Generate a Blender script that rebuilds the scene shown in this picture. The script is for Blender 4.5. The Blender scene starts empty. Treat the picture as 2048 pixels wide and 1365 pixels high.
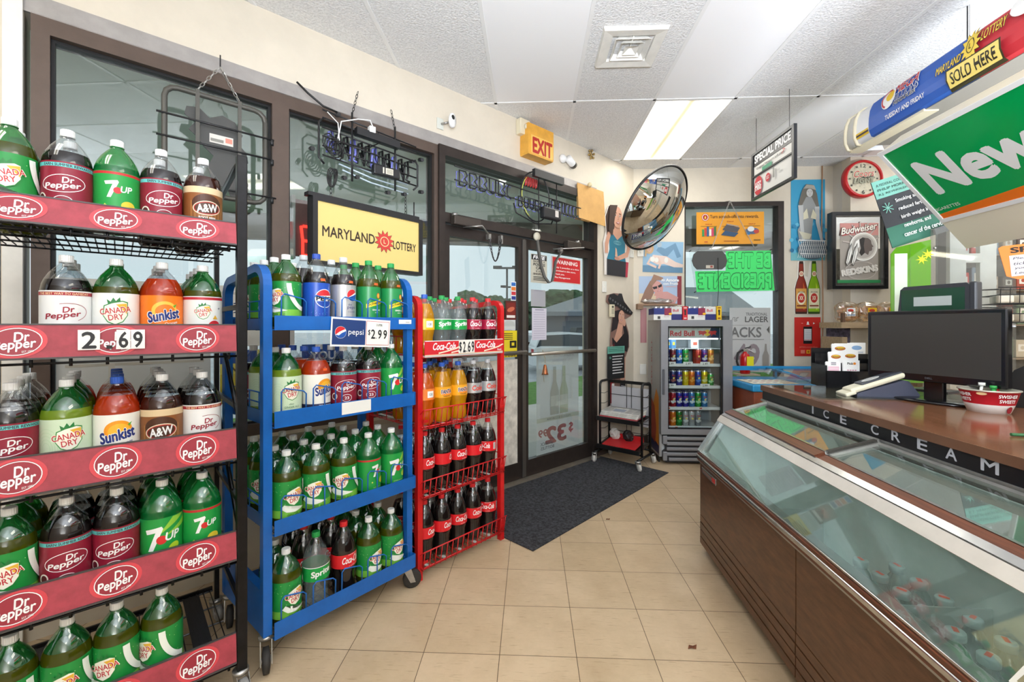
import bpy, bmesh, math, random
from mathutils import Matrix, Vector
random.seed(7)
SC = bpy.context.scene
COL = SC.collection
PI = math.pi
# ---------------------------------------------------------------- camera
FPX, CU, CV, HC = 870.0, 1024.0, 652.0, 1.31        # focal length in pixels, principal point, eye height
cam = bpy.data.cameras.new('camera')
cam.sensor_width = 36.0
cam.lens = 36.0 * FPX / 2048
cam.shift_y = -(682.5 - CV) / 2048
cam.clip_start = 0.02
cam.clip_end = 500
co = bpy.data.objects.new('camera', cam)
COL.objects.link(co)
co.location = (0, 0, HC)
co.rotation_euler = (PI / 2, 0, 0)
SC.camera = co
SC.view_settings.view_transform = 'Standard'
SC.view_settings.look = 'None'
SC.view_settings.gamma = 1
SC.view_settings.exposure = 0.68
SC.view_settings.use_curve_mapping = False
SC.cycles.use_denoising = True
SC.cycles.max_bounces = 8
SC.cycles.diffuse_bounces = 4
SC.cycles.glossy_bounces = 4
SC.cycles.transmission_bounces = 6
SC.cycles.transparent_max_bounces = 24
SC.cycles.caustics_reflective = False
SC.cycles.caustics_refractive = False
SC.cycles.sample_clamp_indirect = 4
# ---------------------------------------------------------------- world: overcast sky
w = bpy.data.worlds.new('overcast_sky')
SC.world = w
w.use_nodes = True
nt = w.node_tree
nt.nodes.clear()
out = nt.nodes.new('ShaderNodeOutputWorld')
bg = nt.nodes.new('ShaderNodeBackground')
bg.inputs['Strength'].default_value = 0.95
tc = nt.nodes.new('ShaderNodeTexCoord')
nz = nt.nodes.new('ShaderNodeTexNoise')
nz.inputs['Scale'].default_value = 2.2
nz.inputs['Detail'].default_value = 5
rp = nt.nodes.new('ShaderNodeValToRGB')
rp.color_ramp.elements[0].position = .3
rp.color_ramp.elements[0].color = (.52, .60, .67, 1)
rp.color_ramp.elements[1].position = .75
rp.color_ramp.elements[1].color = (.70, .76, .81, 1)
nt.links.new(tc.outputs['Generated'], nz.inputs['Vector'])
nt.links.new(nz.outputs['Fac'], rp.inputs['Fac'])
nt.links.new(rp.outputs['Color'], bg.inputs['Color'])
nt.links.new(bg.outputs['Background'], out.inputs['Surface'])
TUBE = 5.5                                           # brightness of the ceiling fluorescents
def bounce(x, y, z, size, watts, aim=None, spread=180):                    # added fill light, thrown at the ceiling to brighten the room
    l = bpy.data.lights.new('bounce_fill', 'AREA'); l.shape = 'SQUARE'; l.size = size; l.energy = watts; l.color = (.86, .94, 1.06)
    l.spread = math.radians(spread)
    o = bpy.data.objects.new('bounce_fill', l); COL.objects.link(o); o.location = (x, y, z); o.rotation_euler = (PI, 0, 0)
    if aim: o.rotation_euler = (Vector(aim) - Vector((x, y, z))).to_track_quat('-Z', 'Y').to_euler()
bounce(.7, -1.4, 1.2, 1.6, 150)
bounce(3.6, .9, 1.3, 1.2, 88)
bounce(.1, -.35, 1.7, .5, 21, (1.0, 2.8, 3.05), 110)
# ---------------------------------------------------------------- helpers
def lin(c):
    c = c / 255.0
    return c / 12.92 if c <= .04045 else ((c + .055) / 1.055) ** 2.4
def rgb(h):
    if isinstance(h, str):
        h = h.lstrip('#')
        return tuple(lin(int(h[i:i + 2], 16)) for i in (0, 2, 4)) + (1,)
    return tuple(lin(v) for v in h) + (1,)
MATS = {}
def P(name, col=(200, 200, 200), rough=.5, metal=0., spec=.5, var=0., vscale=6., bump=0., bscale=60., coat=0., emit=0., stretch=None, bdist=.01):
    """principled material with procedural mottling and bump"""
    if name in MATS: return MATS[name]
    m = bpy.data.materials.new(name); m.use_nodes = True
    n = m.node_tree; b = n.nodes['Principled BSDF']
    c = rgb(col)
    b.inputs['Base Color'].default_value = c
    b.inputs['Roughness'].default_value = rough
    b.inputs['Metallic'].default_value = metal
    b.inputs['Specular IOR Level'].default_value = spec
    b.inputs['Coat Weight'].default_value = coat
    if emit:
        b.inputs['Emission Color'].default_value = c
        b.inputs['Emission Strength'].default_value = emit
    if var or bump:
        t = n.nodes.new('ShaderNodeTexCoord'); mp = n.nodes.new('ShaderNodeMapping')
        n.links.new(t.outputs['Object'], mp.inputs['Vector'])
        if stretch: mp.inputs['Scale'].default_value = stretch
    if var:
        z = n.nodes.new('ShaderNodeTexNoise'); z.inputs['Scale'].default_value = vscale
        z.inputs['Detail'].default_value = 6; z.inputs['Roughness'].default_value = .65
        n.links.new(mp.outputs['Vector'], z.inputs['Vector'])
        r = n.nodes.new('ShaderNodeValToRGB')
        r.color_ramp.elements[0].position = .32; r.color_ramp.elements[1].position = .68
        r.color_ramp.elements[0].color = tuple(v * (1 - var) for v in c[:3]) + (1,)
        r.color_ramp.elements[1].color = tuple(min(1, v * (1 + var * .5)) for v in c[:3]) + (1,)
        n.links.new(z.outputs['Fac'], r.inputs['Fac'])
        n.links.new(r.outputs['Color'], b.inputs['Base Color'])
    if bump:
        z2 = n.nodes.new('ShaderNodeTexNoise'); z2.inputs['Scale'].default_value = bscale
        z2.inputs['Detail'].default_value = 4
        n.links.new(mp.outputs['Vector'], z2.inputs['Vector'])
        bp = n.nodes.new('ShaderNodeBump'); bp.inputs['Strength'].default_value = bump
        bp.inputs['Distance'].default_value = bdist
        n.links.new(z2.outputs['Fac'], bp.inputs['Height'])
        n.links.new(bp.outputs['Normal'], b.inputs['Normal'])
    MATS[name] = m
    return m
def ink(col, rough=.45):
    """flat printed colour"""
    if not isinstance(col, str): col = '%02x%02x%02x' % tuple(col)
    return P('print_' + col.lstrip('#') + ('' if rough == .45 else '_g'), col, rough)
def glow(name, col, s):
    if name in MATS: return MATS[name]
    m = bpy.data.materials.new(name); m.use_nodes = True
    n = m.node_tree; b = n.nodes['Principled BSDF']
    b.inputs['Base Color'].default_value = rgb(col); b.inputs['Roughness'].default_value = .5
    b.inputs['Emission Color'].default_value = rgb(col); b.inputs['Emission Strength'].default_value = s
    MATS[name] = m
    return m
def clear(name, tint=(255, 255, 255), refl=.06, rough=.03, body=0., bodycol=None, edge=.6):
    """thin clear sheet or shell: tinted see-through + fresnel gloss (+ some milky body)"""
    if name in MATS: return MATS[name]
    m = bpy.data.materials.new(name); m.use_nodes = True
    n = m.node_tree; n.nodes.clear()
    o = n.nodes.new('ShaderNodeOutputMaterial')
    tr = n.nodes.new('ShaderNodeBsdfTransparent'); tr.inputs['Color'].default_value = rgb(tint)
    gl = n.nodes.new('ShaderNodeBsdfGlossy'); gl.inputs['Roughness'].default_value = rough
    gl.inputs['Color'].default_value = (1, 1, 1, 1)
    lw = n.nodes.new('ShaderNodeLayerWeight'); lw.inputs['Blend'].default_value = .25
    mr = n.nodes.new('ShaderNodeMapRange'); mr.inputs['To Min'].default_value = refl; mr.inputs['To Max'].default_value = edge
    n.links.new(lw.outputs['Facing'], mr.inputs['Value'])
    pw = n.nodes.new('ShaderNodeMath'); pw.operation = 'POWER'; pw.inputs[1].default_value = 2.2
    n.links.new(lw.outputs['Facing'], pw.inputs[0]); n.links.new(pw.outputs[0], mr.inputs['Value'])
    base = tr
    if body:
        df = n.nodes.new('ShaderNodeBsdfDiffuse'); df.inputs['Color'].default_value = rgb(bodycol or tint)
        tl = n.nodes.new('ShaderNodeBsdfTranslucent'); tl.inputs['Color'].default_value = rgb(bodycol or tint)
        a = n.nodes.new('ShaderNodeMixShader'); a.inputs[0].default_value = .5
        n.links.new(df.outputs[0], a.inputs[1]); n.links.new(tl.outputs[0], a.inputs[2])
        bmx = n.nodes.new('ShaderNodeMixShader'); bmx.inputs[0].default_value = body
        n.links.new(tr.outputs[0], bmx.inputs[1]); n.links.new(a.outputs[0], bmx.inputs[2])
        base = bmx
    mx = n.nodes.new('ShaderNodeMixShader')
    n.links.new(mr.outputs[0], mx.inputs[0]); n.links.new(base.outputs[0], mx.inputs[1]); n.links.new(gl.outputs[0], mx.inputs[2])
    n.links.new(mx.outputs[0], o.inputs['Surface'])
    MATS[name] = m
    return m
def tag(o, label=None, cat=None, group=None, kind=None):
    if label: o['label'] = label
    if cat: o['category'] = cat
    if group: o['group'] = group
    if kind: o['kind'] = kind
    return o
def thing(name, label, cat, loc=(0, 0, 0), rz=0., group=None):
    o = bpy.data.objects.new(name, None); COL.objects.link(o)
    o.empty_display_size = .05
    o.location = loc; o.rotation_euler = (0, 0, rz)
    return tag(o, label, cat, group)
class MB:
    """collects faces with materials; build() links them as ONE mesh object"""
    def __init__(s): s.v = []; s.f = []; s.m = []; s.mats = []; s.sm = []; s.X = None
    def mi(s, m):
        if m not in s.mats: s.mats.append(m)
        return s.mats.index(m)
    def add(s, vs, fs, m, smooth=False, X=None):
        b = len(s.v); X = X or s.X
        if X is not None: vs = [X @ Vector(p) for p in vs]
        s.v += [tuple(p) for p in vs]; k = s.mi(m)
        for f in fs: s.f.append(tuple(b + i for i in f)); s.m.append(k); s.sm.append(smooth)
        return s
    def box(s, x0, x1, y0, y1, z0, z1, m, X=None, bv=0.):
        if bv:
            bm = bmesh.new(); bmesh.ops.create_cube(bm, size=1)
            for v in bm.verts: v.co = Vector(((x0 + x1) / 2 + v.co.x * (x1 - x0), (y0 + y1) / 2 + v.co.y * (y1 - y0), (z0 + z1) / 2 + v.co.z * (z1 - z0)))
            bmesh.ops.bevel(bm, geom=bm.edges[:], offset=bv, segments=2, profile=.5, affect='EDGES')
            bm.verts.index_update()
            s.add([tuple(v.co) for v in bm.verts], [[v.index for v in f.verts] for f in bm.faces], m, False, X); bm.free(); return s
        v = [(x0, y0, z0), (x1, y0, z0), (x1, y1, z0), (x0, y1, z0), (x0, y0, z1), (x1, y0, z1), (x1, y1, z1), (x0, y1, z1)]
        return s.add(v, [(0, 3, 2, 1), (4, 5, 6, 7), (0, 1, 5, 4), (1, 2, 6, 5), (2, 3, 7, 6), (3, 0, 4, 7)], m, False, X)
    def tube(s, pts, r, m, seg=8, cap=True, X=None, ph=0.):
        pts = [Vector(p) for p in pts]; n = len(pts); vs = []; fs = []
        up = None
        for i, p in enumerate(pts):
            t = (pts[min(i + 1, n - 1)] - pts[max(i - 1, 0)]).normalized()
            if up is None:
                up = Vector((0, 0, 1)) if abs(t.z) < .9 else Vector((1, 0, 0))
            a = t.cross(up)
            if a.length < 1e-5: a = t.cross(Vector((0, 1, 0)))
            a.normalize(); b = a.cross(t).normalized(); up = b
            rr = r[i] if isinstance(r, (list, tuple)) else r
            for k in range(seg):
                q = 2 * PI * k / seg + ph
                vs.append(p + a * (math.cos(q) * rr) + b * (math.sin(q) * rr))
        for i in range(n - 1):
            for k in range(seg):
                k2 = (k + 1) % seg
                fs.append((i * seg + k, i * seg + k2, (i + 1) * seg + k2, (i + 1) * seg + k))
        s.add(vs, fs, m, seg > 5, X)
        if cap:
            s.add(vs[:seg], [tuple(range(seg - 1, -1, -1))], m, False, X); s.add(vs[-seg:], [tuple(range(seg))], m, False, X)
        return s
    def lathe(s, prof, m, seg=24, X=None, smooth=True):
        """prof: list of (r,z) or (r,z,material)"""
        for i in range(len(prof) - 1):
            r0, z0 = prof[i][:2]; r1, z1 = prof[i + 1][:2]; mm = prof[i][2] if len(prof[i]) > 2 else m
            vs = []; fs = []
            for k in range(seg):
                q = 2 * PI * k / seg; c, d = math.cos(q), math.sin(q)
                vs += [(r0 * c, r0 * d, z0), (r1 * c, r1 * d, z1)]
            for k in range(seg):
                a = 2 * k; b = 2 * ((k + 1) % seg)
                if r0 < 1e-6: fs.append((a, b + 1, a + 1))
                elif r1 < 1e-6: fs.append((a, b, a + 1))
                else: fs.append((a, b, b + 1, a + 1))
            s.add(vs, fs, mm, smooth, X)
        return s
    def prism(s, poly, y0, y1, m, X=None, side=None):
        """polygon in local x,z extruded along y"""
        n = len(poly)
        ar = sum(poly[i][0] * poly[(i + 1) % n][1] - poly[(i + 1) % n][0] * poly[i][1] for i in range(n))
        if ar < 0: poly = poly[::-1]
        vs = [(p[0], y0, p[1]) for p in poly] + [(p[0], y1, p[1]) for p in poly]
        s.add(vs, [tuple(range(n)), tuple(range(2 * n - 1, n - 1, -1))], m, False, X)
        s.add(vs, [(i, n + i, n + (i + 1) % n, (i + 1) % n) for i in range(n)], side or m, False, X)
        return s
    def build(s, name, parent=None, weld=True):
        me = bpy.data.meshes.new(name)
        me.from_pydata(s.v, [], s.f)
        for m in s.mats: me.materials.append(m)
        me.polygons.foreach_set('material_index', s.m)
        me.polygons.foreach_set('use_smooth', s.sm)
        if weld:
            bm = bmesh.new(); bm.from_mesh(me)
            bmesh.ops.remove_doubles(bm, verts=bm.verts, dist=1e-5)
            bmesh.ops.recalc_face_normals(bm, faces=bm.faces); bm.to_mesh(me); bm.free()
        me.update()
        o = bpy.data.objects.new(name, me); COL.objects.link(o)
        if parent: o.parent = parent
        return o
# ---- flat artwork: ordered layers of inks, laid on a plane or wrapped round a can or bottle
TXT = {}
def text_geo(st, bold, shear):
    k = (st, shear)
    if k in TXT: return TXT[k]
    cu = bpy.data.curves.new('lettering', 'FONT'); cu.body = st; cu.size = 1
    cu.offset = 0; cu.shear = shear; cu.resolution_u = 3
    o = bpy.data.objects.new('lettering', cu)
    COL.objects.link(o)
    bpy.context.view_layer.update()
    me = bpy.data.meshes.new_from_object(o.evaluated_get(bpy.context.evaluated_depsgraph_get()))
    vs = [(v.co.x, v.co.y) for v in me.vertices]; fs = [tuple(p.vertices) for p in me.polygons]
    bpy.data.objects.remove(o); bpy.data.curves.remove(cu); bpy.data.meshes.remove(me)
    if not vs: vs = [(0, 0), (1, 0), (1, 1)]; fs = []
    x0 = min(v[0] for v in vs); x1 = max(v[0] for v in vs); y0 = min(v[1] for v in vs); y1 = max(v[1] for v in vs)
    TXT[k] = ([(v[0] - (x0 + x1) / 2, v[1] - (y0 + y1) / 2) for v in vs], fs, x1 - x0, y1 - y0)
    return TXT[k]
class Art:
    def __init__(s, eps=.0004): s.L = []; s.eps = eps; s.k = 0
    def poly(s, pts, col, same=False):
        if not same: s.k += 1
        s.L.append((list(pts), [tuple(range(len(pts)))], col, s.k)); return s
    def rect(s, x0, y0, x1, y1, col, same=False): return s.poly([(x0, y0), (x1, y0), (x1, y1), (x0, y1)], col, same)
    def ell(s, cx, cy, rx, ry, col, rot=0., n=28, a0=0, a1=360, same=False):
        c, d = math.cos(rot), math.sin(rot); pts = []
        full = (a1 - a0) >= 360
        for i in range(n if full else n + 1):
            q = math.radians(a0 + (a1 - a0) * i / n); x, y = rx * math.cos(q), ry * math.sin(q)
            pts.append((cx + x * c - y * d, cy + x * d + y * c))
        return s.poly(pts, col, same)
    def ring(s, cx, cy, rx, ry, t, col, rot=0., n=28, a0=0, a1=360):
        s.k += 1; c, d = math.cos(rot), math.sin(rot); vs = []; fs = []
        for i in range(n + 1):
            q = math.radians(a0 + (a1 - a0) * i / n)
            for g in (0, t):
                x, y = (rx - g) * math.cos(q), (ry - g) * math.sin(q); vs.append((cx + x * c - y * d, cy + x * d + y * c))
            if i < n: fs.append((2 * i, 2 * i + 2, 2 * i + 3, 2 * i + 1))
        s.L.append((vs, fs, col, s.k)); return s
    def line(s, pts, w, col, same=False):
        if not same: s.k += 1
        for (x0, y0), (x1, y1) in zip(pts[:-1], pts[1:]):
            l = math.hypot(x1 - x0, y1 - y0) or 1; a, b = -(y1 - y0) / l * w / 2, (x1 - x0) / l * w / 2
            s.L.append(([(x0 + a, y0 + b), (x0 - a, y0 - b), (x1 - a, y1 - b), (x1 + a, y1 + b)], [(0, 1, 2, 3)], col, s.k))
        return s
    def star(s, cx, cy, r1, r2, n, col, rot=0., sx=1.):
        s.k += 1
        vs = [(cx, cy)] + [(cx + sx * (r1 if i % 2 == 0 else r2) * math.cos(rot + PI * i / n), cy + (r1 if i % 2 == 0 else r2) * math.sin(rot + PI * i / n)) for i in range(2 * n)]
        s.L.append((vs, [(0, 1 + i, 1 + (i + 1) % (2 * n)) for i in range(2 * n)], col, s.k)); return s
    def text(s, st, cx, cy, w, h, col, bold=.0, shear=0., rot=0., halo=None, hw=.05, flip=False):
        """fits the string into w x h (either may be None)"""
        if halo is not None: s.text(st, cx, cy, None if w is None else w * 1.03, h * 1.03 if h else None, halo, bold + hw, shear, rot, None, 0, flip)
        vs, fs, tw, th = text_geo(st, bold, shear)
        sx = w / tw if w else None; sy = h / th if h else None
        sx = sx or sy; sy = sy or sx; c, d = math.cos(rot), math.sin(rot); s.k += 1
        if flip: sx = -sx
        b_ = bold * .8
        sh = ((0, 0),) if b_ <= 0 else (((b_, 0), (-b_, 0), (0, b_), (0, -b_), (0, 0)) if bold <= .034 else ((b_ * .7, b_ * .7), (-b_ * .7, b_ * .7), (b_ * .7, -b_ * .7), (-b_ * .7, -b_ * .7), (b_, 0), (-b_, 0), (0, b_), (0, -b_), (0, 0)))
        for n_, (ox, oy) in enumerate(sh):            # heavier strokes: the outline repeated with small shifts, each a hair above the last
            s.L.append(([(cx + (x + ox) * sx * c - (y + oy) * sy * d, cy + (x + ox) * sx * d + (y + oy) * sy * c) for x, y in vs], fs, col, s.k + .08 * n_))
        return s
    def build(s, name, parent=None, R=None, X=None, step=.007, fn=None, cuts=(), a0=0.):
        bm = bmesh.new(); mats = []; kl = bm.verts.layers.float.new('k')
        for vs, fs, col, k in s.L:
            m = col if isinstance(col, bpy.types.Material) else ink(col)
            if m not in mats: mats.append(m)
            bv = []
            for x, y in vs:
                v = bm.verts.new((x, y, 0)); v[kl] = k; bv.append(v)
            for f in fs:
                try: fc = bm.faces.new([bv[i] for i in f])
                except ValueError: continue
                fc.material_index = mats.index(m)
        if R:
            cc = [f for f in bm.faces if len(f.verts) > 4]
            if cc: bmesh.ops.triangulate(bm, faces=cc, ngon_method='EAR_CLIP')
            x0 = min(v.co.x for v in bm.verts); x1 = max(v.co.x for v in bm.verts); x = math.ceil(x0 / step) * step
            while x < x1:
                # new cut vertices keep the layer of the edge they split
                res = bmesh.ops.bisect_plane(bm, geom=bm.verts[:] + bm.edges[:] + bm.faces[:], plane_co=(x, 0, 0), plane_no=(1, 0, 0), dist=1e-7)
                for g in res['geom_cut']:
                    if isinstance(g, bmesh.types.BMVert) and g[kl] == 0:
                        g[kl] = max([e.other_vert(g)[kl] for e in g.link_edges] or [1])
                x += step
            for v in bm.verts:
                r = R + s.eps * v[kl]; a = v.co.x / R + a0
                v.co = Vector((r * math.sin(a), -r * math.cos(a), v.co.y))
        elif fn:
            cc = [f for f in bm.faces if len(f.verts) > 4]
            if cc: bmesh.ops.triangulate(bm, faces=cc, ngon_method='EAR_CLIP')
            for y in cuts:
                res = bmesh.ops.bisect_plane(bm, geom=bm.verts[:] + bm.edges[:] + bm.faces[:], plane_co=(0, y, 0), plane_no=(0, 1, 0), dist=1e-7)
                for g in res['geom_cut']:
                    if isinstance(g, bmesh.types.BMVert) and g[kl] == 0:
                        g[kl] = max([e.other_vert(g)[kl] for e in g.link_edges] or [1])
            for v in bm.verts: v.co = Vector(fn(v.co.x, v.co.y, s.eps * v[kl]))
        else:
            for v in bm.verts: v.co = Vector((v.co.x, -s.eps * v[kl], v.co.y))
        bm.verts.layers.float.remove(kl)
        if X is not None: bmesh.ops.transform(bm, matrix=X, verts=bm.verts)
        me = bpy.data.meshes.new(name); bm.to_mesh(me); bm.free()
        for m in mats: me.materials.append(m)
        o = bpy.data.objects.new(name, me); COL.objects.link(o)
        if parent: o.parent = parent
        return o
def T(x=0, y=0, z=0): return Matrix.Translation((x, y, z))
def Rz(a): return Matrix.Rotation(a, 4, 'Z')
def Rx(a): return Matrix.Rotation(a, 4, 'X')
def Ry(a): return Matrix.Rotation(a, 4, 'Y')
def copy_thing(o, loc, rz, label, group=None, name=None):
    """copies a thing with its parts and their sub-parts; mesh data is shared"""
    r = o.copy(); COL.objects.link(r); r.location = loc; r.rotation_euler = (0, 0, rz)
    tag(r, label, None, group)
    for ch in list(o.children):
        c = ch.copy(); COL.objects.link(c); c.parent = r
        for g in list(ch.children):
            d = g.copy(); COL.objects.link(d); d.parent = c
    return r
class Fr:
    """an upright plane's own frame: x to the right, y away from the room, z up"""
    def __init__(s, ox, oy, th): s.o = Vector((ox, oy, 0)); s.th = th; s.X = T(ox, oy, 0) @ Rz(th); s.I = s.X.inverted()
    def at(s, u, v, y=0.):
        a = s.I @ Vector((0, 0, HC)); b = s.I.to_3x3() @ Vector(((u - CU) / FPX, 1, -(v - CV) / FPX))
        t = (y - a.y) / b.y; p = a + b * t
        return p.x, p.z
    def w(s, x, y=0., z=0.): return s.X @ Vector((x, y, z))
def onplane(O, ex, ez, u, v):
    """where the sight line through a pixel meets the plane O + a*ex + b*ez"""
    O, ex, ez = Vector(O), Vector(ex).normalized(), Vector(ez).normalized(); n = ex.cross(ez); o = Vector((0, 0, HC))
    d = Vector(((u - CU) / FPX, 1, -(v - CV) / FPX)); t = (O - o).dot(n) / d.dot(n); p = o + d * t - O
    return p.dot(ex), p.dot(ez)
def px(u, v, Y): return Vector(((u - CU) / FPX * Y, Y, HC - (v - CV) / FPX * Y))
WA = Fr(1.343, 4.81, math.radians(42))               # window wall, left
WB = Fr(1.343, 4.81, -.043)                          # back wall
# ================================================================ the setting
GY = .0432                                           # the tile grid's turn
paint = P('cream_wall_paint', (216, 206, 188), .6, var=.10, vscale=1.6, bump=.12, bscale=30)
paint2 = P('grey_wall_paint', (205, 198, 186), .6, var=.08, vscale=1.6, bump=.1, bscale=30)
brown = P('brown_aluminium', (92, 77, 68), .45, .3, var=.12, vscale=9)
dkbrown = P('dark_bronze_aluminium', (56, 48, 44), .4, .4, var=.2, vscale=12)
blk = P('black_rubber', (20, 20, 21), .55)
greytrim = P('grey_metal_trim', (165, 160, 156), .45, .3, var=.15, vscale=8)
glass = clear('window_glass', (240, 245, 243), .07, .015, edge=.55)
def tile_floor():
    m = bpy.data.materials.new('vinyl_floor_tiles'); m.use_nodes = True; n = m.node_tree; b = n.nodes['Principled BSDF']
    t = n.nodes.new('ShaderNodeTexCoord')
    br = n.nodes.new('ShaderNodeTexBrick'); br.offset = 0; br.squash = 1
    br.inputs['Scale'].default_value = 1; br.inputs['Brick Width'].default_value = .3048; br.inputs['Row Height'].default_value = .3048
    br.inputs['Mortar Size'].default_value = .0015; br.inputs['Mortar Smooth'].default_value = .2
    br.inputs['Color1'].default_value = rgb((208, 184, 152)); br.inputs['Color2'].default_value = rgb((196, 172, 139)); br.inputs['Mortar'].default_value = rgb((92, 74, 54))
    n.links.new(t.outputs['Object'], br.inputs['Vector'])
    nz = n.nodes.new('ShaderNodeTexNoise'); nz.inputs['Scale'].default_value = 3.5; nz.inputs['Detail'].default_value = 9; nz.inputs['Roughness'].default_value = .7
    n.links.new(t.outputs['Object'], nz.inputs['Vector'])
    r = n.nodes.new('ShaderNodeValToRGB'); r.color_ramp.elements[0].position = .3; r.color_ramp.elements[0].color = (.74, .71, .66, 1)
    r.color_ramp.elements[1].position = .62; r.color_ramp.elements[1].color = (1, 1, 1, 1)
    n.links.new(nz.outputs['Fac'], r.inputs['Fac'])
    mx = n.nodes.new('ShaderNodeMix'); mx.data_type = 'RGBA'; mx.blend_type = 'MULTIPLY'; mx.inputs[0].default_value = .8
    n.links.new(br.outputs['Color'], mx.inputs[6]); n.links.new(r.outputs['Color'], mx.inputs[7])
    # fine streaks in the vinyl
    mp = n.nodes.new('ShaderNodeMapping'); mp.inputs['Scale'].default_value = (14, 110, 1); mp.inputs['Rotation'].default_value = (0, 0, .5)
    n.links.new(t.outputs['Object'], mp.inputs['Vector'])
    n2 = n.nodes.new('ShaderNodeTexNoise'); n2.inputs['Scale'].default_value = 1; n2.inputs['Detail'].default_value = 3
    n.links.new(mp.outputs['Vector'], n2.inputs['Vector'])
    r2 = n.nodes.new('ShaderNodeValToRGB'); r2.color_ramp.elements[0].position = .28; r2.color_ramp.elements[0].color = (.62, .58, .52, 1)
    r2.color_ramp.elements[1].position = .4; r2.color_ramp.elements[1].color = (1, 1, 1, 1)
    n.links.new(n2.outputs['Fac'], r2.inputs['Fac'])
    m2 = n.nodes.new('ShaderNodeMix'); m2.data_type = 'RGBA'; m2.blend_type = 'MULTIPLY'; m2.inputs[0].default_value = .55
    n.links.new(mx.outputs[2], m2.inputs[6]); n.links.new(r2.outputs['Color'], m2.inputs[7])
    n.links.new(m2.outputs[2], b.inputs['Base Color'])
    b.inputs['Roughness'].default_value = .33; b.inputs['Specular IOR Level'].default_value = .35
    return m
def clip(bm, fr, side=1):
    """drops what lies outside the wall frame fr (keeps local y < 0)"""
    n = fr.X.to_3x3() @ Vector((0, 1, 0))
    bmesh.ops.bisect_plane(bm, geom=bm.verts[:] + bm.edges[:] + bm.faces[:], plane_co=fr.o, plane_no=n, clear_outer=True)
XR, YB, XL = 6.2, -2.2, -4.6                          # far right wall, wall behind the camera
WCx, WCy = 3.47, 4.46                                # the step in the back wall
def structure(mb, name, weld=True):
    o = mb.build(name, weld=weld); o['kind'] = 'structure'; return o
fm = tile_floor()
bm = bmesh.new()
vs = [bm.verts.new(p) for p in ((XL, YB, 0), (XR, YB, 0), (XR, 6, 0), (XL, 6, 0))]
bm.faces.new(vs); clip(bm, WA); clip(bm, WB)
me = bpy.data.meshes.new('floor'); 
g0 = Vector((-.4287 * math.cos(GY) + 1.7271 * math.sin(GY), .4287 * math.sin(GY) + 1.7271 * math.cos(GY), 0))
Mf = T(*g0) @ Rz(-GY)
bmesh.ops.transform(bm, matrix=Mf.inverted(), verts=bm.verts)
r = bmesh.ops.extrude_face_region(bm, geom=bm.faces[:]); 
for g in r['geom']:
    if isinstance(g, bmesh.types.BMVert): g.co.z -= .1
bmesh.ops.recalc_face_normals(bm, faces=bm.faces)
bm.to_mesh(me); bm.free(); me.materials.append(fm)
fo = bpy.data.objects.new('floor', me); COL.objects.link(fo); fo.matrix_world = Mf; fo['kind'] = 'structure'
# ---- ceiling: 2 x 4 ft panels, smooth white and textured ones
ZC = 3.045
smoothp = P('smooth_ceiling_panel', (240, 240, 240), .75, bump=.03, bscale=40)
texp = P('textured_ceiling_panel', (231, 231, 230), .85, var=.20, vscale=85, bump=.55, bscale=85)
tbar = P('ceiling_t_bar', (232, 232, 230), .5)
GC = T(-.2728 * math.cos(GY) + 3.3793 * math.sin(GY), .2728 * math.sin(GY) + 3.3793 * math.cos(GY), 0) @ Rz(-GY)
def panel(i, j):
    if (i, j) in ((2, 0), (2, -3), (2, -6), (7, 0), (7, -3), (-3, -3), (-2, -1)): return None
    if j >= 0: return smoothp if i in (4, 6) else texp
    return smoothp if i in (0, 2, 5, 7) else texp
bm = bmesh.new()
mats = [texp, smoothp]
LIGHTS = [(2, 0), (2, -3), (7, 0), (7, -3), (-3, -3), (2, -5)]
for i in range(-12, 14):
    for j in range(-6, 3):
        if (i, j) in LIGHTS: continue
        p = panel(i, j) or texp
        q = [bm.verts.new((i * .61 + a * .61, j * 1.22 + b * 1.22, ZC)) for a, b in ((0, 0), (0, 1), (1, 1), (1, 0))]
        f = bm.faces.new(q); f.material_index = mats.index(p)
bmesh.ops.transform(bm, matrix=GC, verts=bm.verts)
clip(bm, WA); clip(bm, WB)
for co_, no_ in (((XR, 0, 0), (1, 0, 0)), ((0, YB, 0), (0, -1, 0)), ((XL, 0, 0), (-1, 0, 0))):
    bmesh.ops.bisect_plane(bm, geom=bm.verts[:] + bm.edges[:] + bm.faces[:], plane_co=co_, plane_no=no_, clear_outer=True)
me = bpy.data.meshes.new('ceiling'); bm.to_mesh(me); bm.free()
for m in mats: me.materials.append(m)
o = bpy.data.objects.new('ceiling', me); COL.objects.link(o); o['kind'] = 'structure'
bm = bmesh.new()
def bar2(x0, x1, y0, y1):
    q = [bm.verts.new((a, b, c)) for c in (ZC - .004, ZC + .012) for a, b in ((x0, y0), (x1, y0), (x1, y1), (x0, y1))]
    for f in ((0, 3, 2, 1), (4, 5, 6, 7), (0, 1, 5, 4), (1, 2, 6, 5), (2, 3, 7, 6), (3, 0, 4, 7)): bm.faces.new([q[k] for k in f])
for i in range(-12, 14): bar2(i * .61 - .011, i * .61 + .011, -7, 2.6)
for j in range(-6, 3): bar2(-7.3, 7.3, j * 1.22 - .011, j * 1.22 + .011)
bmesh.ops.transform(bm, matrix=GC, verts=bm.verts)
clip(bm, WA); clip(bm, WB)
for co_, no_ in (((XR, 0, 0), (1, 0, 0)), ((0, YB, 0), (0, -1, 0)), ((XL, 0, 0), (-1, 0, 0))):
    bmesh.ops.bisect_plane(bm, geom=bm.verts[:] + bm.edges[:] + bm.faces[:], plane_co=co_, plane_no=no_, clear_outer=True)
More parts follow.
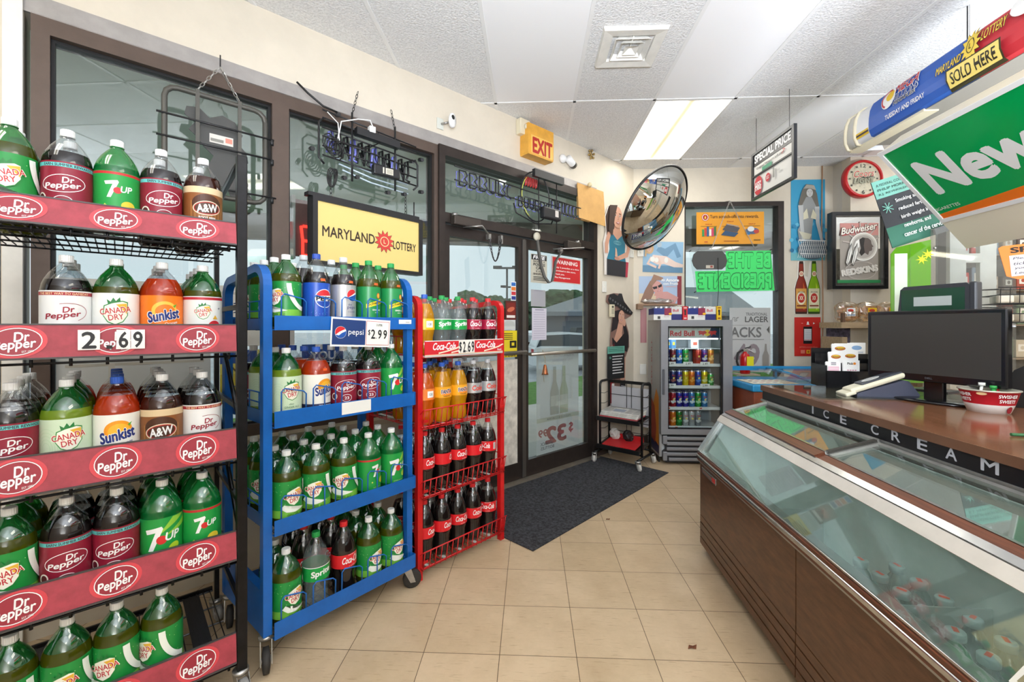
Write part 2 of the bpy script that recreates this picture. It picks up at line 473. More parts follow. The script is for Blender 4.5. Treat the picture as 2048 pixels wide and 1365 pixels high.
me = bpy.data.meshes.new('ceiling_grid'); bm.to_mesh(me); bm.free(); me.materials.append(tbar)
o = bpy.data.objects.new('trim_1', me); COL.objects.link(o); o['kind'] = 'structure'
# ---- ceiling light fixtures
diff = bpy.data.materials.new('light_diffuser'); diff.use_nodes = True
n = diff.node_tree; b = n.nodes['Principled BSDF']; b.inputs['Base Color'].default_value = rgb((250, 243, 220))
b.inputs['Roughness'].default_value = .5
tcn = n.nodes.new('ShaderNodeTexCoord'); sp = n.nodes.new('ShaderNodeSeparateXYZ'); n.links.new(tcn.outputs['Object'], sp.inputs[0])
# two tubes behind the lens: bright bands along both long sides, the middle yellowed
ab = n.nodes.new('ShaderNodeMath'); ab.operation = 'ABSOLUTE'; n.links.new(sp.outputs['X'], ab.inputs[0])
mr = n.nodes.new('ShaderNodeMapRange'); mr.inputs['From Min'].default_value = .0; mr.inputs['From Max'].default_value = .22
n.links.new(ab.outputs[0], mr.inputs['Value'])
rp = n.nodes.new('ShaderNodeValToRGB'); rp.color_ramp.elements[0].color = (.05, .04, .018, 1); e_ = rp.color_ramp.elements.new(.62); e_.color = (.105, .088, .046, 1); rp.color_ramp.elements[1].color = (1, .97, .86, 1)
n.links.new(mr.outputs[0], rp.inputs['Fac']); n.links.new(rp.outputs['Color'], b.inputs['Emission Color']); rp.color_ramp.interpolation = 'EASE'
b.inputs['Emission Strength'].default_value = TUBE
ffr = P('fixture_white_frame', (235, 233, 226), .4)
NAMES = ['rectangular fluorescent ceiling light with yellowed centre, above the doormat', 'fluorescent ceiling light over the aisle', 'ceiling light over the clerk area', 'ceiling light behind the counter', 'ceiling light above the soda racks', 'ceiling light deeper in the store']
for k, (i, j) in enumerate(LIGHTS):
    X = GC @ T((i + .5) * .61, (j + .5) * 1.22, ZC)
    t = thing('ceiling_light', NAMES[k], 'ceiling light', X.translation, -GY, 'fluorescent ceiling fixtures')
    a = MB(); a.box(-.285, .285, -.59, .59, .012, .02, diff); a.build('diffuser', t)
    a = MB()
    for q in ((-.305, -.285, -.61, .61), (.285, .305, -.61, .61), (-.285, .285, -.61, -.59), (-.285, .285, .59, .61)): a.box(*q, -.004, .03, ffr)
    a.box(-.305, .305, -.61, .61, .03, .05, ffr)
    a.build('frame', t)
# ---- window wall (frame WA), openings and frames
def X_(fr, u, v=652, y=0.): return fr.at(u, v, y)[0]
xj0 = X_(WA, 62); xm1a = X_(WA, 553); xm1b = X_(WA, 577); xm2a = X_(WA, 862); xm2b = X_(WA, 886); xr = X_(WA, 1190)
ZH = 2.61; ZS = .72
SIDE = 'left'
a = MB(); a.X = WA.X
TH = .16
a.box(-9.5, xj0 - .02, 0, TH, 0, 3.2, paint)
a.box(xj0 - .02, xm2b, 0, TH, 0, ZS, paint)
a.box(xj0 - .02, xr, 0, TH, ZH, 3.2, paint)
a.box(xr, -.0, 0, TH, 0, 3.2, paint)
structure(a, 'wall_left', False)
# grey strip over the frames, pale return by the left jamb
a = MB(); a.X = WA.X
a.box(xj0 - .05, xr + .01, -.012, -.001, ZH - .005, ZH + .075, greytrim)
structure(a, 'trim_2', False)
a = MB(); a.X = WA.X
a.box(xj0 - .075, xj0 - .02, -.03, -.001, 0.01, ZH + .1, P('pale_trim_paint', (232, 229, 222), .5, var=.1))
structure(a, 'trim_3', False)
# window frames
def win(name, x0, x1, z0, z1, fw=.05):
    t = bpy.data.objects.new(name, None); COL.objects.link(t); t.matrix_world = WA.X; t['kind'] = 'structure'
    a = MB()
    a.box(x0, x1, -.012, .10, z1 - .075, z1, brown); a.box(x0, x1, -.012, .10, z0, z0 + .06, brown)
    a.box(x0, x0 + fw, -.012, .10, z0 + .06, z1 - .075, brown); a.box(x1 - fw, x1, -.012, .10, z0 + .06, z1 - .075, brown)
    a.build('window_frame', t)
    a = MB(); g = .013
    X0, X1, Z0, Z1 = x0 + fw, x1 - fw, z0 + .06, z1 - .075
    for q in ((X0, X1, Z1 - g, Z1), (X0, X1, Z0, Z0 + g)): a.box(q[0], q[1], .02, .06, q[2], q[3], blk)
    for q in ((X0, X0 + g), (X1 - g, X1)): a.box(q[0], q[1], .02, .06, Z0 + g, Z1 - g, blk)
    a.build('gasket', t)
    a = MB(); a.box(X0 + .005, X1 - .005, .035, .041, Z0 + .005, Z1 - .005, glass); a.build('pane', t)
    return t
fwm = (xm1b - xm1a) / 2
win('window_1', xj0, (xm1a + xm1b) / 2, ZS, ZH, .055)
win('window_2', (xm1a + xm1b) / 2, (xm2a + xm2b) / 2, ZS, ZH, fwm)
# sill shelf
a = MB(); a.X = WA.X; a.box(xj0, (xm2a + xm2b) / 2 - .02, -.10, -.013, ZS - .03, ZS, P('sill_laminate', (190, 176, 150), .5)); structure(a, 'trim_4', False)
# ---- door unit
ZT0, ZT1 = 2.06, 2.13
xd0 = (xm2a + xm2b) / 2; xd1 = xr - .0
xdm = X_(WA, 1047)
a = MB(); t = bpy.data.objects.new('door_1', None); COL.objects.link(t); t.matrix_world = WA.X; t['kind'] = 'structure'
a.box(xd0, xd0 + .05, -.03, .10, 0.0, ZH, dkbrown); a.box(xd1 - .055, xd1, -.03, .10, 0.0, ZH, dkbrown)
a.box(xd0 + .05, xd1 - .055, -.03, .10, ZH - .07, ZH, dkbrown); a.box(xd0 + .05, xd1 - .055, -.03, .10, ZT0, ZT1, dkbrown)
a.build('door_frame', t)
a = MB(); a.box(xd0 + .055, xd1 - .06, .035, .041, ZT1 + .003, ZH - .073, glass); a.build('transom_pane', t)
def leaf(x0, x1, fr, handside):
    l = MB(); st = .055
    l.box(x0, x0 + st, .0, .045, .02, ZT0 - .01, dkbrown); l.box(x1 - st, x1, .0, .045, .02, ZT0 - .01, dkbrown)
    l.box(x0 + st, x1 - st, .0, .045, ZT0 - .09, ZT0 - .01, dkbrown); l.box(x0 + st, x1 - st, .0, .045, .02, .16, dkbrown)
    lo = l.build('door_leaf', fr)
    g = MB(); g.box(x0 + st, x1 - st, .02, .026, .16, ZT0 - .09, glass); g.build('pane', lo)
    p = MB(); z = 1.07 if handside else 1.09
    p.tube([(x0 + .01, -.07, z), (x1 - .03, -.07, z)], .016, P('brushed_bar', (176, 170, 160), .35, .9), 10)
    for xx in (x0 + .025, x1 - .045): p.box(xx, xx + .02, -.07, .0, z - .012, z + .012, P('brushed_bar', (176, 170, 160), .35, .9))
    p.build('push_bar', lo)
    return lo
L1 = leaf(xd0 + .052, xdm - .003, t, 0)
L2 = leaf(xdm + .003, xd1 - .057, t, 1)
# worn cream kick board behind the glass of the first leaf
a = MB(); a.box(xd0 + .11, xdm - .062, .008, .018, .16, 1.03, P('worn_white_board', (214, 208, 196), .6, var=.35, vscale=14)); a.build('lower_board', L1)
a = MB(); a.box(xdm - .02, xdm + .02, -.012, -.001, .03, ZT0 - .02, P('grey_edge_strip', (96, 92, 88), .4, .6)); a.build('astragal', t)
for zz in (1.25, 1.22):
    pass
a = MB(); a.X = WA.X; a.box(xd0, xd1, -.06, .16, 0.001, .018, P('threshold_metal', (168, 158, 142), .4, .7, var=.2)); structure(a, 'trim_5', False)
# ---- back wall (frame WB) with window, then the step and the clock wall
bx0 = X_(WB, 1369); bx1 = X_(WB, 1567); bz1 = WB.at(1470, 404)[1]; bz0 = .62
xs = (WB.I @ Vector((WCx, WCy, 0))).x
a = MB(); a.X = WB.X
a.box(-.0, bx0, 0, TH, 0, 3.2, paint); a.box(bx0, bx1, 0, TH, 0, bz0, paint); a.box(bx0, bx1, 0, TH, bz1, 3.2, paint)
a.box(bx1, xs, 0, TH, 0, 3.2, paint)
structure(a, 'wall_back', False)
t = bpy.data.objects.new('window_3', None); COL.objects.link(t); t.matrix_world = WB.X; t['kind'] = 'structure'
a = MB(); f = .05
a.box(bx0, bx1, -.01, .1, bz1 - f, bz1, dkbrown); a.box(bx0, bx1, -.01, .1, bz0, bz0 + f, dkbrown)
a.box(bx0, bx0 + .02, .02, .1, bz0 + f, bz1 - f, dkbrown); a.box(bx1 - f - .01, bx1, -.01, .1, bz0 + f, bz1 - f, dkbrown); a.build('window_frame', t)
a = MB(); a.box(bx0 + .02, bx1 - f - .01, .05, .056, bz0 + f, bz1 - f, glass); a.build('pane', t)
WCF = Fr(WCx, WCy, -.043)                             # clock wall
a = MB(); a.X = WCF.X
wx0, wx1, wz0, wz1 = .86, 2.5, 1.35, 2.35
a.box(0, wx0, 0, .12, 0, 3.2, paint); a.box(wx0, wx1, 0, .12, 0, wz0, paint); a.box(wx0, wx1, 0, .12, wz1, 3.2, paint); a.box(wx1, 3.2, 0, .12, 0, 3.2, paint)
a.box(0, .08, .12, .5, 0, 3.2, paint2)
structure(a, 'wall_step', False)
t = bpy.data.objects.new('window_4', None); COL.objects.link(t); t.matrix_world = WCF.X; t['kind'] = 'structure'
a = MB(); a.box(wx0, wx1, 0, .1, wz1 - .05, wz1, dkbrown); a.box(wx0, wx1, 0, .1, wz0, wz0 + .05, dkbrown); a.box(wx0, wx0 + .05, 0, .1, wz0, wz1, dkbrown); a.box(wx1 - .05, wx1, 0, .1, wz0, wz1, dkbrown); a.build('window_frame', t)
a = MB(); a.box(wx0 + .05, wx1 - .05, .05, .056, wz0 + .05, wz1 - .05, glass); a.build('pane', t)
a = MB(); a.box(XR, XR + .12, YB, 4.6, 0, 3.2, paint2); structure(a, 'wall_right')
a = MB(); a.box(XL, XR + .12, YB - .12, YB, 0, 3.2, paint2); structure(a, 'wall_rear')
# baseboard, dark, along the short wall right of the door and under the back window
a = MB(); a.X = WA.X; a.box(xr + .01, -.01, -.012, -.001, .0, .10, P('dark_base', (70, 60, 54), .5)); structure(a, 'baseboard_left', False)
a = MB(); a.X = WB.X; a.box(.01, xs - .01, -.012, -.001, .0, .10, P('dark_base', (70, 60, 54), .5)); structure(a, 'baseboard_back', False)
# ================================================================ outside
asph = P('wet_asphalt', (150, 153, 156), .25, var=.3, vscale=.6)
conc = P('walkway_concrete', (205, 202, 196), .7, var=.15, vscale=2)
a = MB(); a.add([(-60, 1, -.65), (60, 1, -.65), (60, 120, -.65), (-60, 120, -.65)], [(0, 1, 2, 3)], asph); o = structure(a, 'ground_parking')
a = MB(); a.X = WA.X; a.box(-9, 3.0, .165, 2.6, -.64, -.03, conc); structure(a, 'walkway_front', False)
a = MB(); a.X = WB.X; a.box(0.6, 6, .165, 2.2, -.64, -.03, conc); structure(a, 'walkway_back', False)
a = MB(); a.X = WA.X; a.box(-12, 14, 2.62, 5.2, -.64, -.12, P('grass_strip', (96, 140, 60), .9, var=.4, vscale=8, bump=.8, bscale=30)); structure(a, 'verge_grass', False)
soff = P('soffit_panels', (236, 240, 234), .6, var=.08, vscale=1.2)
fasc = P('fascia_metal', (120, 112, 104), .5)
a = MB()
pl = [WA.w(-7.5, .165)[:2], WA.w(-.02, .165)[:2], WB.w(3.2, .165)[:2], (6.2, 7.2), (-9.5, 4.8)]
n5 = len(pl)
a.add([(p[0], p[1], 2.80) for p in pl] + [(p[0], p[1], 2.95) for p in pl], [tuple(range(n5)), tuple(range(2 * n5 - 1, n5 - 1, -1))], soff)
e0, e1 = Vector((6.2, 7.2, 0)), Vector((-9.5, 4.8, 0))
d_ = (e0 - e1).normalized(); nn = Vector((-d_.y, d_.x, 0))
for za, zb, mm in ((2.47, 3.1, fasc),):
    q = [e1, e0, e0 + nn * .15, e1 + nn * .15]
    a.add([(p.x, p.y, za) for p in q] + [(p.x, p.y, zb) for p in q], [(0, 1, 2, 3), (7, 6, 5, 4), (0, 4, 5, 1), (1, 5, 6, 2), (2, 6, 7, 3), (3, 7, 4, 0)], mm)
structure(a, 'canopy_soffit', False)
# ================================================================ soda bottles
white = '#f2f2f0'
pl_clear = clear('clear_plastic', (244, 246, 247), .10, .06, edge=.85)
pl_green = clear('green_plastic', (88, 190, 112), .10, .06, body=.30, bodycol=(60, 170, 90), edge=.85)
pl_green2 = clear('bright_green_plastic', (60, 200, 110), .10, .06, body=.45, bodycol=(45, 185, 95), edge=.85)
pl_olive = clear('pale_green_plastic', (150, 215, 110), .10, .06, body=.3, bodycol=(130, 200, 70), edge=.85)
def soda(name, col, tr, c2=None):
    """drink seen through its bottle: deep colour under a glossy wall"""
    return clear(name, c2 or col, .05, .05, body=tr, bodycol=col, edge=.45)
sd_cola = P('dark_cola', (22, 16, 16), .07, spec=.6, coat=.3)
sd_root = P('root_beer', (52, 24, 16), .07, spec=.6, coat=.3)
sd_ginger = soda('ginger_ale_in_green', (104, 112, 18), .62, (150, 150, 30))
sd_ginlite = soda('diet_ginger_ale', (170, 205, 55), .7, (190, 220, 90))
sd_7up = soda('lemon_soda_in_green', (18, 148, 70), .7, (40, 180, 90))
sd_orange = soda('orange_soda', (226, 72, 22), .82, (240, 120, 40))
sd_orange2 = soda('bright_orange_soda', (246, 118, 18), .85, (250, 150, 40))
sd_yellow = soda('yellow_soda', (240, 176, 14), .85, (250, 200, 40))
sd_clear = soda('clear_soda', (196, 206, 208), .25, (232, 240, 240))
PROF = {
 'squat': [(0, .004), (.030, .0), (.046, .002), (.054, .012), (.0565, .03), (.0565, .178), (.0560, .192), (.0535, .207), (.0475, .224), (.038, .242), (.027, .257), (.0185, .267), (.0150, .274), (.0145, .285)],
 'tall': [(0, .004), (.028, .0), (.044, .002), (.051, .014), (.053, .035), (.0535, .055), (.0535, .185), (.0525, .200), (.049, .218), (.042, .240), (.033, .260), (.024, .277), (.0165, .288), (.0145, .296), (.0145, .303)],
 'curvy': [(0, .004), (.026, .0), (.040, .002), (.047, .014), (.049, .035), (.046, .062), (.0445, .085), (.047, .105), (.0515, .122), (.0535, .14), (.0535, .185), (.052, .200), (.048, .222), (.040, .248), (.030, .272), (.0205, .291), (.0150, .300), (.0145, .309)],
}
def dp_logo(a, cx, cy, s, fg, bgc, ring=True, rot=.12):
    if ring:
        a.ell(cx, cy, .46 * s, .24 * s, bgc, rot); a.ring(cx, cy, .46 * s, .24 * s, .018 * s, fg, rot)
    a.text('Dr', cx + .10 * s, cy + .10 * s, .24 * s, .15 * s, fg, .03, .18, rot)
    a.text('Pepper', cx - .01 * s, cy - .075 * s, .74 * s, .19 * s, fg, .03, .18, rot)
def shield(a, cx, cy, s, band='#e9b43a'):
    a.poly([(cx - .36 * s, cy + .30 * s), (cx - .1 * s, cy + .42 * s), (cx + .22 * s, cy + .50 * s), (cx + .40 * s, cy + .44 * s), (cx + .40 * s, cy - .1 * s), (cx + .24 * s, cy - .38 * s), (cx, cy - .5 * s), (cx - .24 * s, cy - .38 * s), (cx - .40 * s, cy - .1 * s)], '#2e8b3d')
    a.poly([(cx - .33 * s, cy + .27 * s), (cx - .1 * s, cy + .38 * s), (cx + .22 * s, cy + .46 * s), (cx + .37 * s, cy + .40 * s), (cx + .37 * s, cy - .1 * s), (cx + .22 * s, cy - .35 * s), (cx, cy - .46 * s), (cx - .22 * s, cy - .35 * s), (cx - .37 * s, cy - .1 * s)], '#f6f2e2')
    a.poly([(cx + .02 * s, cy + .34 * s), (cx + .36 * s, cy + .39 * s), (cx + .36 * s, cy - .05 * s), (cx + .26 * s, cy + .08 * s)], band)
    a.poly([(cx - .22 * s, cy + .36 * s), (cx - .26 * s, cy + .55 * s), (cx - .14 * s, cy + .45 * s), (cx - .06 * s, cy + .62 * s), (cx + .02 * s, cy + .48 * s), (cx + .14 * s, cy + .64 * s), (cx + .16 * s, cy + .48 * s)], '#237a3a')
    a.text('CANADA', cx, cy + .10 * s, .98 * s, .23 * s, '#c22430', .02, 0, .14, '#f6f2e2', .05)
    a.text('DRY', cx + .02 * s, cy - .17 * s, .46 * s, .22 * s, '#c22430', .02, 0, .14, '#f6f2e2', .05)
def globe(a, cx, cy, r):
    a.ell(cx, cy, r, r, white)
    a.poly([(cx + r * .96 * math.cos(q), cy + r * .96 * math.sin(q)) for q in [math.radians(t) for t in range(35, 206, 10)]] + [(cx - .2 * r, cy + .1 * r), (cx + .3 * r, cy + .35 * r)], '#d1282f')
    a.poly([(cx + r * .96 * math.cos(q), cy + r * .96 * math.sin(q)) for q in [math.radians(t) for t in range(205, 376, 10)]] + [(cx + .2 * r, cy - .1 * r), (cx - .3 * r, cy - .5 * r)], '#1c53a5')
def lab_dp(a, z0, z1):
    a.rect(-.075, z1 - .016, .10, z1 - .005, '#63c4c0'); a.text('EARN SUMMER REWARDS', .012, z1 - .0105, .115, .0075, '#3c1a30', .03)
    dp_logo(a, .0, .124, .110, white, '#8e1f35')
    a.ring(.0, .072, .022, .016, .0018, white); a.text('23', 0, .072, .018, .012, white, .02)
    a.ell(-.052, .080, .013, .015, '#efe6d8'); a.ell(-.052, .080, .009, .011, '#5c1a26')
def lab_ddp(a, z0, z1):
    a.rect(-.09, z1 - .014, .10, z1 - .004, '#a42033'); a.text('THE BEST WAY TO GAMEDAY', .0, z1 - .009, .12, .0065, '#f0c9a0', .03)
    dp_logo(a, .0, .122, .108, '#9b1f33', '#f4f4f4', False); a.ring(0.004, .122, .05, .029, .0014, '#9b1f33', .12, 24, -60, 100)
    a.text('Diet', -.01, .074, .03, .014, '#9b1f33', .02); a.ring(-.006, .073, .026, .014, .0012, '#9b1f33', 0, 20, 0, 180)
def lab_cd(a, z0, z1):
    a.rect(-.18, z0, .18, z0 + .030, '#79c043')
    for k in range(26):
        random.seed(k); x = random.uniform(-.1, .1); y = random.uniform(z0 + .04, z1 - .006)
        a.ell(x, y, .0014, .0010, '#bfe39a', random.uniform(0, 3), 6)
    a.ring(.112, z1 - .004, .072, .112, .017, '#eef4ea', 0, 24, 182, 268)
    a.poly([(-.038, z0 + .052), (-.05, z0 + .038), (-.03, z0 + .022), (.0, z0 + .018), (.045, z0 + .026), (.0, z0 + .030), (-.02, z0 + .036)], '#eef4ea')
    shield(a, -.004, .124, .072); a.text('GINGER ALE', .004, z0 + .010, .062, .009, '#1c6b34', .01)
def lab_cdz(a, z0, z1):
    a.rect(-.18, z0, .18, z0 + .018, '#1d4a34'); a.text('ZERO SUGAR', 0, z0 + .009, .06, .009, white, .02)
    shield(a, 0, .125, .076)
def lab_cdh(a, z0, z1):
    a.rect(-.18, z1 - .012, .18, z1 - .003, '#b82232'); a.rect(-.18, z0, .18, z0 + .014, '#1d5a34')
    shield(a, -.012, .132, .052); a.ell(.022, .083, .020, .020, '#c22430'); a.text('Holiday', .022, .087, .026, .007, white, .02); a.text('Hosts', .022, .078, .018, .006, white, .02)
    a.star(.038, .145, .006, .0015, 4, '#1c2f55'); a.poly([(.016, .108), (.024, .122), (.032, .108)], '#e9b43a')
def lab_cdd(a, z0, z1):
    for k in range(5): a.ring(-.05, .10, .012 + .006 * k, .02 + .01 * k, .001, '#b9d8ae')
    shield(a, .002, .128, .074); a.text('diet', .0, .078, .018, .006, '#33703c', .01, .3); a.text('GINGER ALE', .002, .066, .055, .008, '#33703c')
def lab_sun(zero):
    def f(a, z0, z1):
        a.ell(.0, .135, .035, .030, '#f29b1f' if zero else '#ffc24d'); a.ell(.002, .132, .027, .023, '#f7b733' if zero else '#f57c14')
        a.text('Sunkist', -.002, .120, .088, .032, '#1f2f78', .05, .15, .20, white, .045); a.text('Orange', .018, .093, .036, .011, '#1f2f78' if zero else white, .01, .1, .2)
        a.poly([(.022, .150), (.034, .158), (.028, .144)], '#5aa83a')
        if zero: a.rect(-.18, z0, .18, z0 + .018, '#1f2450'); a.text('ZERO SUGAR', 0, z0 + .009, .062, .008, white, .02)
    return f
def lab_aw(a, z0, z1):
    a.rect(-.18, z1 - .022, .18, z1, '#dcc39a')
    for k in range(9): a.rect(-.05 + k * .012, z0, -.046 + k * .012, z1 - .05, '#a9713a', True)
    a.ell(0, .128, .046, .034, '#4b2a18'); a.ell(.0, .114, .043, .025, '#e8d8bb', .1); a.ell(.0, .114, .040, .022, '#b3201f', .1); a.ell(0, .114, .037, .019, '#4b2a18', .1)
    a.text('A&W', 0, .114, .062, .026, white, .04, .1, .12)
    a.text('ROOT BEER', 0, .080, .05, .008, white, .02)
def lab_7up(v):
    def f(a, z0, z1):
        if v: a.rect(-.18, z1 - .010, .18, z1 - .002, '#c1292c')
        else:
            a.poly([(-.01, .13), (.03, z1 - .002), (.07, z1 - .002)], '#8fc63f'); a.poly([(-.0, .12), (.075, .17), (.08, .15)], '#8fc63f')
            a.ell(.034, .083, .016, .013, '#b9d432', .5)
        s = 1. if not v else .72
        cy = .118 if not v else .13
        a.poly([(-.044 * s, cy + .032 * s), (.000, cy + .040 * s), (.004 * s, cy + .032 * s), (-.022 * s, cy - .036 * s), (-.036 * s, cy - .036 * s), (-.016 * s, cy + .022 * s), (-.040 * s, cy + .018 * s)], white)
        a.ell(.0 * s, cy - .004 * s, .014 * s, .014 * s, '#d42a2a'); a.text('UP', .030 * s, cy + .004 * s, .040 * s, .026 * s, white, .03, .2, .05)
        if v: a.ell(.026, .082, .018, .015, '#e2c93a'); a.star(-.03, .08, .005, .002, 4, '#e8e060')
        a.text('NATURAL FLAVORS', .0, z0 + .010, .05, .005, '#cfe8b0')
    return f
def lab_pepsi(a, z0, z1):
    for k in range(18):
        random.seed(k); a.ell(random.uniform(-.06, .06), random.uniform(z0 + .004, z0 + .028), .0012, .0012, '#8fc1ee', 0, 5)
    r = .036; cx, cy = .004, .125
    a.ell(cx, cy, r + .003, r + .003, '#e8eaf4'); a.ell(cx, cy, r, r, '#f4f4f6')
    a.poly([(cx + r * math.cos(q), cy + r * math.sin(q)) for q in [math.radians(t) for t in range(22, 171, 8)]], '#d62a33')
    a.poly([(cx + r * math.cos(q), cy + r * math.sin(q)) for q in [math.radians(t) for t in range(200, 345, 8)]], '#1f4aa8')
    a.text('PEPSI', cx, cy - .001, .066, .017, '#121214', .05)
def lab_dpepsi(a, z0, z1):
    globe(a, .004, .145, .027); a.text('diet', -.008, .104, .018, .009, '#22407e', .0); a.text('pepsi', .0, .090, .042, .017, '#22407e', .0); a.text('0 CALORIES', .0, .072, .035, .005, '#22407e')
def lab_schw(a, z0, z1):
    a.poly([(-.05, .092), (.055, .122), (.055, .145), (-.05, .110)], '#f2d51e'); a.ell(.010, .150, .010, .013, '#d33a2a'); a.ell(.010, .150, .007, .010, '#f0b93a')
    a.text('Schweppes', .002, .117, .088, .017, '#1c2b20', .02, .2, .26); a.text('GINGER ALE', .0, .084, .045, .007, white, .02)
    a.text('SODA', .0, .072, .02, .005, white)
def lab_coke(col, txt='Coca-Cola', fg=white):
    def f(a, z0, z1):
        a.text(txt, .0, (z0 + z1) / 2 + .004, .086, .028, fg, .03, .35, .0)
        a.text('2 LITER', .0, z0 + .006, .03, .004, fg)
        a.rect(.066, z0 + .01, .086, z1 - .01, white); 
        for k in range(6): a.rect(.068 + .003 * k, z0 + .012, .0694 + .003 * k, z1 - .012, '#202020', True)
        a.rect(-.018, z1 - .004, .02, z1 - .0025, fg)
    return f
def lab_dcoke(a, z0, z1):
    a.text('Diet', -.022, (z0 + z1) / 2 + .016, .02, .008, '#30343a', 0, .2); a.text('Coke', .002, (z0 + z1) / 2, .072, .027, '#d8442e', .04, .1)
def lab_sprite(a, z0, z1):
    a.text('Sprite', .0, (z0 + z1) / 2, .082, .030, white, .045, .12, .10); a.rect(-.17, z1 - .003, .17, z1, white)
def lab_fanta(a, z0, z1):
    a.ell(.0, (z0 + z1) / 2 - .006, .03, .02, '#f08a1e'); a.text('FANTA', .0, (z0 + z1) / 2 + .004, .062, .020, '#1f2450', .05, 0, .05, white, .06)
    a.text('PINEAPPLE', .0, z0 + .008, .04, .006, '#2c6b2c', .02)
def lab_plain(col, fg):
    def f(a, z0, z1):
        a.rect(-.02, z0 + .012, .02, z1 - .012, white); a.text('120', 0, (z0 + z1) / 2, .02, .012, '#202020', .02)
        a.rect(-.08, z0 + .02, -.05, z1 - .01, fg)
    return f
# kind: profile, soda, plastic, cap, label colour, label zone, artwork, fill, words, metallic label?
KIND = {
 'dp': ('squat', sd_cola, pl_clear, '#f1f1ef', '#8e1f35', (.050, .188), lab_dp, .222, 'dark soda bottle with maroon label'),
 'ddp': ('squat', sd_cola, pl_clear, '#f1f1ef', '#eeeeec', (.050, .188), lab_ddp, .222, 'dark soda bottle with white and maroon label'),
 'cd': ('squat', sd_ginger, pl_green, '#f1f1ef', '#1f8f3f', (.045, .186), lab_cd, .218, 'green ginger ale bottle with green label'),
 'cdz': ('squat', sd_ginger, pl_green, '#f1f1ef', '#f0f2ee', (.045, .186), lab_cdz, .206, 'green ginger ale bottle with white label'),
 'cdh': ('squat', sd_ginger, pl_green, '#f1f1ef', '#e6e9e6', (.045, .186), lab_cdh, .206, 'green ginger ale bottle with grey-white label'),
 'cdd': ('squat', sd_ginlite, pl_green, '#f1f1ef', '#cfe3c4', (.045, .186), lab_cdd, .212, 'diet ginger ale bottle with pale green label'),
 'sun': ('squat', sd_orange, pl_clear, '#f1f1ef', '#f57c14', (.045, .184), lab_sun(0), .240, 'orange soda bottle with orange label'),
 'sunz': ('squat', sd_orange, pl_clear, '#2f5fc4', '#f1efe6', (.045, .184), lab_sun(1), .240, 'blue-capped orange soda bottle with white label'),
 'aw': ('squat', sd_root, pl_clear, '#f1f1ef', '#8a552c', (.045, .186), lab_aw, .226, 'root beer bottle with brown and tan label'),
 'up': ('squat', sd_7up, pl_green2, '#f1f1ef', '#1f9a44', (.045, .184), lab_7up(0), .204, 'green lemon-lime bottle with lime sunburst label'),
 'upr': ('squat', sd_7up, pl_green2, '#f1f1ef', '#1f9a44', (.045, .186), lab_7up(1), .204, 'green lemon-lime bottle with red-edged label'),
 'pep': ('tall', sd_cola, pl_clear, '#2c4fae', '#1f4fb4', (.045, .190), lab_pepsi, .236, 'blue-capped cola bottle with blue label'),
 'dpep': ('tall', sd_cola, pl_clear, '#d8d9dc', '#bfc3c9', (.045, .190), lab_dpepsi, .236, 'diet cola bottle with silver label'),
 'sch': ('tall', sd_ginger, pl_green, '#1f9a4a', '#1f8a4a', (.045, .190), lab_schw, .228, 'green-capped ginger ale bottle with yellow slanting band'),
 'coke': ('curvy', sd_cola, pl_clear, '#d8232a', '#dc1f28', (.134, .192), lab_coke('', 'Coca-Cola'), .258, 'red-capped cola bottle with red label'),
 'cher': ('curvy', sd_cola, pl_clear, '#d8232a', '#a51a3c', (.134, .192), lab_coke('', 'Coca-Cola'), .258, 'red-capped cola bottle with crimson label'),
 'dcok': ('curvy', sd_cola, pl_clear, '#c9cbce', '#c9cbce', (.134, .192), lab_dcoke, .262, 'diet cola bottle with silver label'),
 'spr': ('curvy', sd_clear, pl_clear, '#1f9a4a', '#179a45', (.134, .192), lab_sprite, .250, 'clear lemon-lime bottle with green label'),
 'fan': ('curvy', sd_yellow, pl_clear, '#2c5fc4', '#f4a81d', (.134, .192), lab_fanta, .272, 'yellow pineapple soda bottle with blue cap'),
 'ora': ('curvy', sd_orange2, pl_clear, '#2c5fc4', '#f08436', (.134, .192), lab_plain('', '#f6c23a'), .272, 'orange soda bottle with blue cap'),
 'yel': ('curvy', sd_yellow, pl_clear, '#2c5fc4', '#f2c01d', (.134, .192), lab_plain('', '#d23a2a'), .272, 'yellow soda bottle with yellow label'),
 'grn': ('curvy', sd_clear, pl_clear, '#1f9a4a', '#179a45', (.134, .192), lab_sprite, .250, 'clear soda bottle with green cap'),
}
PRO = {}
BOTTLES = []
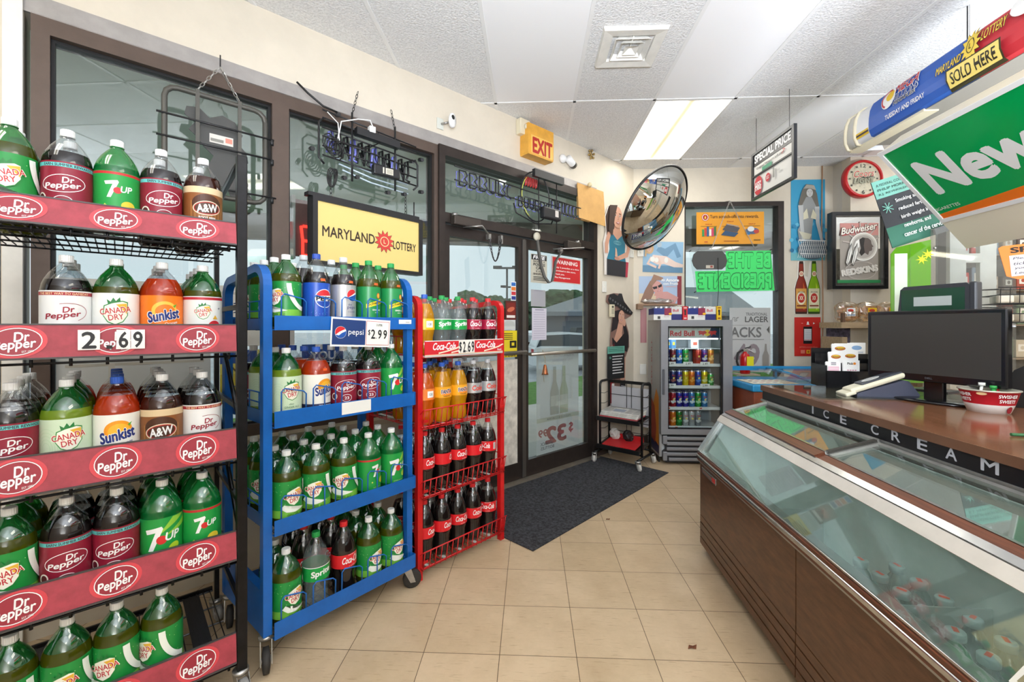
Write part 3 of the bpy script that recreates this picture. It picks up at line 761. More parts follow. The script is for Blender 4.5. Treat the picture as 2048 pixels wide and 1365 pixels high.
def bottle(kind, loc, rz, label, group, sticker=False):
    key = (kind, sticker)
    if key in PRO:
        r = copy_thing(PRO[key], loc, rz, label, group)
        return r
    prof, sd, pl, cap, lc, (z0, z1), art, fill, words_ = KIND[kind]
    t = thing('soda_bottle', label, 'bottle', loc, rz, group)
    P_ = PROF[prof]
    # find radius at height
    def rad(z):
        for (r0, a), (r1, b) in zip(P_[:-1], P_[1:]):
            if a <= z <= b and b > a: return r0 + (r1 - r0) * (z - a) / (b - a)
        return P_[1][0]
    low = [p for i, p in enumerate(P_) if p[1] < fill or i < 2] + [(rad(fill), fill)]
    low = [p for i, p in enumerate(low)]
    up = [(rad(fill), fill)] + [p for i, p in enumerate(P_) if p[1] > fill and i > 2]
    a = MB(); a.lathe(low, sd, 28); a.lathe([(rad(fill) - .0006, fill - .0004), (0, fill - .0004)], sd, 28); a.build('soda', t)
    a = MB(); a.lathe(up, pl, 28); zt = P_[-1][1]
    a.lathe([(.0145, zt - .012), (.0178, zt - .0115), (.0178, zt - .0095), (.0145, zt - .009)], pl, 20)
    a.build('bottle_neck', t)
    cm = P('cap_' + cap[1:], cap, .4)
    a = MB(); seg = 40; vs = []; z0c, z1c = zt - .007, zt + .012
    for z in (z0c, z1c - .002):
        for k in range(seg):
            r_ = .0158 if k % 2 else .0165; q = 2 * PI * k / seg; vs.append((r_ * math.cos(q), r_ * math.sin(q), z))
    for k in range(seg): q = 2 * PI * k / seg; vs.append((.0148 * math.cos(q), .0148 * math.sin(q), z1c))
    fs = [(k, (k + 1) % seg, seg + (k + 1) % seg, seg + k) for k in range(seg)] + [(seg + k, seg + (k + 1) % seg, 2 * seg + (k + 1) % seg, 2 * seg + k) for k in range(seg)] + [tuple(range(2 * seg, 3 * seg))]
    a.add(vs, fs, cm); a.lathe([(.0150, z0c - .0035), (.0162, z0c - .003), (.0162, z0c - .0006)], cm, 24); a.build('cap', t)
    R = max(rad(z0), rad(z1), .0535) + .0006
    lm = P('label_silver', lc, .3, .6) if lc in ('#bfc3c9', '#c9cbce') else ink(lc, .35)
    a = MB(); a.lathe([(R, z0), (R, z1)], lm, 44); lo = a.build('label', t)
    A = Art(.00012); art(A, z0, z1); A.build('label_print', lo, R=R + .0002)
    if sticker:
        A = Art(.0002); A.rect(-.012, .198, .008, .208, '#f2642c'); A.build('price_sticker', t, R=rad(.205) + .0012)
    PRO[key] = t
    return t
ORD = ['front', 'second', 'third', 'fourth', 'fifth', 'sixth']
CN = ['leftmost', 'second', 'middle', 'fourth', 'rightmost']
SN = ['top shelf', 'second shelf', 'third shelf', 'fourth shelf', 'bottom shelf']
def stock(fr, rack, shelf, z, cols, xs, y0, dy, nshelf, tilt=0., twist=.12):
    """cols: one list of kinds per column, front to back; None leaves a gap"""
    sname = 'bottom shelf' if shelf == nshelf - 1 else SN[shelf]
    for c, (kinds, x) in enumerate(zip(cols, xs)):
        for r, k in enumerate(kinds):
            if not k: continue
            st = k.endswith('*'); k = k.rstrip('*')
            rot = 0.
            if '@' in k: k, q = k.split('@'); rot = math.radians(float(q))
            random.seed(hash((rack, shelf, c, r)) % 9999 if False else (len(rack) * 1000 + shelf * 100 + c * 10 + r))
            p = fr.w(x + random.uniform(-.002, .002), y0 + dy * r, z + tilt * r)
            nm = KIND[k][8]
            lab = '%s, %s in %s column, %s, %s rack' % (nm, ORD[r], CN[c], sname, rack)
            # turn the front label roughly towards the aisle
            bottle(k, p, fr.th + rot + (random.uniform(-twist, twist) if r == 0 else random.uniform(-.7, .7)), lab, 'soda bottles on the %s rack' % rack, st)
# ---------------------------------------------------------------- casters
steel = P('zinc_steel', (178, 176, 172), .35, .85, var=.2, vscale=30)
tyre = P('dark_tyre', (48, 45, 42), .7, var=.3, vscale=30)
def caster(par, x, y, ang, r=.045, top=.12, wmat=tyre):
    a = MB(); X = T(x, y, 0) @ Rz(ang)
    a.lathe([(0, top), (.026, top), (.026, top - .012), (0, top - .012)], steel, 16, X)
    for s in (-1, 1): a.prism([(-.02, top - .012), (.02, top - .012), (.045, r - .012), (.02, r - .012), (-.012, top - .03)], s * .019 - .0015, s * .019 + .0015, steel, X)
    o = a.build('caster_fork', par)
    a = MB(); X2 = X @ T(.03, 0, r) @ Rx(PI / 2)
    a.lathe([(0, -.014), (r * .55, -.014), (r * .8, -.012), (r, -.010), (r, .010), (r * .8, .012), (r * .55, .014), (0, .014)], wmat, 24, X2)
    a.lathe([(0, -.0165), (.012, -.0165), (.012, -.014)], steel, 12, X2); a.lathe([(0, .0165), (.012, .0165), (.012, .014)], steel, 12, X2)
    a.build('wheel', o)
# ================================================================ black rack with maroon signs
RK = math.radians(42)
pw = .62
FA = Fr(-.978 - .743 * pw, 1.545 - .669 * pw, RK)     # front left foot; x along the front, y to the back
bm_ = P('black_painted_steel', (26, 26, 29), .3, .5, var=.5, vscale=25)
maroon = P('maroon_sign_plastic', (168, 62, 74), .55, var=.22, vscale=26)
rk = thing('bottle_rack', 'black bottle rack with five maroon shelf signs at the left', 'display rack', FA.o, RK)
dp_ = .56
a = MB(); a.box(pw - .001, pw + .031, -.015, .020, .085, 1.915, bm_, bv=.003); a.build('post', rk)
a = MB(); a.box(-.031, .001, -.015, .020, .085, 1.915, bm_, bv=.003); a.build('post', rk)
a = MB(); a.box(pw + .006, pw + .024, dp_ - .03, dp_, .085, 1.86, bm_, bv=.002); a.build('post', rk)
a = MB(); a.box(-.03, -.002, dp_ - .03, dp_, .085, 1.86, bm_, bv=.002); a.build('post', rk)
for x in (-.02, pw + .01):
    a = MB()
    a.tube([(x + .005, .0, 1.90), (x + .005, .10, 1.90), (x + .005, dp_ - .02, 1.85)], .012, bm_, 6)
    for z in (.30, .66, 1.0, 1.37): a.box(x, x + .012, .02, dp_, z - .0, z + .018, bm_)
    for z in (.75, 1.15): a.tube([(x + .006, .03, z - .2), (x + .006, dp_ - .03, z + .2)], .008, bm_, 6)
    a.build('side_brace', rk)
a = MB()
for z in (.12, .50, .86, 1.23): a.box(0, pw, dp_ - .015, dp_ - .005, z + .0, z + .02, bm_)
a.build('rear_rail', rk)
SZ = [(1.598, 1.672), (1.221, 1.312), (.845, .946), (.490, .582), (.128, .222)]
slat = P('grooved_black_slat', (42, 41, 42), .6, var=.4, vscale=8, stretch=(30, 1, 30), bump=.3, bscale=40)
for k, (z0, z1) in enumerate(SZ):
    a = MB()
    zz = z0 + .002
    for q in range(26):
        x = .012 + q * (pw - .024) / 25
        a.tube([(x, .0, zz), (x, dp_ - .02, zz)], .0022, bm_, 5)
    for y in (.02, .14, .27, .40, dp_ - .02): a.tube([(.0, y, zz - .005), (pw, y, zz - .005)], .0035, bm_, 5)
    a.tube([(.0, -.004, zz - .020), (pw, -.004, zz - .020)], .004, bm_, 6)
    for q in range(8): x = .05 + q * .078; a.tube([(x, -.004, zz - .03), (x, -.004, zz + .0)], .0045, bm_, 6)
    for q in range(5):
        x = .08 + q * .115
        if k >= 2: a.box(x - .028, x + .028, .03, dp_ - .03, zz + .001, zz + .0035, slat)
    a.build('wire_shelf', rk)
    a = MB()
    lean = .012
    pf = [(-.006 - lean, z0), (-.002 - lean, z0), (-.002, z1), (-.006, z1)]
    vs = [(0.002, p[0], p[1]) for p in pf] + [(pw - .003, p[0], p[1]) for p in pf]
    a.add(vs, [(0, 1, 2, 3), (7, 6, 5, 4), (0, 4, 5, 1), (1, 5, 6, 2), (2, 6, 7, 3), (3, 7, 4, 0)], maroon)
    edge = P('sign_edge', (70, 66, 66), .4)
    a.box(0.002, pw - .003, -.0075, .0, z1, z1 + .004, edge); a.box(.002, pw - .003, -.022, -.006, z0 - .005, z0, edge)
    so = a.build('shelf_sign', rk)
    for q in range(3):
        A = Art(.0004); h = (z1 - z0)
        cx = pw - .113 - q * .203; cy = h * .5
        A.ell(cx, cy, .060, h * .50, '#d4434c', .12); A.ell(cx, cy, .050, h * .44, '#9a2a38', .1)
        A.ring(cx, cy, .050, h * .42, .0022, white, .12, 32)
        A.text('Dr', cx + .010, cy + h * .15, .030, h * .28, white, .03, .18, .10); A.text('Pepper', cx - .002, cy - h * .12, .080, h * .36, white, .03, .18, .10)
        A.text('EST.1885', cx + .022, cy - h * .30, .022, h * .06, white, .0, .1, .10)
        A.build('oval_logo', so, X=T(0, -.0066, z0) @ T(0, -lean, 0) @ Rx(-math.atan2(lean, h)))
# price digits on the second sign
A = Art(.0004); z0, z1 = SZ[1]
for ch, w0, w1 in (('2', .399, .352), ('6', .316, .284), ('9', .283, .250)):
    x0, x1 = pw - w0, pw - w1
    A.rect(x0, z0 + .018, x1, z1 - .014, '#f0efe9'); A.text(ch, (x0 + x1) / 2, (z0 + z1) / 2 + .001, (x1 - x0) * .62, .047, '#16161a', .03)
A.rect(pw - .338, z0 + .020, pw - .325, z0 + .030, '#16161a')
A.build('price_digits', rk, X=T(0, -.0215, 0))
for x, y in ((-.01, .0), (pw + .012, .0), (-.01, dp_ - .02), (pw + .012, dp_ - .02)): caster(rk, x, y, -1.4, .032, .085, P('grey_wheel', (150, 148, 145), .5, var=.3))
XS = [.08, .193, .304, .416, .529]
Y0, DY = .072, .1155
stock(FA, 'black', 0, 1.602, [['cd', 'cd', 'cd'], ['dp', 'dp'], ['upr'], ['dp', 'dp', 'dp'], ['aw', 'aw', 'aw', 'aw']], XS, Y0, DY, 5)
stock(FA, 'black', 1, 1.225, [[], ['ddp', 'ddp', 'ddp'], ['cdz', 'cdz', 'cdz'], ['sun', 'sun', 'sun'], ['cdh', 'cdh', 'cdh', 'cdh']], XS, Y0, DY, 5)
stock(FA, 'black', 2, .851, [['dp', 'dp', 'aw', 'dp'], ['cdd', 'cdd', 'cdd', 'sun'], ['sunz', 'sunz', 'sunz', 'sunz'], ['aw', 'aw', 'aw', 'aw'], ['ddp', 'ddp', 'ddp', None]], XS, Y0, DY, 5)
stock(FA, 'black', 3, .497, [['cd', 'cd', 'cd'], ['dp', 'dp', 'dp'], ['dp', 'dp', 'dp'], ['up', 'up', 'cd'], ['upr', 'upr', 'upr']], XS, Y0, DY, 5)
stock(FA, 'black', 4, .134, [['cd', None, None], ['cd'], ['cd@-25'], ['cd@-50'], []], XS, Y0, DY, 5)
# ================================================================ blue rack
TB = math.radians(50.2)
bw = .69
FB = Fr(-.950, 1.648, TB)
blue = P('blue_enamel', (22, 100, 184), .32, .1, var=.12, vscale=14)
rk = thing('bottle_rack', 'blue wheeled bottle rack between the black and red racks', 'display rack', FB.o, TB)
bd = .42
def arch(par, x, m, w, d, top, z0, r=.07):
    a = MB(); pts = [(x, 0, z0)]
    for q in range(0, 91, 15): pts.append((x, r - r * math.cos(math.radians(q)), top - r + r * math.sin(math.radians(q))))
    for q in range(0, 91, 15): pts.append((x, d - r + r * math.sin(math.radians(q)), top - .03 - r + r * math.cos(math.radians(q))))
    pts.append((x, d, z0)); a.tube(pts, w * .7071, m, 4, X=None, ph=PI / 4)
    for q in range(len(a.sm)): a.sm[q] = False
    a.build('side_frame', par)
arch(rk, .017, blue, .032, bd, 1.535, .13); arch(rk, bw - .017, blue, .032, bd, 1.535, .13)
BZ = [(1.293, 1.349), (.918, .982), (.506, .566), (.112, .178)]
for k, (z0, z1) in enumerate(BZ):
    a = MB(); f = -.035
    a.box(.034, bw + .005, f, f + .003, z0, z1, blue); a.box(.034, bw + .005, f, f + .028, z1 - .004, z1, blue) if False else None
    a.box(.034, bw + .005, f + .003, f + .02, z0, z0 + .003, blue)
    a.box(bw, bw + .004, f, .03, z0, z1, blue)
    for x in (.034, bw - .034 - .004): a.box(x, x + .004, .0, bd, z0 + .0, z1 - .01, blue)
    a.box(.034, bw - .034, bd - .004, bd, z0, z1, blue)
    a.build('shelf_frame', rk)
    a = MB(); dk = P('dark_wire', (60, 70, 96), .4, .5)
    for q in range(22): x = .045 + q * (bw - .09) / 21; a.tube([(x, f + .004, z0 + .004), (x, bd - .004, z0 + .004)], .002, dk, 5)
    for y in (.03, .15, .28, .4): a.tube([(.034, y, z0 + .0005), (bw - .034, y, z0 + .0005)], .003, dk, 5)
    a.build('wire_deck', rk)
    a = MB(); h = .085
    for q in range(5):
        xa, xb = .060 + q * .124, .155 + q * .124
        a.tube([(xa, f + .005, z1 - .02), (xa, f + .003, z1 + h - .012), (xa + .012, f + .003, z1 + h), (xb - .012, f + .003, z1 + h * .8), (xb, f + .003, z1 + h * .8 - .012), (xb, f + .005, z1 - .02)], .0028, blue, 6)
        if q % 2: a.tube([((xa + xb) / 2, f + .003, z1 - .02), ((xa + xb) / 2, f + .003, z1 + h * .86)], .0026, blue, 6)
        if q == 0: continue
    for x in (.036, bw - .006):
        for z in (z1 + .02, z1 + .06): a.tube([(x, .02, z), (x, bd - .02, z)], .0028, blue, 6)
        for y in (.12, .22, .32): a.tube([(x, y, z1 - .03), (x, y, z1 + .06)], .0024, blue, 6)
    a.build('wire_guard', rk)
a = MB(); a.box(.002, .032, .01, bd - .01, .13, .30, blue); a.build('side_plate', rk)
A = Art(.0004); A.rect(.305, .010, .445, .061, '#e9e9e4'); A.build('blank_label', rk, X=T(0, -.0355, BZ[1][0]))
A = Art(.0004); A.rect(.595, .026, .668, .046, '#f0f0ec'); A.text('00000', .645, .034, .022, .006, '#222222'); A.build('shelf_tag', rk, X=T(0, -.0355, BZ[0][0]))
caster(rk, .02, .01, -1.9, .045, .125); caster(rk, bw - .02, .01, -.5, .045, .125); caster(rk, .02, bd - .02, -1.9, .045, .125); caster(rk, bw - .02, bd - .02, 1., .045, .125)
XB = [.105, .228, .352, .475, .60]
YB0, DYB = .035, .112
stock(FB, 'blue', 0, 1.299, [['cd@-60', 'cd@-20', 'cd', 'cd'], ['pep*', 'dcok', 'ddp'], ['dpep@15*', 'dpep', None], ['sch@10*', 'sch', 'sch'], ['sch@10*', 'sch', 'cd']], XB, YB0, DYB, 4)
stock(FB, 'blue', 1, .924, [['cdd', 'cdd', 'cdd', 'dp'], ['sunz@20*', 'sunz', 'sunz', 'sunz'], ['dp@-15', 'dp', 'dp'], ['dp@-15', 'dp', 'dp'], ['up', 'up', 'cd']], XB, YB0, DYB, 4)
stock(FB, 'blue', 2, .512, [['cd@12', 'cd', 'cd', 'cd'], ['cd@-25', 'cd', 'cd', 'cd'], ['cd@-30', 'cd', 'cd', 'up'], ['upr@15', 'up', 'up', 'up'], ['up', 'up', 'up']], XB, YB0, DYB, 4)
stock(FB, 'blue', 3, .118, [['cd@20', 'cd'], ['spr', 'coke', 'coke'], ['coke@12', 'coke', 'coke'], ['cd@12', 'cd', 'cd'], ['cd@8', 'cd', 'cd']], XB, YB0, DYB, 4)
# hanging price sign on the blue rack
sg = thing('price_sign', 'white-edged blue cola price card reading 2.99 on the blue rack', 'sign', FB.w(.255, -.044, 1.232), TB)
a = MB(); Xs = Ry(.05)
a.box(-.006, .282, .0005, .002, -.008, .116, P('sign_card', (236, 236, 230), .5), X=Xs); so = a.build('card', sg)
A = Art(.0003); A.rect(0, 0, .155, .108, '#1c3a72'); A.rect(.158, 0, .276, .108, '#c23a44'); A.rect(.160, .002, .274, .106, '#ecebe2')
globe(A, .037, .052, .026); A.text('pepsi', .108, .052, .072, .030, white, 0)
A.text('$', .172, .056, .010, .026, '#16161a', .02); A.text('2', .192, .050, .020, .040, '#16161a', .02); A.rect(.2055, .030, .2095, .034, '#16161a'); A.text('9', .226, .050, .018, .040, '#16161a', .02); A.text('9', .254, .050, .018, .040, '#16161a', .02)
A.text('2 LITER', .222, .092, .03, .009, '#333333', .02)
A.build('card_print', so, X=Xs @ T(0, 0, 0))
# ================================================================ red rack
TR = math.radians(46.5)
rw = .625
FR = Fr(-.490, 2.228, TR)
red = P('red_enamel', (206, 26, 30), .35, .05, var=.15, vscale=16)
rk = thing('bottle_rack', 'red wire bottle rack by the entrance door', 'display rack', FR.o, TR)
rd = .50
arch(rk, .014, red, .030, rd, 1.452, .0, .05); arch(rk, rw - .014, red, .030, rd, 1.452, .0, .05)
RZ = [1.153, .785, .425, .062]
for k, z in enumerate(RZ):
    a = MB()
    for q in range(20): x = .03 + q * (rw - .06) / 19; a.tube([(x, -.02, z - .003), (x, rd - .01, z - .003)], .002, red, 5)
    for y in (-.02, .12, .26, .40, rd - .01): a.tube([(.02, y, z - .008), (rw - .02, y, z - .008)], .0032, red, 5)
    gl = P('white_glide', (214, 212, 206), .5)
    for q in range(6):
        x = .06 + q * .112
        if x < rw - .04: a.box(x - .010, x + .010, -.018, rd - .03, z - .001, z + .0008, gl)
    for x in (.006, rw - .006):
        for zz in (z + .0, z + .10): a.tube([(x, .0, zz), (x, rd, zz)], .003, red, 5)
        for y in (.1, .2, .3, .4): a.tube([(x, y, z), (x, y, z + .10)], .0022, red, 5)
    a.build('wire_shelf', rk)
    if k:
        a = MB(); f0, f1 = -.030, -.048
        a.tube([(.012, f0, z + .005), (rw - .012, f0, z + .005)], .0035, red, 6); a.tube([(.012, f1, z + .095), (rw - .012, f1, z + .095)], .0035, red, 6)
        for q in range(17):
            x = .02 + q * (rw - .04) / 16
            a.tube([(x, f0, z - .008), (x, f1, z + .095)], .0026, red, 6)
        a.box(.02, .05, f0 - .004, f0, z + .028, z + .042, red); a.box(rw - .05, rw - .02, f0 - .004, f0, z + .028, z + .042, red)
        for x in (.014, rw - .014): a.tube([(x, .0, z + .06), (x, f1, z + .095)], .003, red, 5); a.tube([(x, .0, z + .005), (x, f0, z + .005)], .003, red, 5)
        a.build('wire_front', rk)
a = MB(); a.box(.02, rw - .005, rd - .012, rd, 1.40, 1.425, red); a.box(.02, rw - .02, rd - .012, rd, .1, .13, red); a.build('rear_rail', rk)
# coloured sign strip of the top shelf
a = MB(); a.box(.030, rw - .030, -.032, -.027, 1.155, 1.232, ink('#d12630')); a.box(.03, rw - .03, -.033, .0, 1.146, 1.155, P('clear_strip', (190, 188, 184), .3)); so = a.build('shelf_sign', rk)
A = Art(.0004); H = .077; W0, W1 = .030, rw - .030
A.rect(W0, 0, W1, .004, '#e9c9a0'); A.rect(W0, H - .004, W1, H, '#f0ede6')
for cx in (.155, .455):
    A.text('Coca-Cola', cx, .046, .150, .036, white, .03, .35)
for s, cx in ((1, .215), (-1, .30), (1, .54)):
    A.poly([(cx - .10, .006), (cx - .04, .016), (cx + .02, .028), (cx + .06, .044), (cx + .05, .048), (cx + .01, .034), (cx - .05, .022), (cx - .10, .014)], '#efd9c0')
A.text('Real.', .265, .014, .035, .011, white, .02); A.text('Real.', .565, .014, .035, .011, white, .02)
A.rect(.250, .004, .365, .074, '#e8e4da')
for ch, cx, w_ in (('$', .262, .016), ('2', .289, .018), ('6', .324, .018), ('9', .351, .018)): A.text(ch, cx, .038, w_, .056, '#16161a', .03)
A.rect(.303, .010, .309, .016, '#16161a')
A.build('sign_print', so, X=T(0, -.0325, 1.155))
XR_ = [.078, .192, .306, .420, .540]
YR0, DYR = .042, .110
stock(FR, 'red', 0, 1.155, [['yel', 'yel', 'yel', 'grn'], ['spr@-10', 'spr', 'spr', 'grn'], ['spr@-10', 'spr', 'grn', 'coke'], ['cher@-12', 'coke', 'coke', 'coke'], ['cher@-12', 'coke', 'coke']], XR_, YR0, DYR, 4)
stock(FR, 'red', 1, .787, [['ora', 'ora', 'fan'], ['fan', 'fan', 'fan'], ['fan', 'fan', 'fan', 'coke'], ['dcok@-12', 'dcok', 'dcok', 'coke'], ['dcok@-12', 'dcok', 'dcok']], XR_, YR0, DYR, 4)
stock(FR, 'red', 2, .427, [['coke@20', 'coke', 'coke'], ['coke@60', 'coke', 'coke'], ['coke', 'coke', 'coke'], ['coke@50', 'coke', 'coke'], ['coke@-70', 'coke', 'coke']], XR_, YR0, DYR, 4)
stock(FR, 'red', 3, .064, [['coke@30', 'coke', 'coke'], ['coke@20', 'coke', 'coke'], ['coke', 'coke', 'coke'], ['coke@15', 'coke', 'coke'], ['coke@-50', 'coke', 'coke']], XR_, YR0, DYR, 4)
# ================================================================ ice cream freezer
TF = math.radians(-94.88)
def loc2(x, y): return (.9964 * x + .085 * y, -.085 * x + .9964 * y)
FZ = Fr(*loc2(.874, 2.622), TF)                      # x runs from the far end towards the camera, y into the freezer
chrome = P('worn_chrome', (200, 200, 198), .22, .95, var=.18, vscale=20)
alu = P('dull_aluminium', (176, 176, 172), .4, .8, var=.15, vscale=20)
wood = P('walnut_laminate', (100, 68, 47), .35, var=.45, vscale=5, stretch=(2, 2, 9), spec=.4)
wood2 = P('dark_wood_strip', (104, 58, 38), .3, var=.5, vscale=6, stretch=(1, 30, 30))
liner = P('freezer_liner', (226, 232, 228), .5, var=.15, vscale=8)
L = 3.05; DF = .385
fz = thing('chest_freezer', 'long ice cream freezer with dark walnut panels and sloping glass beside the counter', 'freezer', FZ.o, TF)
a = MB()
for x0, x1 in ((0.004, .985), (.991, 1.975), (1.981, L)):
    a.box(x0, x1, .004, .02, .215, .52, wood)
    for k in range(4):
        z = .05 + k * .042
        a.box(x0, x1, .002 + .001 * (k % 2), .02, z, z + .036, wood)
a.box(0.004, L, .012, .03, .045, .52, P('panel_gap', (26, 20, 18), .6))
a.build('front_panel', fz)
a = MB(); a.box(.004, L, .03, DF, .05, .10, P('panel_gap', (26, 20, 18), .6)); a.box(.05, L, .06, DF, .0, .05, P('panel_gap', (26, 20, 18), .6)); a.box(0, .004, .004, DF, .05, .56, alu)
a.build('base', fz)
a = MB()
a.box(-.004, L, -.006, .02, .52, .532, alu); a.box(-.004, L, -.012, .02, .532, .543, wood2)
a.box(-.006, L, -.016, .025, .543, .562, chrome, bv=.004); a.box(-.006, L, -.010, .03, .562, .574, wood2); a.box(-.006, L, -.004, .04, .574, .584, chrome, bv=.002)
a.build('chrome_rail', fz)
# liner and shelf inside
a = MB(); a.box(.03, L - .02, .04, DF - .02, .30, .31, liner); a.box(.03, L - .02, .035, .045, .31, .575, liner); a.box(.03, L - .02, DF - .03, DF - .02, .31, .84, liner); a.prism([(.03, .30), (.03, .56), (.14, .75), (DF - .02, .835), (DF - .02, .30)], -.030, -.020, liner, Rz(PI / 2))
a.box(1.30, 1.305, .05, DF - .03, .31, .52, P('wire_divider', (150, 158, 156), .4)); a.box(.55, .555, .05, DF - .03, .31, .48, P('wire_divider', (150, 158, 156), .4))
a.build('liner', fz)
fglass = clear('freezer_front_glass', (238, 246, 243), .07, .02, body=.10, bodycol=(205, 222, 216), edge=.6)
lglass = clear('freezer_lid_glass', (238, 244, 241), .16, .015, body=.04, bodycol=(190, 205, 200), edge=.85)
def sheet(mb, x0, x1, p0, p1, t, m):
    dx, dz = p1[0] - p0[0], p1[1] - p0[1]; l = math.hypot(dx, dz); nx, nz = -dz / l * t, dx / l * t
    vs = [(x, p[0] + q * nx, p[1] + q * nz) for x in (x0, x1) for q in (0, 1) for p in (p0, p1)]
    mb.add(vs, [(0, 1, 3, 2), (4, 6, 7, 5), (0, 4, 5, 1), (2, 3, 7, 6), (0, 2, 6, 4), (1, 5, 7, 3)], m)
G0, G1 = (.004, .584), (.125, .770)
a = MB(); sheet(a, .035, L, G0, G1, .004, fglass); a.build('front_glass', fz)
a = MB(); sheet(a, -.004, .035, (.0, .580), (.125, .772), .012, chrome); sheet(a, .0, .014, (.13, .775), (.38, .858), .02, chrome)
a.add([(0, .01, .56), (0, .14, .78), (0, DF, .858), (0, DF, .56)], [(0, 1, 2, 3)], alu); a.build('end_frame', fz)
pale = P('pale_plastic_trim', (206, 200, 190), .5, var=.12)
a = MB(); sheet(a, -.002, L, (.110, .752), (.132, .784), .014, pale); sheet(a, -.002, L, (.128, .786), (.150, .797), .010, chrome)
for x0, x1, dz in ((.0, .855, .010), (.850, L, .0)):
    sheet(a, x0, x1, (.146, .790 + dz), (.184, .804 + dz), .012, wood2); sheet(a, x0, x1, (.184, .804 + dz), (.192, .806 + dz), .014, chrome)
    sheet(a, x0, x1, (.366, .852 + dz), (.380, .856 + dz), .012, alu)
a.build('lid_rail', fz)
for x0, x1, dz in ((.016, .86, .010), (.86, 1.86, .0), (1.88, L, .010)):
    a = MB(); sheet(a, x0, x1, (.192, .806 + dz), (.366, .852 + dz), .005, lglass); lo = a.build('glass_lid', fz)
    a = MB(); sheet(a, x1 - .016, x1, (.190, .809 + dz), (.368, .857 + dz), .010, P('lid_edge', (70, 68, 64), .4, .5)); sheet(a, x0, x0 + .01, (.190, .809 + dz), (.368, .857 + dz), .010, alu); a.build('lid_edge', lo)
a = MB(); x0, z0 = FZ.at(1404, 937, .0); a.box(.045, .255, -.003, .004, .468, .502, chrome, bv=.002); a.box(.06, .20, -.004, -.002, .476, .494, P('badge_brown', (120, 100, 92), .4)); a.box(.205, .245, -.0045, -.002, .474, .496, ink('#c43a34')); a.build('badge', fz)
# torn sticker inside the front glass
A = Art(.0006); A.poly([(2.02, .02), (2.12, .0), (2.13, .10), (2.03, .115)], '#e2dfd4'); A.poly([(2.03, .03), (2.11, .012), (2.12, .085), (2.04, .09)], '#8e8668'); A.ell(2.05, .135, .016, .03, '#e8e6e0', .3); A.ell(2.05, .135, .006, .014, '#b03a44', .3)
A.build('torn_sticker', fz, X=T(-.32, G0[0] - .001, G0[1] + .02) @ Rx(-math.atan2(G1[0] - G0[0], G1[1] - G0[1])))
# bottles lying in the cold
jar_cl = clear('frosted_clear_plastic', (222, 232, 230), .12, .08, body=.35, bodycol=(170, 190, 186), edge=.8)
jcap = P('frosted_cap', (168, 182, 182), .45)
proto = None; n = 0
for r in range(2):
    for q in range(15):
        x = 1.02 + q * .088 + r * .03; y = .20 + r * .095
        random.seed(q * 3 + r); z = .315 + random.choice((0, .0, .02)) * 0
        lab = 'frosted clear bottle in the freezer, %s row, %s from the far end' % (('front', 'rear')[r], ('first', 'second', 'third', 'fourth', 'fifth', 'sixth', 'seventh', 'eighth', 'ninth', 'tenth', 'eleventh', 'twelfth', 'thirteenth', 'fourteenth', 'fifteenth')[q])
        if proto is None:
            proto = thing('water_bottle', lab, 'bottle', FZ.w(x, y, z), TF, 'clear bottles in the freezer')
            a = MB(); a.lathe([(0, 0), (.030, 0), (.033, .01), (.033, .04), (.031, .05), (.033, .06), (.031, .075), (.033, .09), (.033, .12), (.026, .145), (.018, .158), (.018, .170)], jar_cl, 18); a.build('bottle_body', proto)
            a = MB(); a.lathe([(.021, .165), (.022, .168), (.022, .184), (.020, .187), (0, .188)], jcap, 20); cc = a.build('cap', proto)
            A = Art(.0003); A.rect(-.012, -.006, .012, .006, '#f0502a'); A.build('price_dot', cc, X=T(0, 0, .1885) @ Rx(-PI / 2))
        else: copy_thing(proto, FZ.w(x, y, z), TF + random.uniform(-1, 1), lab)
# ================================================================ counter
FC = Fr(*loc2(1.262, 2.715), TF)
ct = thing('sales_counter', 'brown wood-grain sales counter with black ICE CREAM board along its edge', 'counter', FC.o, TF)
ctop = P('glossy_brown_laminate', (128, 84, 58), .14, var=.30, vscale=4, stretch=(2, 14, 2), spec=.6)
cedge = P('brown_counter_edge', (112, 78, 58), .35, var=.2, vscale=6)
CL = 3.1
a = MB(); a.box(0, CL, 0, .98, .935, .955, ctop); a.box(0, CL, -.004, 0, .925, .956, cedge); a.box(-.004, 0, 0, .98, .925, .956, cedge); a.build('counter_top', ct)
a = MB(); a.box(.015, CL, .02, .94, .0, .934, P('counter_carcass', (120, 100, 82), .6)); a.build('cabinet', ct)
a = MB(); a.box(.008, CL, .004, .016, .874, .934, P('black_sign_board', (22, 22, 26), .3, spec=.4)); bo = a.build('sign_board', ct)
a = MB(); a.box(.0, CL, -.003, .02, .862, .874, alu); a.build('metal_strip', ct)
for ch, u in zip('ICECREAM', (1626, 1652.6, 1687, 1750, 1792, 1845, 1903, 1980)):
    x, z = FC.at(u, 850, .004); A = Art(.0008); A.text(ch, x, .905, {'I': .009, 'M': .050}.get(ch, .038), .036, '#c4c6cc', .022); A.build('letter', bo, X=T(0, .0038, 0))
# a glass desk sheet at the far end of the counter
a = MB(); a.box(.02, .50, .05, .80, .9555, .9605, clear('desk_glass', (214, 222, 216), .16, .03, body=.12, bodycol=(150, 150, 140))); o = tag(a.build('glass_sheet'), 'scuffed glass sheet lying on the far end of the counter', 'glass sheet'); o.matrix_world = FC.X
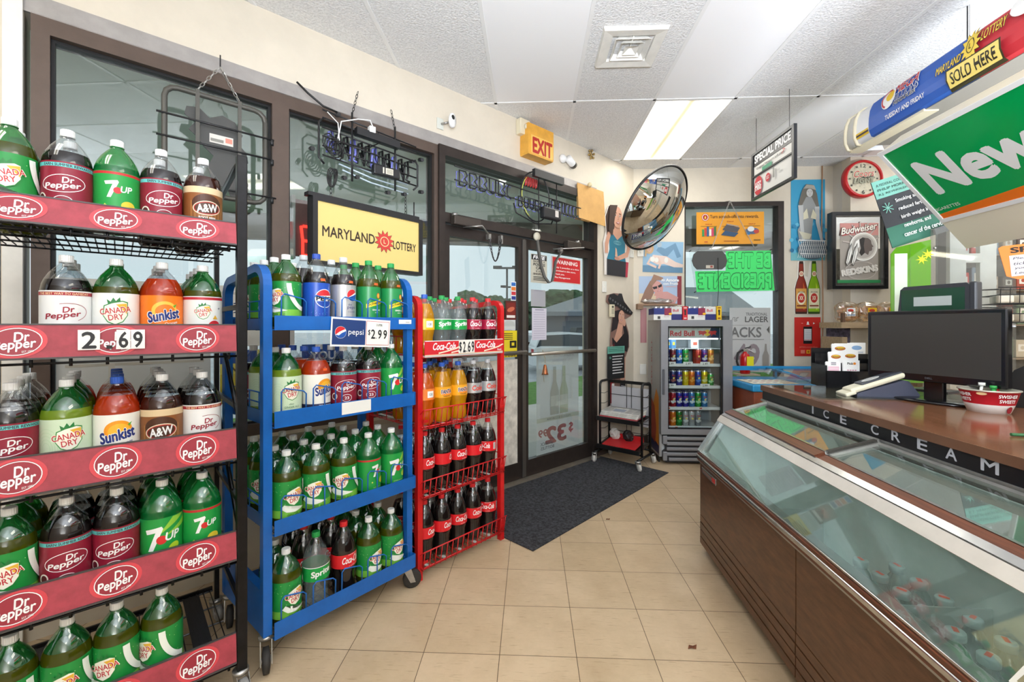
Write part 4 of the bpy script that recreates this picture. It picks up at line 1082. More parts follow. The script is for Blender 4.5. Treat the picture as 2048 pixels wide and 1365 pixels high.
# ---- monitor
FM = Fr(1.87, 2.28, math.radians(-72.2))
mblk = P('gloss_black_plastic', (14, 14, 18), .16, spec=.6); scr = P('dead_screen', (52, 51, 49), .35, spec=.5, var=.05, vscale=300)
mn = thing('monitor', 'large black flat monitor, switched off, on the counter', 'monitor', (1.95, 2.03, .955), FM.th)
mx = FM.th; Mi = Matrix.Translation((-.257, 0, -.955))
a = MB(); a.X = Mi; a.box(0, .525, -.018, .022, 1.048, 1.382, mblk, bv=.006); a.box(.08, .44, .022, .05, 1.1, 1.33, mblk, bv=.01); a.build('housing', mn)
a = MB(); a.X = Mi; a.box(.018, .507, -.0195, -.0175, 1.082, 1.364, scr); a.build('screen', mn)
a = MB(); a.X = Mi; a.box(.225, .30, .012, .04, .962, 1.07, mblk, bv=.004); a.build('stand_neck', mn)
a = MB(); X = Mi @ T(.262, .02, .955) @ Matrix.Diagonal((1.55, 1.0, 1, 1)); a.lathe([(0, .0), (.105, .0), (.11, .006), (.105, .011), (.06, .015), (0, .016)], mblk, 40, X); a.build('stand_base', mn)
A = Art(.0004); A.text('DELL', .262, 1.066, .028, .008, '#55565c', .02); A.build('maker_mark', mn, X=Mi @ T(0, -.0185, 0))
# ---- customer display
FD = Fr(2.19, 2.47, math.radians(-68))
gr = P('graphite_plastic', (50, 52, 58), .35)
cd = thing('customer_display', 'graphite customer display with green screen behind the monitor', 'display', FD.w(.15, .03, .955), FD.th)
a = MB(); a.X = T(-.15, -.03, 0); a.prism([(0, .42), (.012, .555), (.03, .572), (.29, .575), (.305, .56), (.305, .42)], 0, .05, gr); a.box(.30, .33, -.004, .055, .42, .578, gr, bv=.008); a.build('housing', cd)
a = MB(); a.X = T(-.15, -.03, 0); a.box(.018, .285, -.003, -.0002, .435, .553, P('dark_green_screen', (24, 62, 44), .15)); so = a.build('screen', cd)
A = Art(.0006); A.rect(.075, .462, .235, .512, '#a9b0ae'); A.build('readout', so, X=T(-.15, -.033, 0))
a = MB(); a.box(-.02, .02, -.015, .015, .0, .43, gr); a.box(-.08, .08, -.06, .06, 0, .012, gr); a.build('pole', cd)
# ---- cream terminal on its grey dock
crm = P('cream_plastic', (226, 220, 196), .4, var=.08, vscale=12); dock = P('slate_grey_plastic', (74, 78, 96), .4)
p0 = px(1682, 792, .355 * 870 / 140); yaw = math.radians(-12)
tm = thing('payment_terminal', 'cream handheld terminal leaning on a slate grey dock', 'terminal', (p0.x, p0.y, .955), yaw)
a = MB(); a.prism([(.05, 0), (.30, .0), (.315, .02), (.27, .085), (.25, .09), (.05, .02)], -.045, .045, dock); a.build('dock', tm)
a = MB(); X = T(.03, 0, .010) @ Ry(math.radians(-21))
a.box(.0, .30, -.045, .045, .004, .030, crm, X, bv=.010); a.box(-.03, .02, -.05, .05, .0, .018, crm, X, bv=.006)
a.box(.06, .28, -.036, .036, .029, .037, P('dark_blue_grey', (60, 62, 72), .3), X, bv=.003); a.build('handset', tm)
A = Art(.0003); A.ell(.12, 0, .04, .022, '#dcdcda'); 
for k in range(3): A.rect(.095, -.010 + k * .008, .145, -.007 + k * .008, '#8a8a8e')
A.build('rating_label', tm, X=X @ T(0, 0, .0375) @ Rx(-PI / 2))
# ---- play slip holder
hp = px(1652, 778, 2.47); hp.z = .955
hl = thing('slip_holder', 'black tiered holder full of white lottery play slips', 'holder', hp, math.radians(-14))
a = MB(); hb = P('black_acrylic', (26, 26, 28), .18)
a.box(0, .27, 0, .006, 0, .10, hb); a.box(0, .006, 0, .20, 0, .13, hb); a.box(.264, .27, 0, .20, 0, .16, hb); a.box(0, .27, 0, .20, 0, .006, hb)
a.box(0.12, .15, -.012, .0, .0, .10, hb); a.box(0, .27, .07, .075, 0, .14, hb); a.box(0, .27, .14, .145, 0, .19, hb); a.box(0, .27, .195, .2, 0, .22, hb); a.build('tiers', hl)
wht = ink('#f4f3f0')
def slips(x, y, z, w, h, n, tilt, art, label):
    t = thing('play_slip_stack', label, 'play slips', hl.matrix_basis @ Vector((x, y, z)), hl.rotation_euler.z + tilt, 'stacks of lottery play slips')
    a = MB()
    for k in range(n): random.seed(k); d = random.uniform(-.004, .004); a.add([(d, k * .004, 0), (w + d, k * .004, 0), (w + d * 2, k * .004 + .006, h - k * .002), (d * 2, k * .004 + .006, h - k * .002)], [(0, 1, 2, 3)], wht); a.add([(d, k * .004 + .001, 0), (w + d, k * .004 + .001, 0), (w + d * 2, k * .004 + .007, h - k * .002), (d * 2, k * .004 + .007, h - k * .002)], [(3, 2, 1, 0)], wht)
    a.build('slips', t)
    A = Art(.0004); art(A, w, h); A.build('slip_print', t, X=T(0, -.0006, 0) @ Rx(-math.atan2(.006, h)))
def s_pink(A, w, h):
    A.rect(.004, .01, w - .004, h * .45, '#e7b7c6'); A.rect(.004, h * .5, w - .004, h * .75, '#eac3cf'); A.rect(w * .3, h * .82, w * .7, h * .96, '#9a9aa0')
    for k in range(7): A.rect(.006, .02 + k * .014, w - .006, .022 + k * .014, '#f6e6ea', k > 0)
def s_pick(A, w, h):
    A.text('Pick', w * .42, h - .018, w * .4, .012, '#3a3428', .04); A.ell(w * .72, h - .018, .007, .007, '#e58a2a'); 
    for k in range(6):
        for q in range(4): A.rect(.010 + q * .012, .012 + k * .014, .018 + q * .012, .018 + k * .014, '#cf8fa2')
def s_logo(A, w, h):
    A.ell(w * .5, h - .03, w * .4, .012, '#b5622a'); A.ell(w * .5, h - .027, w * .3, .008, '#e4b93a'); A.text('BONUS', w * .5, h - .030, w * .5, .007, '#3a1c10', .03)
def s_blue(A, w, h): A.ell(w * .5, h - .03, w * .32, .013, '#86a8cf'); A.rect(.008, h - .06, w - .008, h - .052, '#c9ced8')
slips(.012, .010, .035, .062, .118, 6, 0, s_pink, 'pink-printed play slips in the front left pocket of the holder')
slips(.095, .008, .020, .070, .140, 6, 0, s_pick, 'play slips with a small dark word mark, front middle pocket')
slips(.055, .085, .080, .062, .125, 7, 0, s_logo, 'play slips with gold and red oval emblem, second tier')
slips(.125, .085, .085, .068, .125, 8, 0, s_logo, 'taller play slips with grey panel, second tier, by the monitor')
slips(.10, .150, .120, .070, .13, 6, 0, s_logo, 'play slips with gold oval emblem on the rear tier')
slips(.18, .150, .125, .080, .13, 8, 0, s_blue, 'play slips with pale blue oval on the rear tier')
# ---- red and white tin
q0 = px(1977, 822, 1.80)
tn = thing('cigar_tin', 'red and white tapered tub of pens and oddments beside the monitor', 'tub', (q0.x, q0.y, .955), -1.05)
a = MB(); a.lathe([(0, .002), (.062, .0), (.0745, .036)], ink('#ecebe8'), 40); a.lathe([(.0745, .036), (.0885, .088)], ink('#b81a2a'), 40); a.lathe([(.0885, .088), (.093, .090), (.093, .094), (.0875, .095), (.068, .034), (0, .030)], P('tin_rim', (206, 200, 186), .35, .5), 40); to = a.build('tub', tn)
A = Art(.0003)
for x in (-.062, .075):
    A.text('SWISHER', x, .073, .062, .013, white, .035); A.text('SWEETS', x, .053, .054, .013, white, .035)
A.ell(.0, .081, .014, .006, '#d9b98a'); A.ell(.09, .018, .012, .014, '#8e1f2a')
A.build('tub_lettering', to, fn=lambda x, y, e: ((.0648 + .27 * y + .0012 + e) * math.sin(x / .08), -(.0648 + .27 * y + .0012 + e) * math.cos(x / .08), y), cuts=(.045, .06, .075))
for k, (x, y, c, r, l, nm) in enumerate(((.03, .0, '#2f9a48', 50, .06, 'green'), (.055, .02, '#d22a30', 30, .08, 'red'), (-.02, .02, '#e8e8e4', 65, .07, 'white'))):
    t = thing('pen_stub', '%s plastic oddment sticking out of the red and white tub' % nm, 'oddment', (q0.x + x, q0.y + y, .955 + .035), 0)
    a = MB(); a.tube([(0, 0, 0), (.012 * k - .01, 0, l)], .008 if k < 2 else .005, ink(c), 8); a.lathe([(.0, l), (.011, l), (.011, l + .012), (0, l + .012)], ink(c), 10, T(.012 * k - .01, 0, 0)); a.build('stem', t)
# green straw on the counter edge
g1 = px(2022, 873, 1.395); g1.z = .961
o = tag(MB().tube([(0, 0, 0), (.16, -.035, 0)], .005, ink('#2c6b3c'), 10).build('pen'), 'dark green pen lying at the near edge of the counter', 'pen'); o.location = g1
# black till parts at the right edge
t = thing('receipt_printer', 'black printer on an angled bracket at the right edge', 'printer', (2.52, 1.75, .955), -.9)
a = MB(); a.box(-.02, .22, -.1, .1, .33, .43, P('black_plastic', (24, 24, 26), .4), bv=.01); a.box(-.02, .22, -.102, -.1, .38, .384, steel); a.build('housing', t)
a = MB(); a.tube([(.02, 0, .33), (.14, 0, .012)], .018, P('black_plastic', (24, 24, 26), .4), 6); a.box(.0, .22, -.08, .08, 0, .014, P('black_plastic', (24, 24, 26), .4)); a.build('bracket', t)
t = thing('till_hood', 'rounded black till casing behind the red tub', 'till', (2.17, 1.92, .956), -.95)
a = MB(); a.X = T(0, .0, 0); a.prism([(0, 0), (0, .09), (.03, .16), (.09, .205), (.2, .225), (.34, .22), (.34, 0)], .0, .25, P('satin_black', (30, 29, 28), .28), side=P('satin_black', (30, 29, 28), .28)); a.build('casing', t)
# ================================================================ energy drink fridge
FF = Fr(1.405, 4.10, -.043)
silver = P('silver_fridge_plastic', (146, 148, 154), .38, .35, var=.06, vscale=10)
sil2 = P('silver_side_panel', (178, 178, 176), .42, .3, var=.1, vscale=4)
FWd, FH, FDp = .66, 1.365, .46
fr = thing('drinks_fridge', 'silver glass-door energy drink fridge standing under the back window', 'fridge', FF.o, FF.th)
a = MB(); a.box(0, .02, .05, FDp, .06, FH, sil2); a.box(FWd - .02, FWd, .05, FDp, .06, FH, sil2); a.box(0.02, FWd - .02, .05, FDp, FH - .03, FH, silver); a.box(0.02, FWd - .02, FDp - .02, FDp, .06, FH - .03, P('fridge_liner', (206, 212, 214), .4)); a.box(0.02, FWd - .02, .05, FDp - .02, .06, .30, P('fridge_liner', (206, 212, 214), .4))
a.box(.0, .012, .08, FDp, .0, .06, blk); a.box(FWd - .02, FWd, .08, FDp, .0, .06, blk); a.build('cabinet', fr)
a = MB(); f0, f1 = .03, .05
gx0, gx1, gz0, gz1 = .065, FWd - .085, .335, 1.305
for q in ((0, gx0, .285, FH), (gx1, FWd, .285, FH), (gx0, gx1, gz1, FH), (gx0, gx1, .285, gz0)): a.box(q[0], q[1], .0, .048, q[2], q[3], silver)
do = a.build('door', fr)
a = MB(); b_ = P('door_black_border', (22, 24, 30), .2)
for q in ((gx0, gx0 + .012, gz0, gz1), (gx1 - .02, gx1, gz0, gz1), (gx0, gx1, gz1 - .014, gz1), (gx0, gx1, gz0, gz0 + .014)): a.box(q[0], q[1], .012, .02, q[2], q[3], b_)
a.build('door_border', do)
a = MB(); a.box(gx0, gx1, .022, .026, gz0, gz1, clear('door_glass', (240, 244, 244), .04, .01, edge=.4)); a.build('pane', do)
a = MB(); a.box(.012, .030, -.022, .0, .66, .90, P('handle_grey', (84, 86, 92), .4), bv=.006); a.build('handle', do)
a = MB()
a.prism([(.02, .04), (.05, .02), (FWd - .02, .02), (FWd - .02, .272), (.02, .272), (.02, .19), (.045, .17), (.045, .14), (.02, .12)], .012, .045, P('grille_back', (28, 30, 36), .5))
for k in range(5): z = .035 + k * .049; a.box(.055 if k else .075, FWd - .025, .0, .02, z, z + .030, silver, bv=.006)
a.box(.02, .06, .004, .02, .035, .12, silver, bv=.006); a.box(.02, .06, .004, .02, .19, .272, silver, bv=.006)
a.build('grille', fr)
# header card and side graphics
a = MB(); a.box(gx0 + .01, gx1 - .01, .055, .060, 1.195, 1.292, ink('#c9ccc6')); ho = a.build('header_panel', fr)
A = Art(.0006); A.poly([(gx1 - .13, 1.195), (gx1 - .09, 1.292), (gx1 - .012, 1.292), (gx1 - .012, 1.195)], '#1d2458')
A.text('Red Bull', gx0 + .150, 1.238, .225, .048, '#c81f2c', .04)
bx = gx0 + .385; A.ell(bx, 1.243, .030, .030, '#f2c318')
def bull(A, x, y, s, m):
    A.poly([(x + m * p[0] * s, y + p[1] * s) for p in ((0.0, .1), (.25, .32), (.55, .28), (.9, .35), (1.1, .2), (.95, .02), (1.0, -.25), (.85, -.15), (.6, -.12), (.45, -.35), (.35, -.1), (.1, -.02))], '#cf2332')
bull(A, bx + .005, 1.238, .075, 1); bull(A, bx - .005, 1.238, .075, -1)
A.build('header_print', ho, X=T(0, .0545, 0))
A = Art(.0005); A.poly([(-.38, .08), (-.02, .08), (-.02, .26), (-.38, .22)], '#242a5c'); A.poly([(-.24, .20), (-.02, .16), (-.02, .62), (-.10, .70), (-.20, .55)], '#e08a1e'); A.poly([(-.34, .20), (-.14, .16), (-.10, .30), (-.16, .52), (-.30, .60)], '#b8402a')
A.text('RED BULL', -.26, .95, .46, .030, '#b0605e', .03, 0, PI / 2)
A.build('side_graphic', fr, X=T(-.0006, .05, 0) @ Rz(-PI / 2))
a = MB(); a.box(gx0 + .02, gx1 - .02, .07, .085, 1.180, 1.190, glow('fridge_fill_glow', (235, 245, 255), 14)); a.build('fill_strip', fr)  # glowing strip added to brighten the fridge interior
SHF = [.938, .728, .522, .338]
wsh = P('white_shelf', (228, 230, 230), .4)
for k, z in enumerate(SHF):
    a = MB(); a.box(gx0 - .03, gx1 + .03, .10, FDp - .03, z - .008, z, wsh); a.box(gx0 - .03, gx1 + .03, .088, .10, z - .020, z + .008, wsh); so = a.build('shelf', fr)
    A = Art(.0006)
    for cx in {0: (.12, .28, .44), 1: (.12, .44), 2: (.10, .40), 3: (.17,)}[k]:
        if k < 2: A.rect(cx - .045, z - .012, cx + .045, z + .026, '#f2f2ee'); A.text('2.49' if k == 0 else '2.99', cx, z + .008, .045, .019, '#2a2a2a', .01)
        else: A.rect(cx - .012, z - .010, cx + .012, z + .002, '#e06a50')
    A.build('shelf_tags', so, X=T(0, .086, 0))
cans = {0: [('#2a3c80', '#c8ccd4'), ('#6e2a2c', '#b8bcc4'), ('#2a6cc0', '#c8d8ec'), ('#2fa548', '#8fd08f'), None, ('#c84432', '#8a2a2a'), ('#4a2c84', '#c8ccd8'), ('#e09030', '#f0b860')],
        1: [('#5a6c9c', '#c4cad8'), ('#2c3468', '#8a4a40'), ('#3a44a0', '#c4cad8'), ('#e2cc20', '#c8b418'), ('#e07a1c', '#d8902c'), ('#2a50b4', '#4a80d0'), ('#f0d814', '#e0e090'), ('#22a83c', '#a0e0a0')],
        2: [('#b81c2c', '#d8c0c4'), ('#a01c2c', '#c8ccd0'), ('#1c24a0', '#c8ccd8'), ('#1c24a0', '#b8c0d8'), ('#3a80c0', '#c8d8e4'), ('#2a9c3c', '#a8d8a8'), ('#3a88c8', '#b0d0e8'), None],
        3: [('#c83428', '#b02c24'), ('#e07c20', '#f0b070'), ('#1f8a34', '#2f9a44'), ('#b8bcbc', '#d8dcdc'), ('#c4c8c8', '#8a8e90'), ('#9aa0a4', '#d0d4d4'), None, None]}
can_al = P('can_aluminium', (200, 202, 206), .25, .9)
CNM = {'2a3c80': 'navy and silver', '6e2a2c': 'dark red', '2a6cc0': 'light blue', '2fa548': 'green', 'c84432': 'red', '4a2c84': 'purple', 'e09030': 'amber', '5a6c9c': 'blue-grey', '2c3468': 'dark navy', '3a44a0': 'blue and silver', 'e2cc20': 'yellow', 'e07a1c': 'orange', '2a50b4': 'blue', 'f0d814': 'bright yellow', '22a83c': 'short green', 'b81c2c': 'red', 'a01c2c': 'crimson', '1c24a0': 'deep blue', '3a80c0': 'sky blue', '2a9c3c': 'green', '3a88c8': 'pale blue', 'c83428': 'red', 'e07c20': 'orange', '1f8a34': 'green', 'b8bcbc': 'silver', 'c4c8c8': 'light grey', '9aa0a4': 'grey'}
CPRO = {}
def can(c, loc, rz, lab, h=.150, group='energy drink cans in the fridge'):
    k = (c, h)
    if k in CPRO: return copy_thing(CPRO[k], loc, rz, lab, group)
    t = thing('drink_can', lab, 'can', loc, rz, group); r = .0285 if h > .12 else .026
    bc = P('can_' + c[0][1:], c[0], .25, .35)
    a = MB(); a.lathe([(0, .006), (.020, .0), (.024, .001), (r, .010), (r, h - .014), (r - .004, h - .003), (r - .003, h), (r - .006, h - .003), (0, h - .004)], bc, 22)
    a.lathe([(r + .0003, h - .016), (r - .0036, h - .0025), (r - .003, h + .0004)], can_al, 22); o = a.build('can_body', t)
    A = Art(.0003); A.poly([(-.02, h * .25), (.0, h * .25), (.02, h * .6), (.0, h * .6)], c[1]); A.rect(-.03, h * .30, .03, h * .42, c[1]); A.ell(0, h * .5, .009, .009, '#e8d060'); A.text('Bull', 0, h * .68, .03, .011, '#c02838', .03); A.build('can_print', o, R=r + .0003)
    CPRO[k] = t; return t
for k, row in cans.items():
    for q, c in enumerate(row):
        if not c: continue
        for d in range(2):
            x = gx0 + .028 + q * .060; y = .135 + d * .062
            can(c, FF.w(x, y, SHF[k] + .001), FF.th, '%s drink can, %s from the left%s, %s fridge shelf' % (CNM[c[0][1:]], ('first', 'second', 'third', 'fourth', 'fifth', 'sixth', 'seventh', 'eighth')[q], (', back row' if d else ', front row'), SN[k].replace(' shelf', '').replace('fourth', 'lowest')), .150 if c[0] != '#22a83c' else .125)
# boxes on the top inner shelf
a = MB(); a.box(gx0 - .03, gx1 + .03, .12, FDp - .03, 1.085, 1.09, wsh); a.build('shelf', fr)
for nm, x0, w_, c in (('blue multipack box on the top inner fridge shelf', .075, .065, '#2f7ab8'), ('pale blue multipack beside it on the top inner fridge shelf', .142, .045, '#5f94c4'), ('white carton with red print on the top inner fridge shelf', .33, .075, '#dfe4e4')):
    t = thing('drink_carton', nm, 'carton', FF.w(x0, .15, 1.091), FF.th, 'cartons at the top of the fridge')
    a = MB(); a.box(0, w_, 0, .08, 0, .085, ink(c)); o = a.build('carton_body', t); A = Art(.0005); A.rect(w_ * .3, .03, w_ * .8, .06, '#d86a50' if 'white' in nm else '#d8c848'); A.build('carton_print', o)
# ---- trays of cans on top of the fridge
def tray(x, box, lab):
    t = thing('drink_tray', lab, 'drink tray', FF.w(x, .03, FH), FF.th, 'trays of cans on the fridge')
    a = MB(); a.box(0, .25, .0, .19, 0, .052, ink('#e4e3de')); a.box(.002, .248, -.001, .188, .052, .112, ink('#1d2c78')); a.box(.100, .17, -.003, .0, .045, .112, ink('#8a2244')); a.box(.165, .262, -.004, .10, .055, .125, ink('#cfd0cc')); a.box(.165, .262, -.004, .10, .0, .055, ink('#20246a'))
    o = a.build('shrink_pack', t)
    a = MB()
    for q in range(5):
        for w_ in range(3): a.lathe([(.021, .112), (.022, .126), (.019, .130), (0, .128)], can_al, 12, T(.028 + q * .048, .03 + w_ * .055, 0))
    a.build('can_tops', t)
    A = Art(.0005); A.text('Bull', .205, .090, .052, .024, '#c03040', .03); A.ell(.155, .058, .016, .010, '#f0b818'); A.rect(.035, .010, .06, .036, '#3a3a3a'); A.text('RED BULL ENERGY', .12, .032, .05, .006, '#8a3040'); A.build('pack_print', o, X=T(0, -.0042, 0))
    t2 = thing('drink_box', box[2], 'box', FF.w(x + .27, .025, FH), FF.th, 'upright boxes on the fridge'); a = MB(); a.box(0, .045, 0, .06, 0, .130, ink(box[0])); o = a.build('carton_body', t2)
    A = Art(.0005); A.ell(.022, .085, .010, .013, '#20140f'); A.rect(.016, .045, .030, .080, '#20140f'); A.rect(.008, .110, .037, .118, box[1]); A.rect(.010, .012, .035, .022, box[1]); A.build('carton_print', o)
tray(-.06, ('#c8202c', '#f0e0d8', 'narrow red display box between the two trays on the fridge'), 'left tray of blue and silver cans on top of the fridge')
tray(.255, ('#e2b818', '#7a2018', 'narrow yellow display box at the right end of the fridge top'), 'right tray of blue and silver cans on top of the fridge')
t = thing('clear_cup', 'stack of clear plastic cups at the left corner of the fridge top', 'cups', FF.w(-.10 + .02 + .05, .12, FH), 0); a = MB(); a.lathe([(0, .0), (.022, 0), (.030, .11), (.028, .13)], clear('clear_plastic', ()), 18); a.build('cup', t)
# ================================================================ newspaper rack
FN = Fr(.868, 4.285, math.radians(-40))
nr = thing('newspaper_rack', 'small black wheeled newspaper rack in the corner by the door', 'rack', FN.o, FN.th)
nw, nd, nh = .43, .19, .765
bl2 = P('black_enamel', (18, 18, 19), .3)
def arch2(x):
    a = MB(); r = .04; pts = [(x, 0, .10)] + [(x, r - r * math.cos(math.radians(q)), nh - r + r * math.sin(math.radians(q))) for q in range(0, 91, 15)] + [(x, nd - r + r * math.sin(math.radians(q)), nh - r + r * math.cos(math.radians(q))) for q in range(0, 91, 15)] + [(x, nd, .10)]
    a.tube(pts, .012, bl2, 8)
    for z in (.2, .3, .42, .55, .65): a.tube([(x, .01, z), (x, nd * .5, z - .012), (x, nd - .01, z)], .0025, bl2, 5)
    a.build('side_frame', nr)
arch2(.0); arch2(nw)
a = MB()
for x in (-.005, nw + .005): a.tube([(x, -.11, .085), (x, nd + .05, .085)], .012, bl2, 6)
a.tube([(0, nd, .12), (nw, nd, .12)], .010, bl2, 6); a.tube([(0, .0, .11), (nw, .0, .11)], .008, bl2, 6); a.build('base_frame', nr)
a = MB(); a.box(0, nw, nd - .006, nd + .006, nh - .03, nh, bl2)
for z in (.62, .36, .26): a.tube([(0, nd, z), (nw, nd, z)], .003, bl2, 5)
for x in (.19, .24): a.tube([(x, nd, .14), (x, nd, nh)], .003, bl2, 5)
a.build('back_frame', nr)
a = MB(); a.box(.02, nw - .02, nd + .010, nd + .014, .33, .70, P('smoky_plastic_panel', (176, 176, 180), .25)); a.build('back_panel', nr)
for z, dz in ((.415, .03), (.145, .04)):
    a = MB(); vs = [(-.005, -.06, z), (nw + .0, -.06, z), (nw + .0, nd, z + dz), (-.005, nd, z + dz)]
    a.add(vs + [(p[0], p[1], p[2] - .006) for p in vs], [(0, 1, 2, 3), (7, 6, 5, 4), (0, 4, 5, 1), (1, 5, 6, 2), (2, 6, 7, 3), (3, 7, 4, 0)], bl2)
    a.box(-.008, nw + .004, -.072, -.058, z - .022, z + .020, bl2, bv=.003); a.build('tray', nr)
for x, y in ((-.005, -.10), (nw + .005, -.10), (-.005, nd + .04), (nw + .005, nd + .04)): caster(nr, x, y, -1.2 + x, .032, .085, P('pale_wheel', (196, 192, 184), .5))
newsp = P('newsprint', (206, 204, 198), .8, var=.25, vscale=30)
for k, (h, cnm) in enumerate(((.0, 'red-edged bottom newspaper'), (.014, 'second newspaper from the bottom'), (.028, 'third newspaper from the bottom'), (.042, 'topmost newspaper with a photo and columns'))):
    random.seed(k + 3); t = thing('newspaper', cnm + ' of the pile in the small black rack', 'newspaper', FN.w(.015 + .004 * k, -.045 + .004 * k, .428 + h), FN.th + random.uniform(-.04, .04), 'newspapers on the rack')
    t.rotation_euler = (math.radians(6), 0, t.rotation_euler.z)
    a = MB(); a.box(0, .385, 0, .20, 0, .012, newsp if k else ink('#b84a50'), bv=.003); a.build('pages', t)
    if k == 3:
        A = Art(.0004)
        A.rect(.10, .04, .22, .12, '#8d95a4')
        for q in range(16):
            for c in range(3): A.rect((.01, .235, .31)[c], .02 + q * .010, (.085, .30, .375)[c], .024 + q * .010, '#8a8a88', True)
        A.text('DAILY NEWS', .19, .175, .30, .022, '#4a4a4a', .02) if False else A.rect(.02, .165, .36, .185, '#5a5a5c')
        A.build('page_print', t, X=T(0, 0, .0124) @ Rx(-PI / 2))
t = thing('red_tray', 'shallow red tray on the lower shelf of the newspaper rack', 'tray', FN.w(.04, -.04, .158), FN.th); t.rotation_euler = (math.radians(10), 0, FN.th)
a = MB(); rdm = P('red_plastic', (206, 44, 48), .45); a.box(0, .34, 0, .20, 0, .004, rdm); a.box(0, .34, .2, .204, 0, .05, rdm); a.build('tray_body', t)
for x, c, nm in ((.06, '#d8d4cc', 'crumpled white paper bag behind the red tray'), (.20, '#241e1e', 'dark crumpled bag behind the red tray')):
    t = thing('crumpled_bag', nm + ' in the newspaper rack', 'bag', FN.w(x + .04, .12, .19), FN.th)
    bm = bmesh.new(); bmesh.ops.create_icosphere(bm, subdivisions=3, radius=.055); random.seed(5)
    for v in bm.verts: v.co *= random.uniform(.78, 1.12); v.co.z *= 1.0; v.co.y *= .6; v.co.z += .05
    me = bpy.data.meshes.new('bag_body'); bm.to_mesh(me); bm.free(); me.materials.append(ink(c)); o = bpy.data.objects.new('bag_body', me); COL.objects.link(o); o.parent = t
# ================================================================ door mat
MA, MBp = Vector((.122, 2.521, 0)), Vector((1.39, 3.863, 0)); dr = (MBp - MA).normalized(); up = Vector((-dr.y, dr.x, 0))
bm = bmesh.new(); nx, ny = 64, 28; LW, LH = (MBp - MA).length, .80; grid = []
for j in range(ny + 1):
    for i in range(nx + 1):
        grid.append(bm.verts.new((i * LW / nx, j * LH / ny, .007)))
for j in range(ny):
    for i in range(nx): bm.faces.new((grid[j * (nx + 1) + i], grid[j * (nx + 1) + i + 1], grid[(j + 1) * (nx + 1) + i + 1], grid[(j + 1) * (nx + 1) + i]))
r = bmesh.ops.extrude_face_region(bm, geom=bm.faces[:])
for g in r['geom']:
    if isinstance(g, bmesh.types.BMVert): g.co.z = .0005
bmesh.ops.recalc_face_normals(bm, faces=bm.faces)
me = bpy.data.meshes.new('door_mat'); bm.to_mesh(me); bm.free()
me.materials.append(P('charcoal_carpet', (62, 63, 68), .95, var=.97, vscale=55, bump=1., bscale=120, bdist=.01))
o = bpy.data.objects.new('door_mat', me); COL.objects.link(o); o.location = (MA.x, MA.y, 0.0005); o.rotation_euler = (0, 0, math.atan2(dr.y, dr.x)); tag(o, 'charcoal ribbed door mat in front of the glass doors', 'mat')
# ================================================================ flat printed things and signs
def flat(name, label, cat, fr, q, y, base, art=None, thick=.003, group=None, rot=0., shape=None, part='card', px_=True):
    """a sheet or board on the plane of frame fr, y in front; q = left, top, right, bottom"""
    if px_:
        x0, z1 = fr.at(q[0], q[1], y); x1, z0 = fr.at(q[2], q[3], y)
    else: x0, z1, x1, z0 = q
    w_, h_ = x1 - x0, z1 - z0
    t = thing(name, label, cat, fr.w(x0 + w_ / 2, y, z0 + h_ / 2), fr.th, group)
    X = Ry(-rot); a = MB(); m = base if isinstance(base, bpy.types.Material) else ink(base)
    if shape: a.prism([((p[0] - .5) * w_, (p[1] - .5) * h_) for p in shape], 0, thick, m, X)
    else: a.box(-w_ / 2, w_ / 2, 0, thick, -h_ / 2, h_ / 2, m, X)
    o = a.build(part, t)
    if art:
        A = Art(.0005); art(A, w_, h_); A.build('print', o, X=X @ T(-w_ / 2, -.0003, -h_ / 2))
    return t
def limb(A, pts, ws, col):
    n = len(pts); L_, R_ = [], []
    for i, (x, y) in enumerate(pts):
        x0, y0 = pts[max(i - 1, 0)]; x1, y1 = pts[min(i + 1, n - 1)]; l = math.hypot(x1 - x0, y1 - y0) or 1
        a, b = -(y1 - y0) / l * ws[i] / 2, (x1 - x0) / l * ws[i] / 2
        L_.append((x + a, y + b)); R_.append((x - a, y - b))
    A.poly(L_ + R_[::-1], col)
def face(A, cx, cy, s, skin, hair_, lip='#b04a50', glasses=False, tilt=0.):
    A.ell(cx, cy, .36 * s, .48 * s, skin, tilt)
    c, d = math.cos(tilt), math.sin(tilt); f = lambda x, y: (cx + (x * c - y * d) * s, cy + (x * d + y * c) * s)
    if glasses:
        A.poly([f(-.34, .16), f(-.02, .12), f(-.05, -.04), f(-.30, -.02)], '#1c1a1e'); A.poly([f(.04, .12), f(.34, .16), f(.30, -.02), f(.07, -.04)], '#1c1a1e')
    else:
        for m in (-1, 1):
            A.line([f(m * .25, .17), f(m * .08, .18)], .03 * s, '#4a3428'); x, y = f(m * .16, .07); A.ell(x, y, .07 * s, .035 * s, '#f4f0ec'); A.ell(x, y, .035 * s, .035 * s, '#3a2a22')
    A.line([f(.0, .08), f(.03, -.10), f(-.02, -.12)], .025 * s, '#a8705c')
    x, y = f(0, -.25); A.ell(x, y, .12 * s, .045 * s, lip, tilt); A.ell(x, y, .09 * s, .018 * s, '#f6f0ec', tilt)
skin, skin2 = '#d9a58c', '#c98f78'
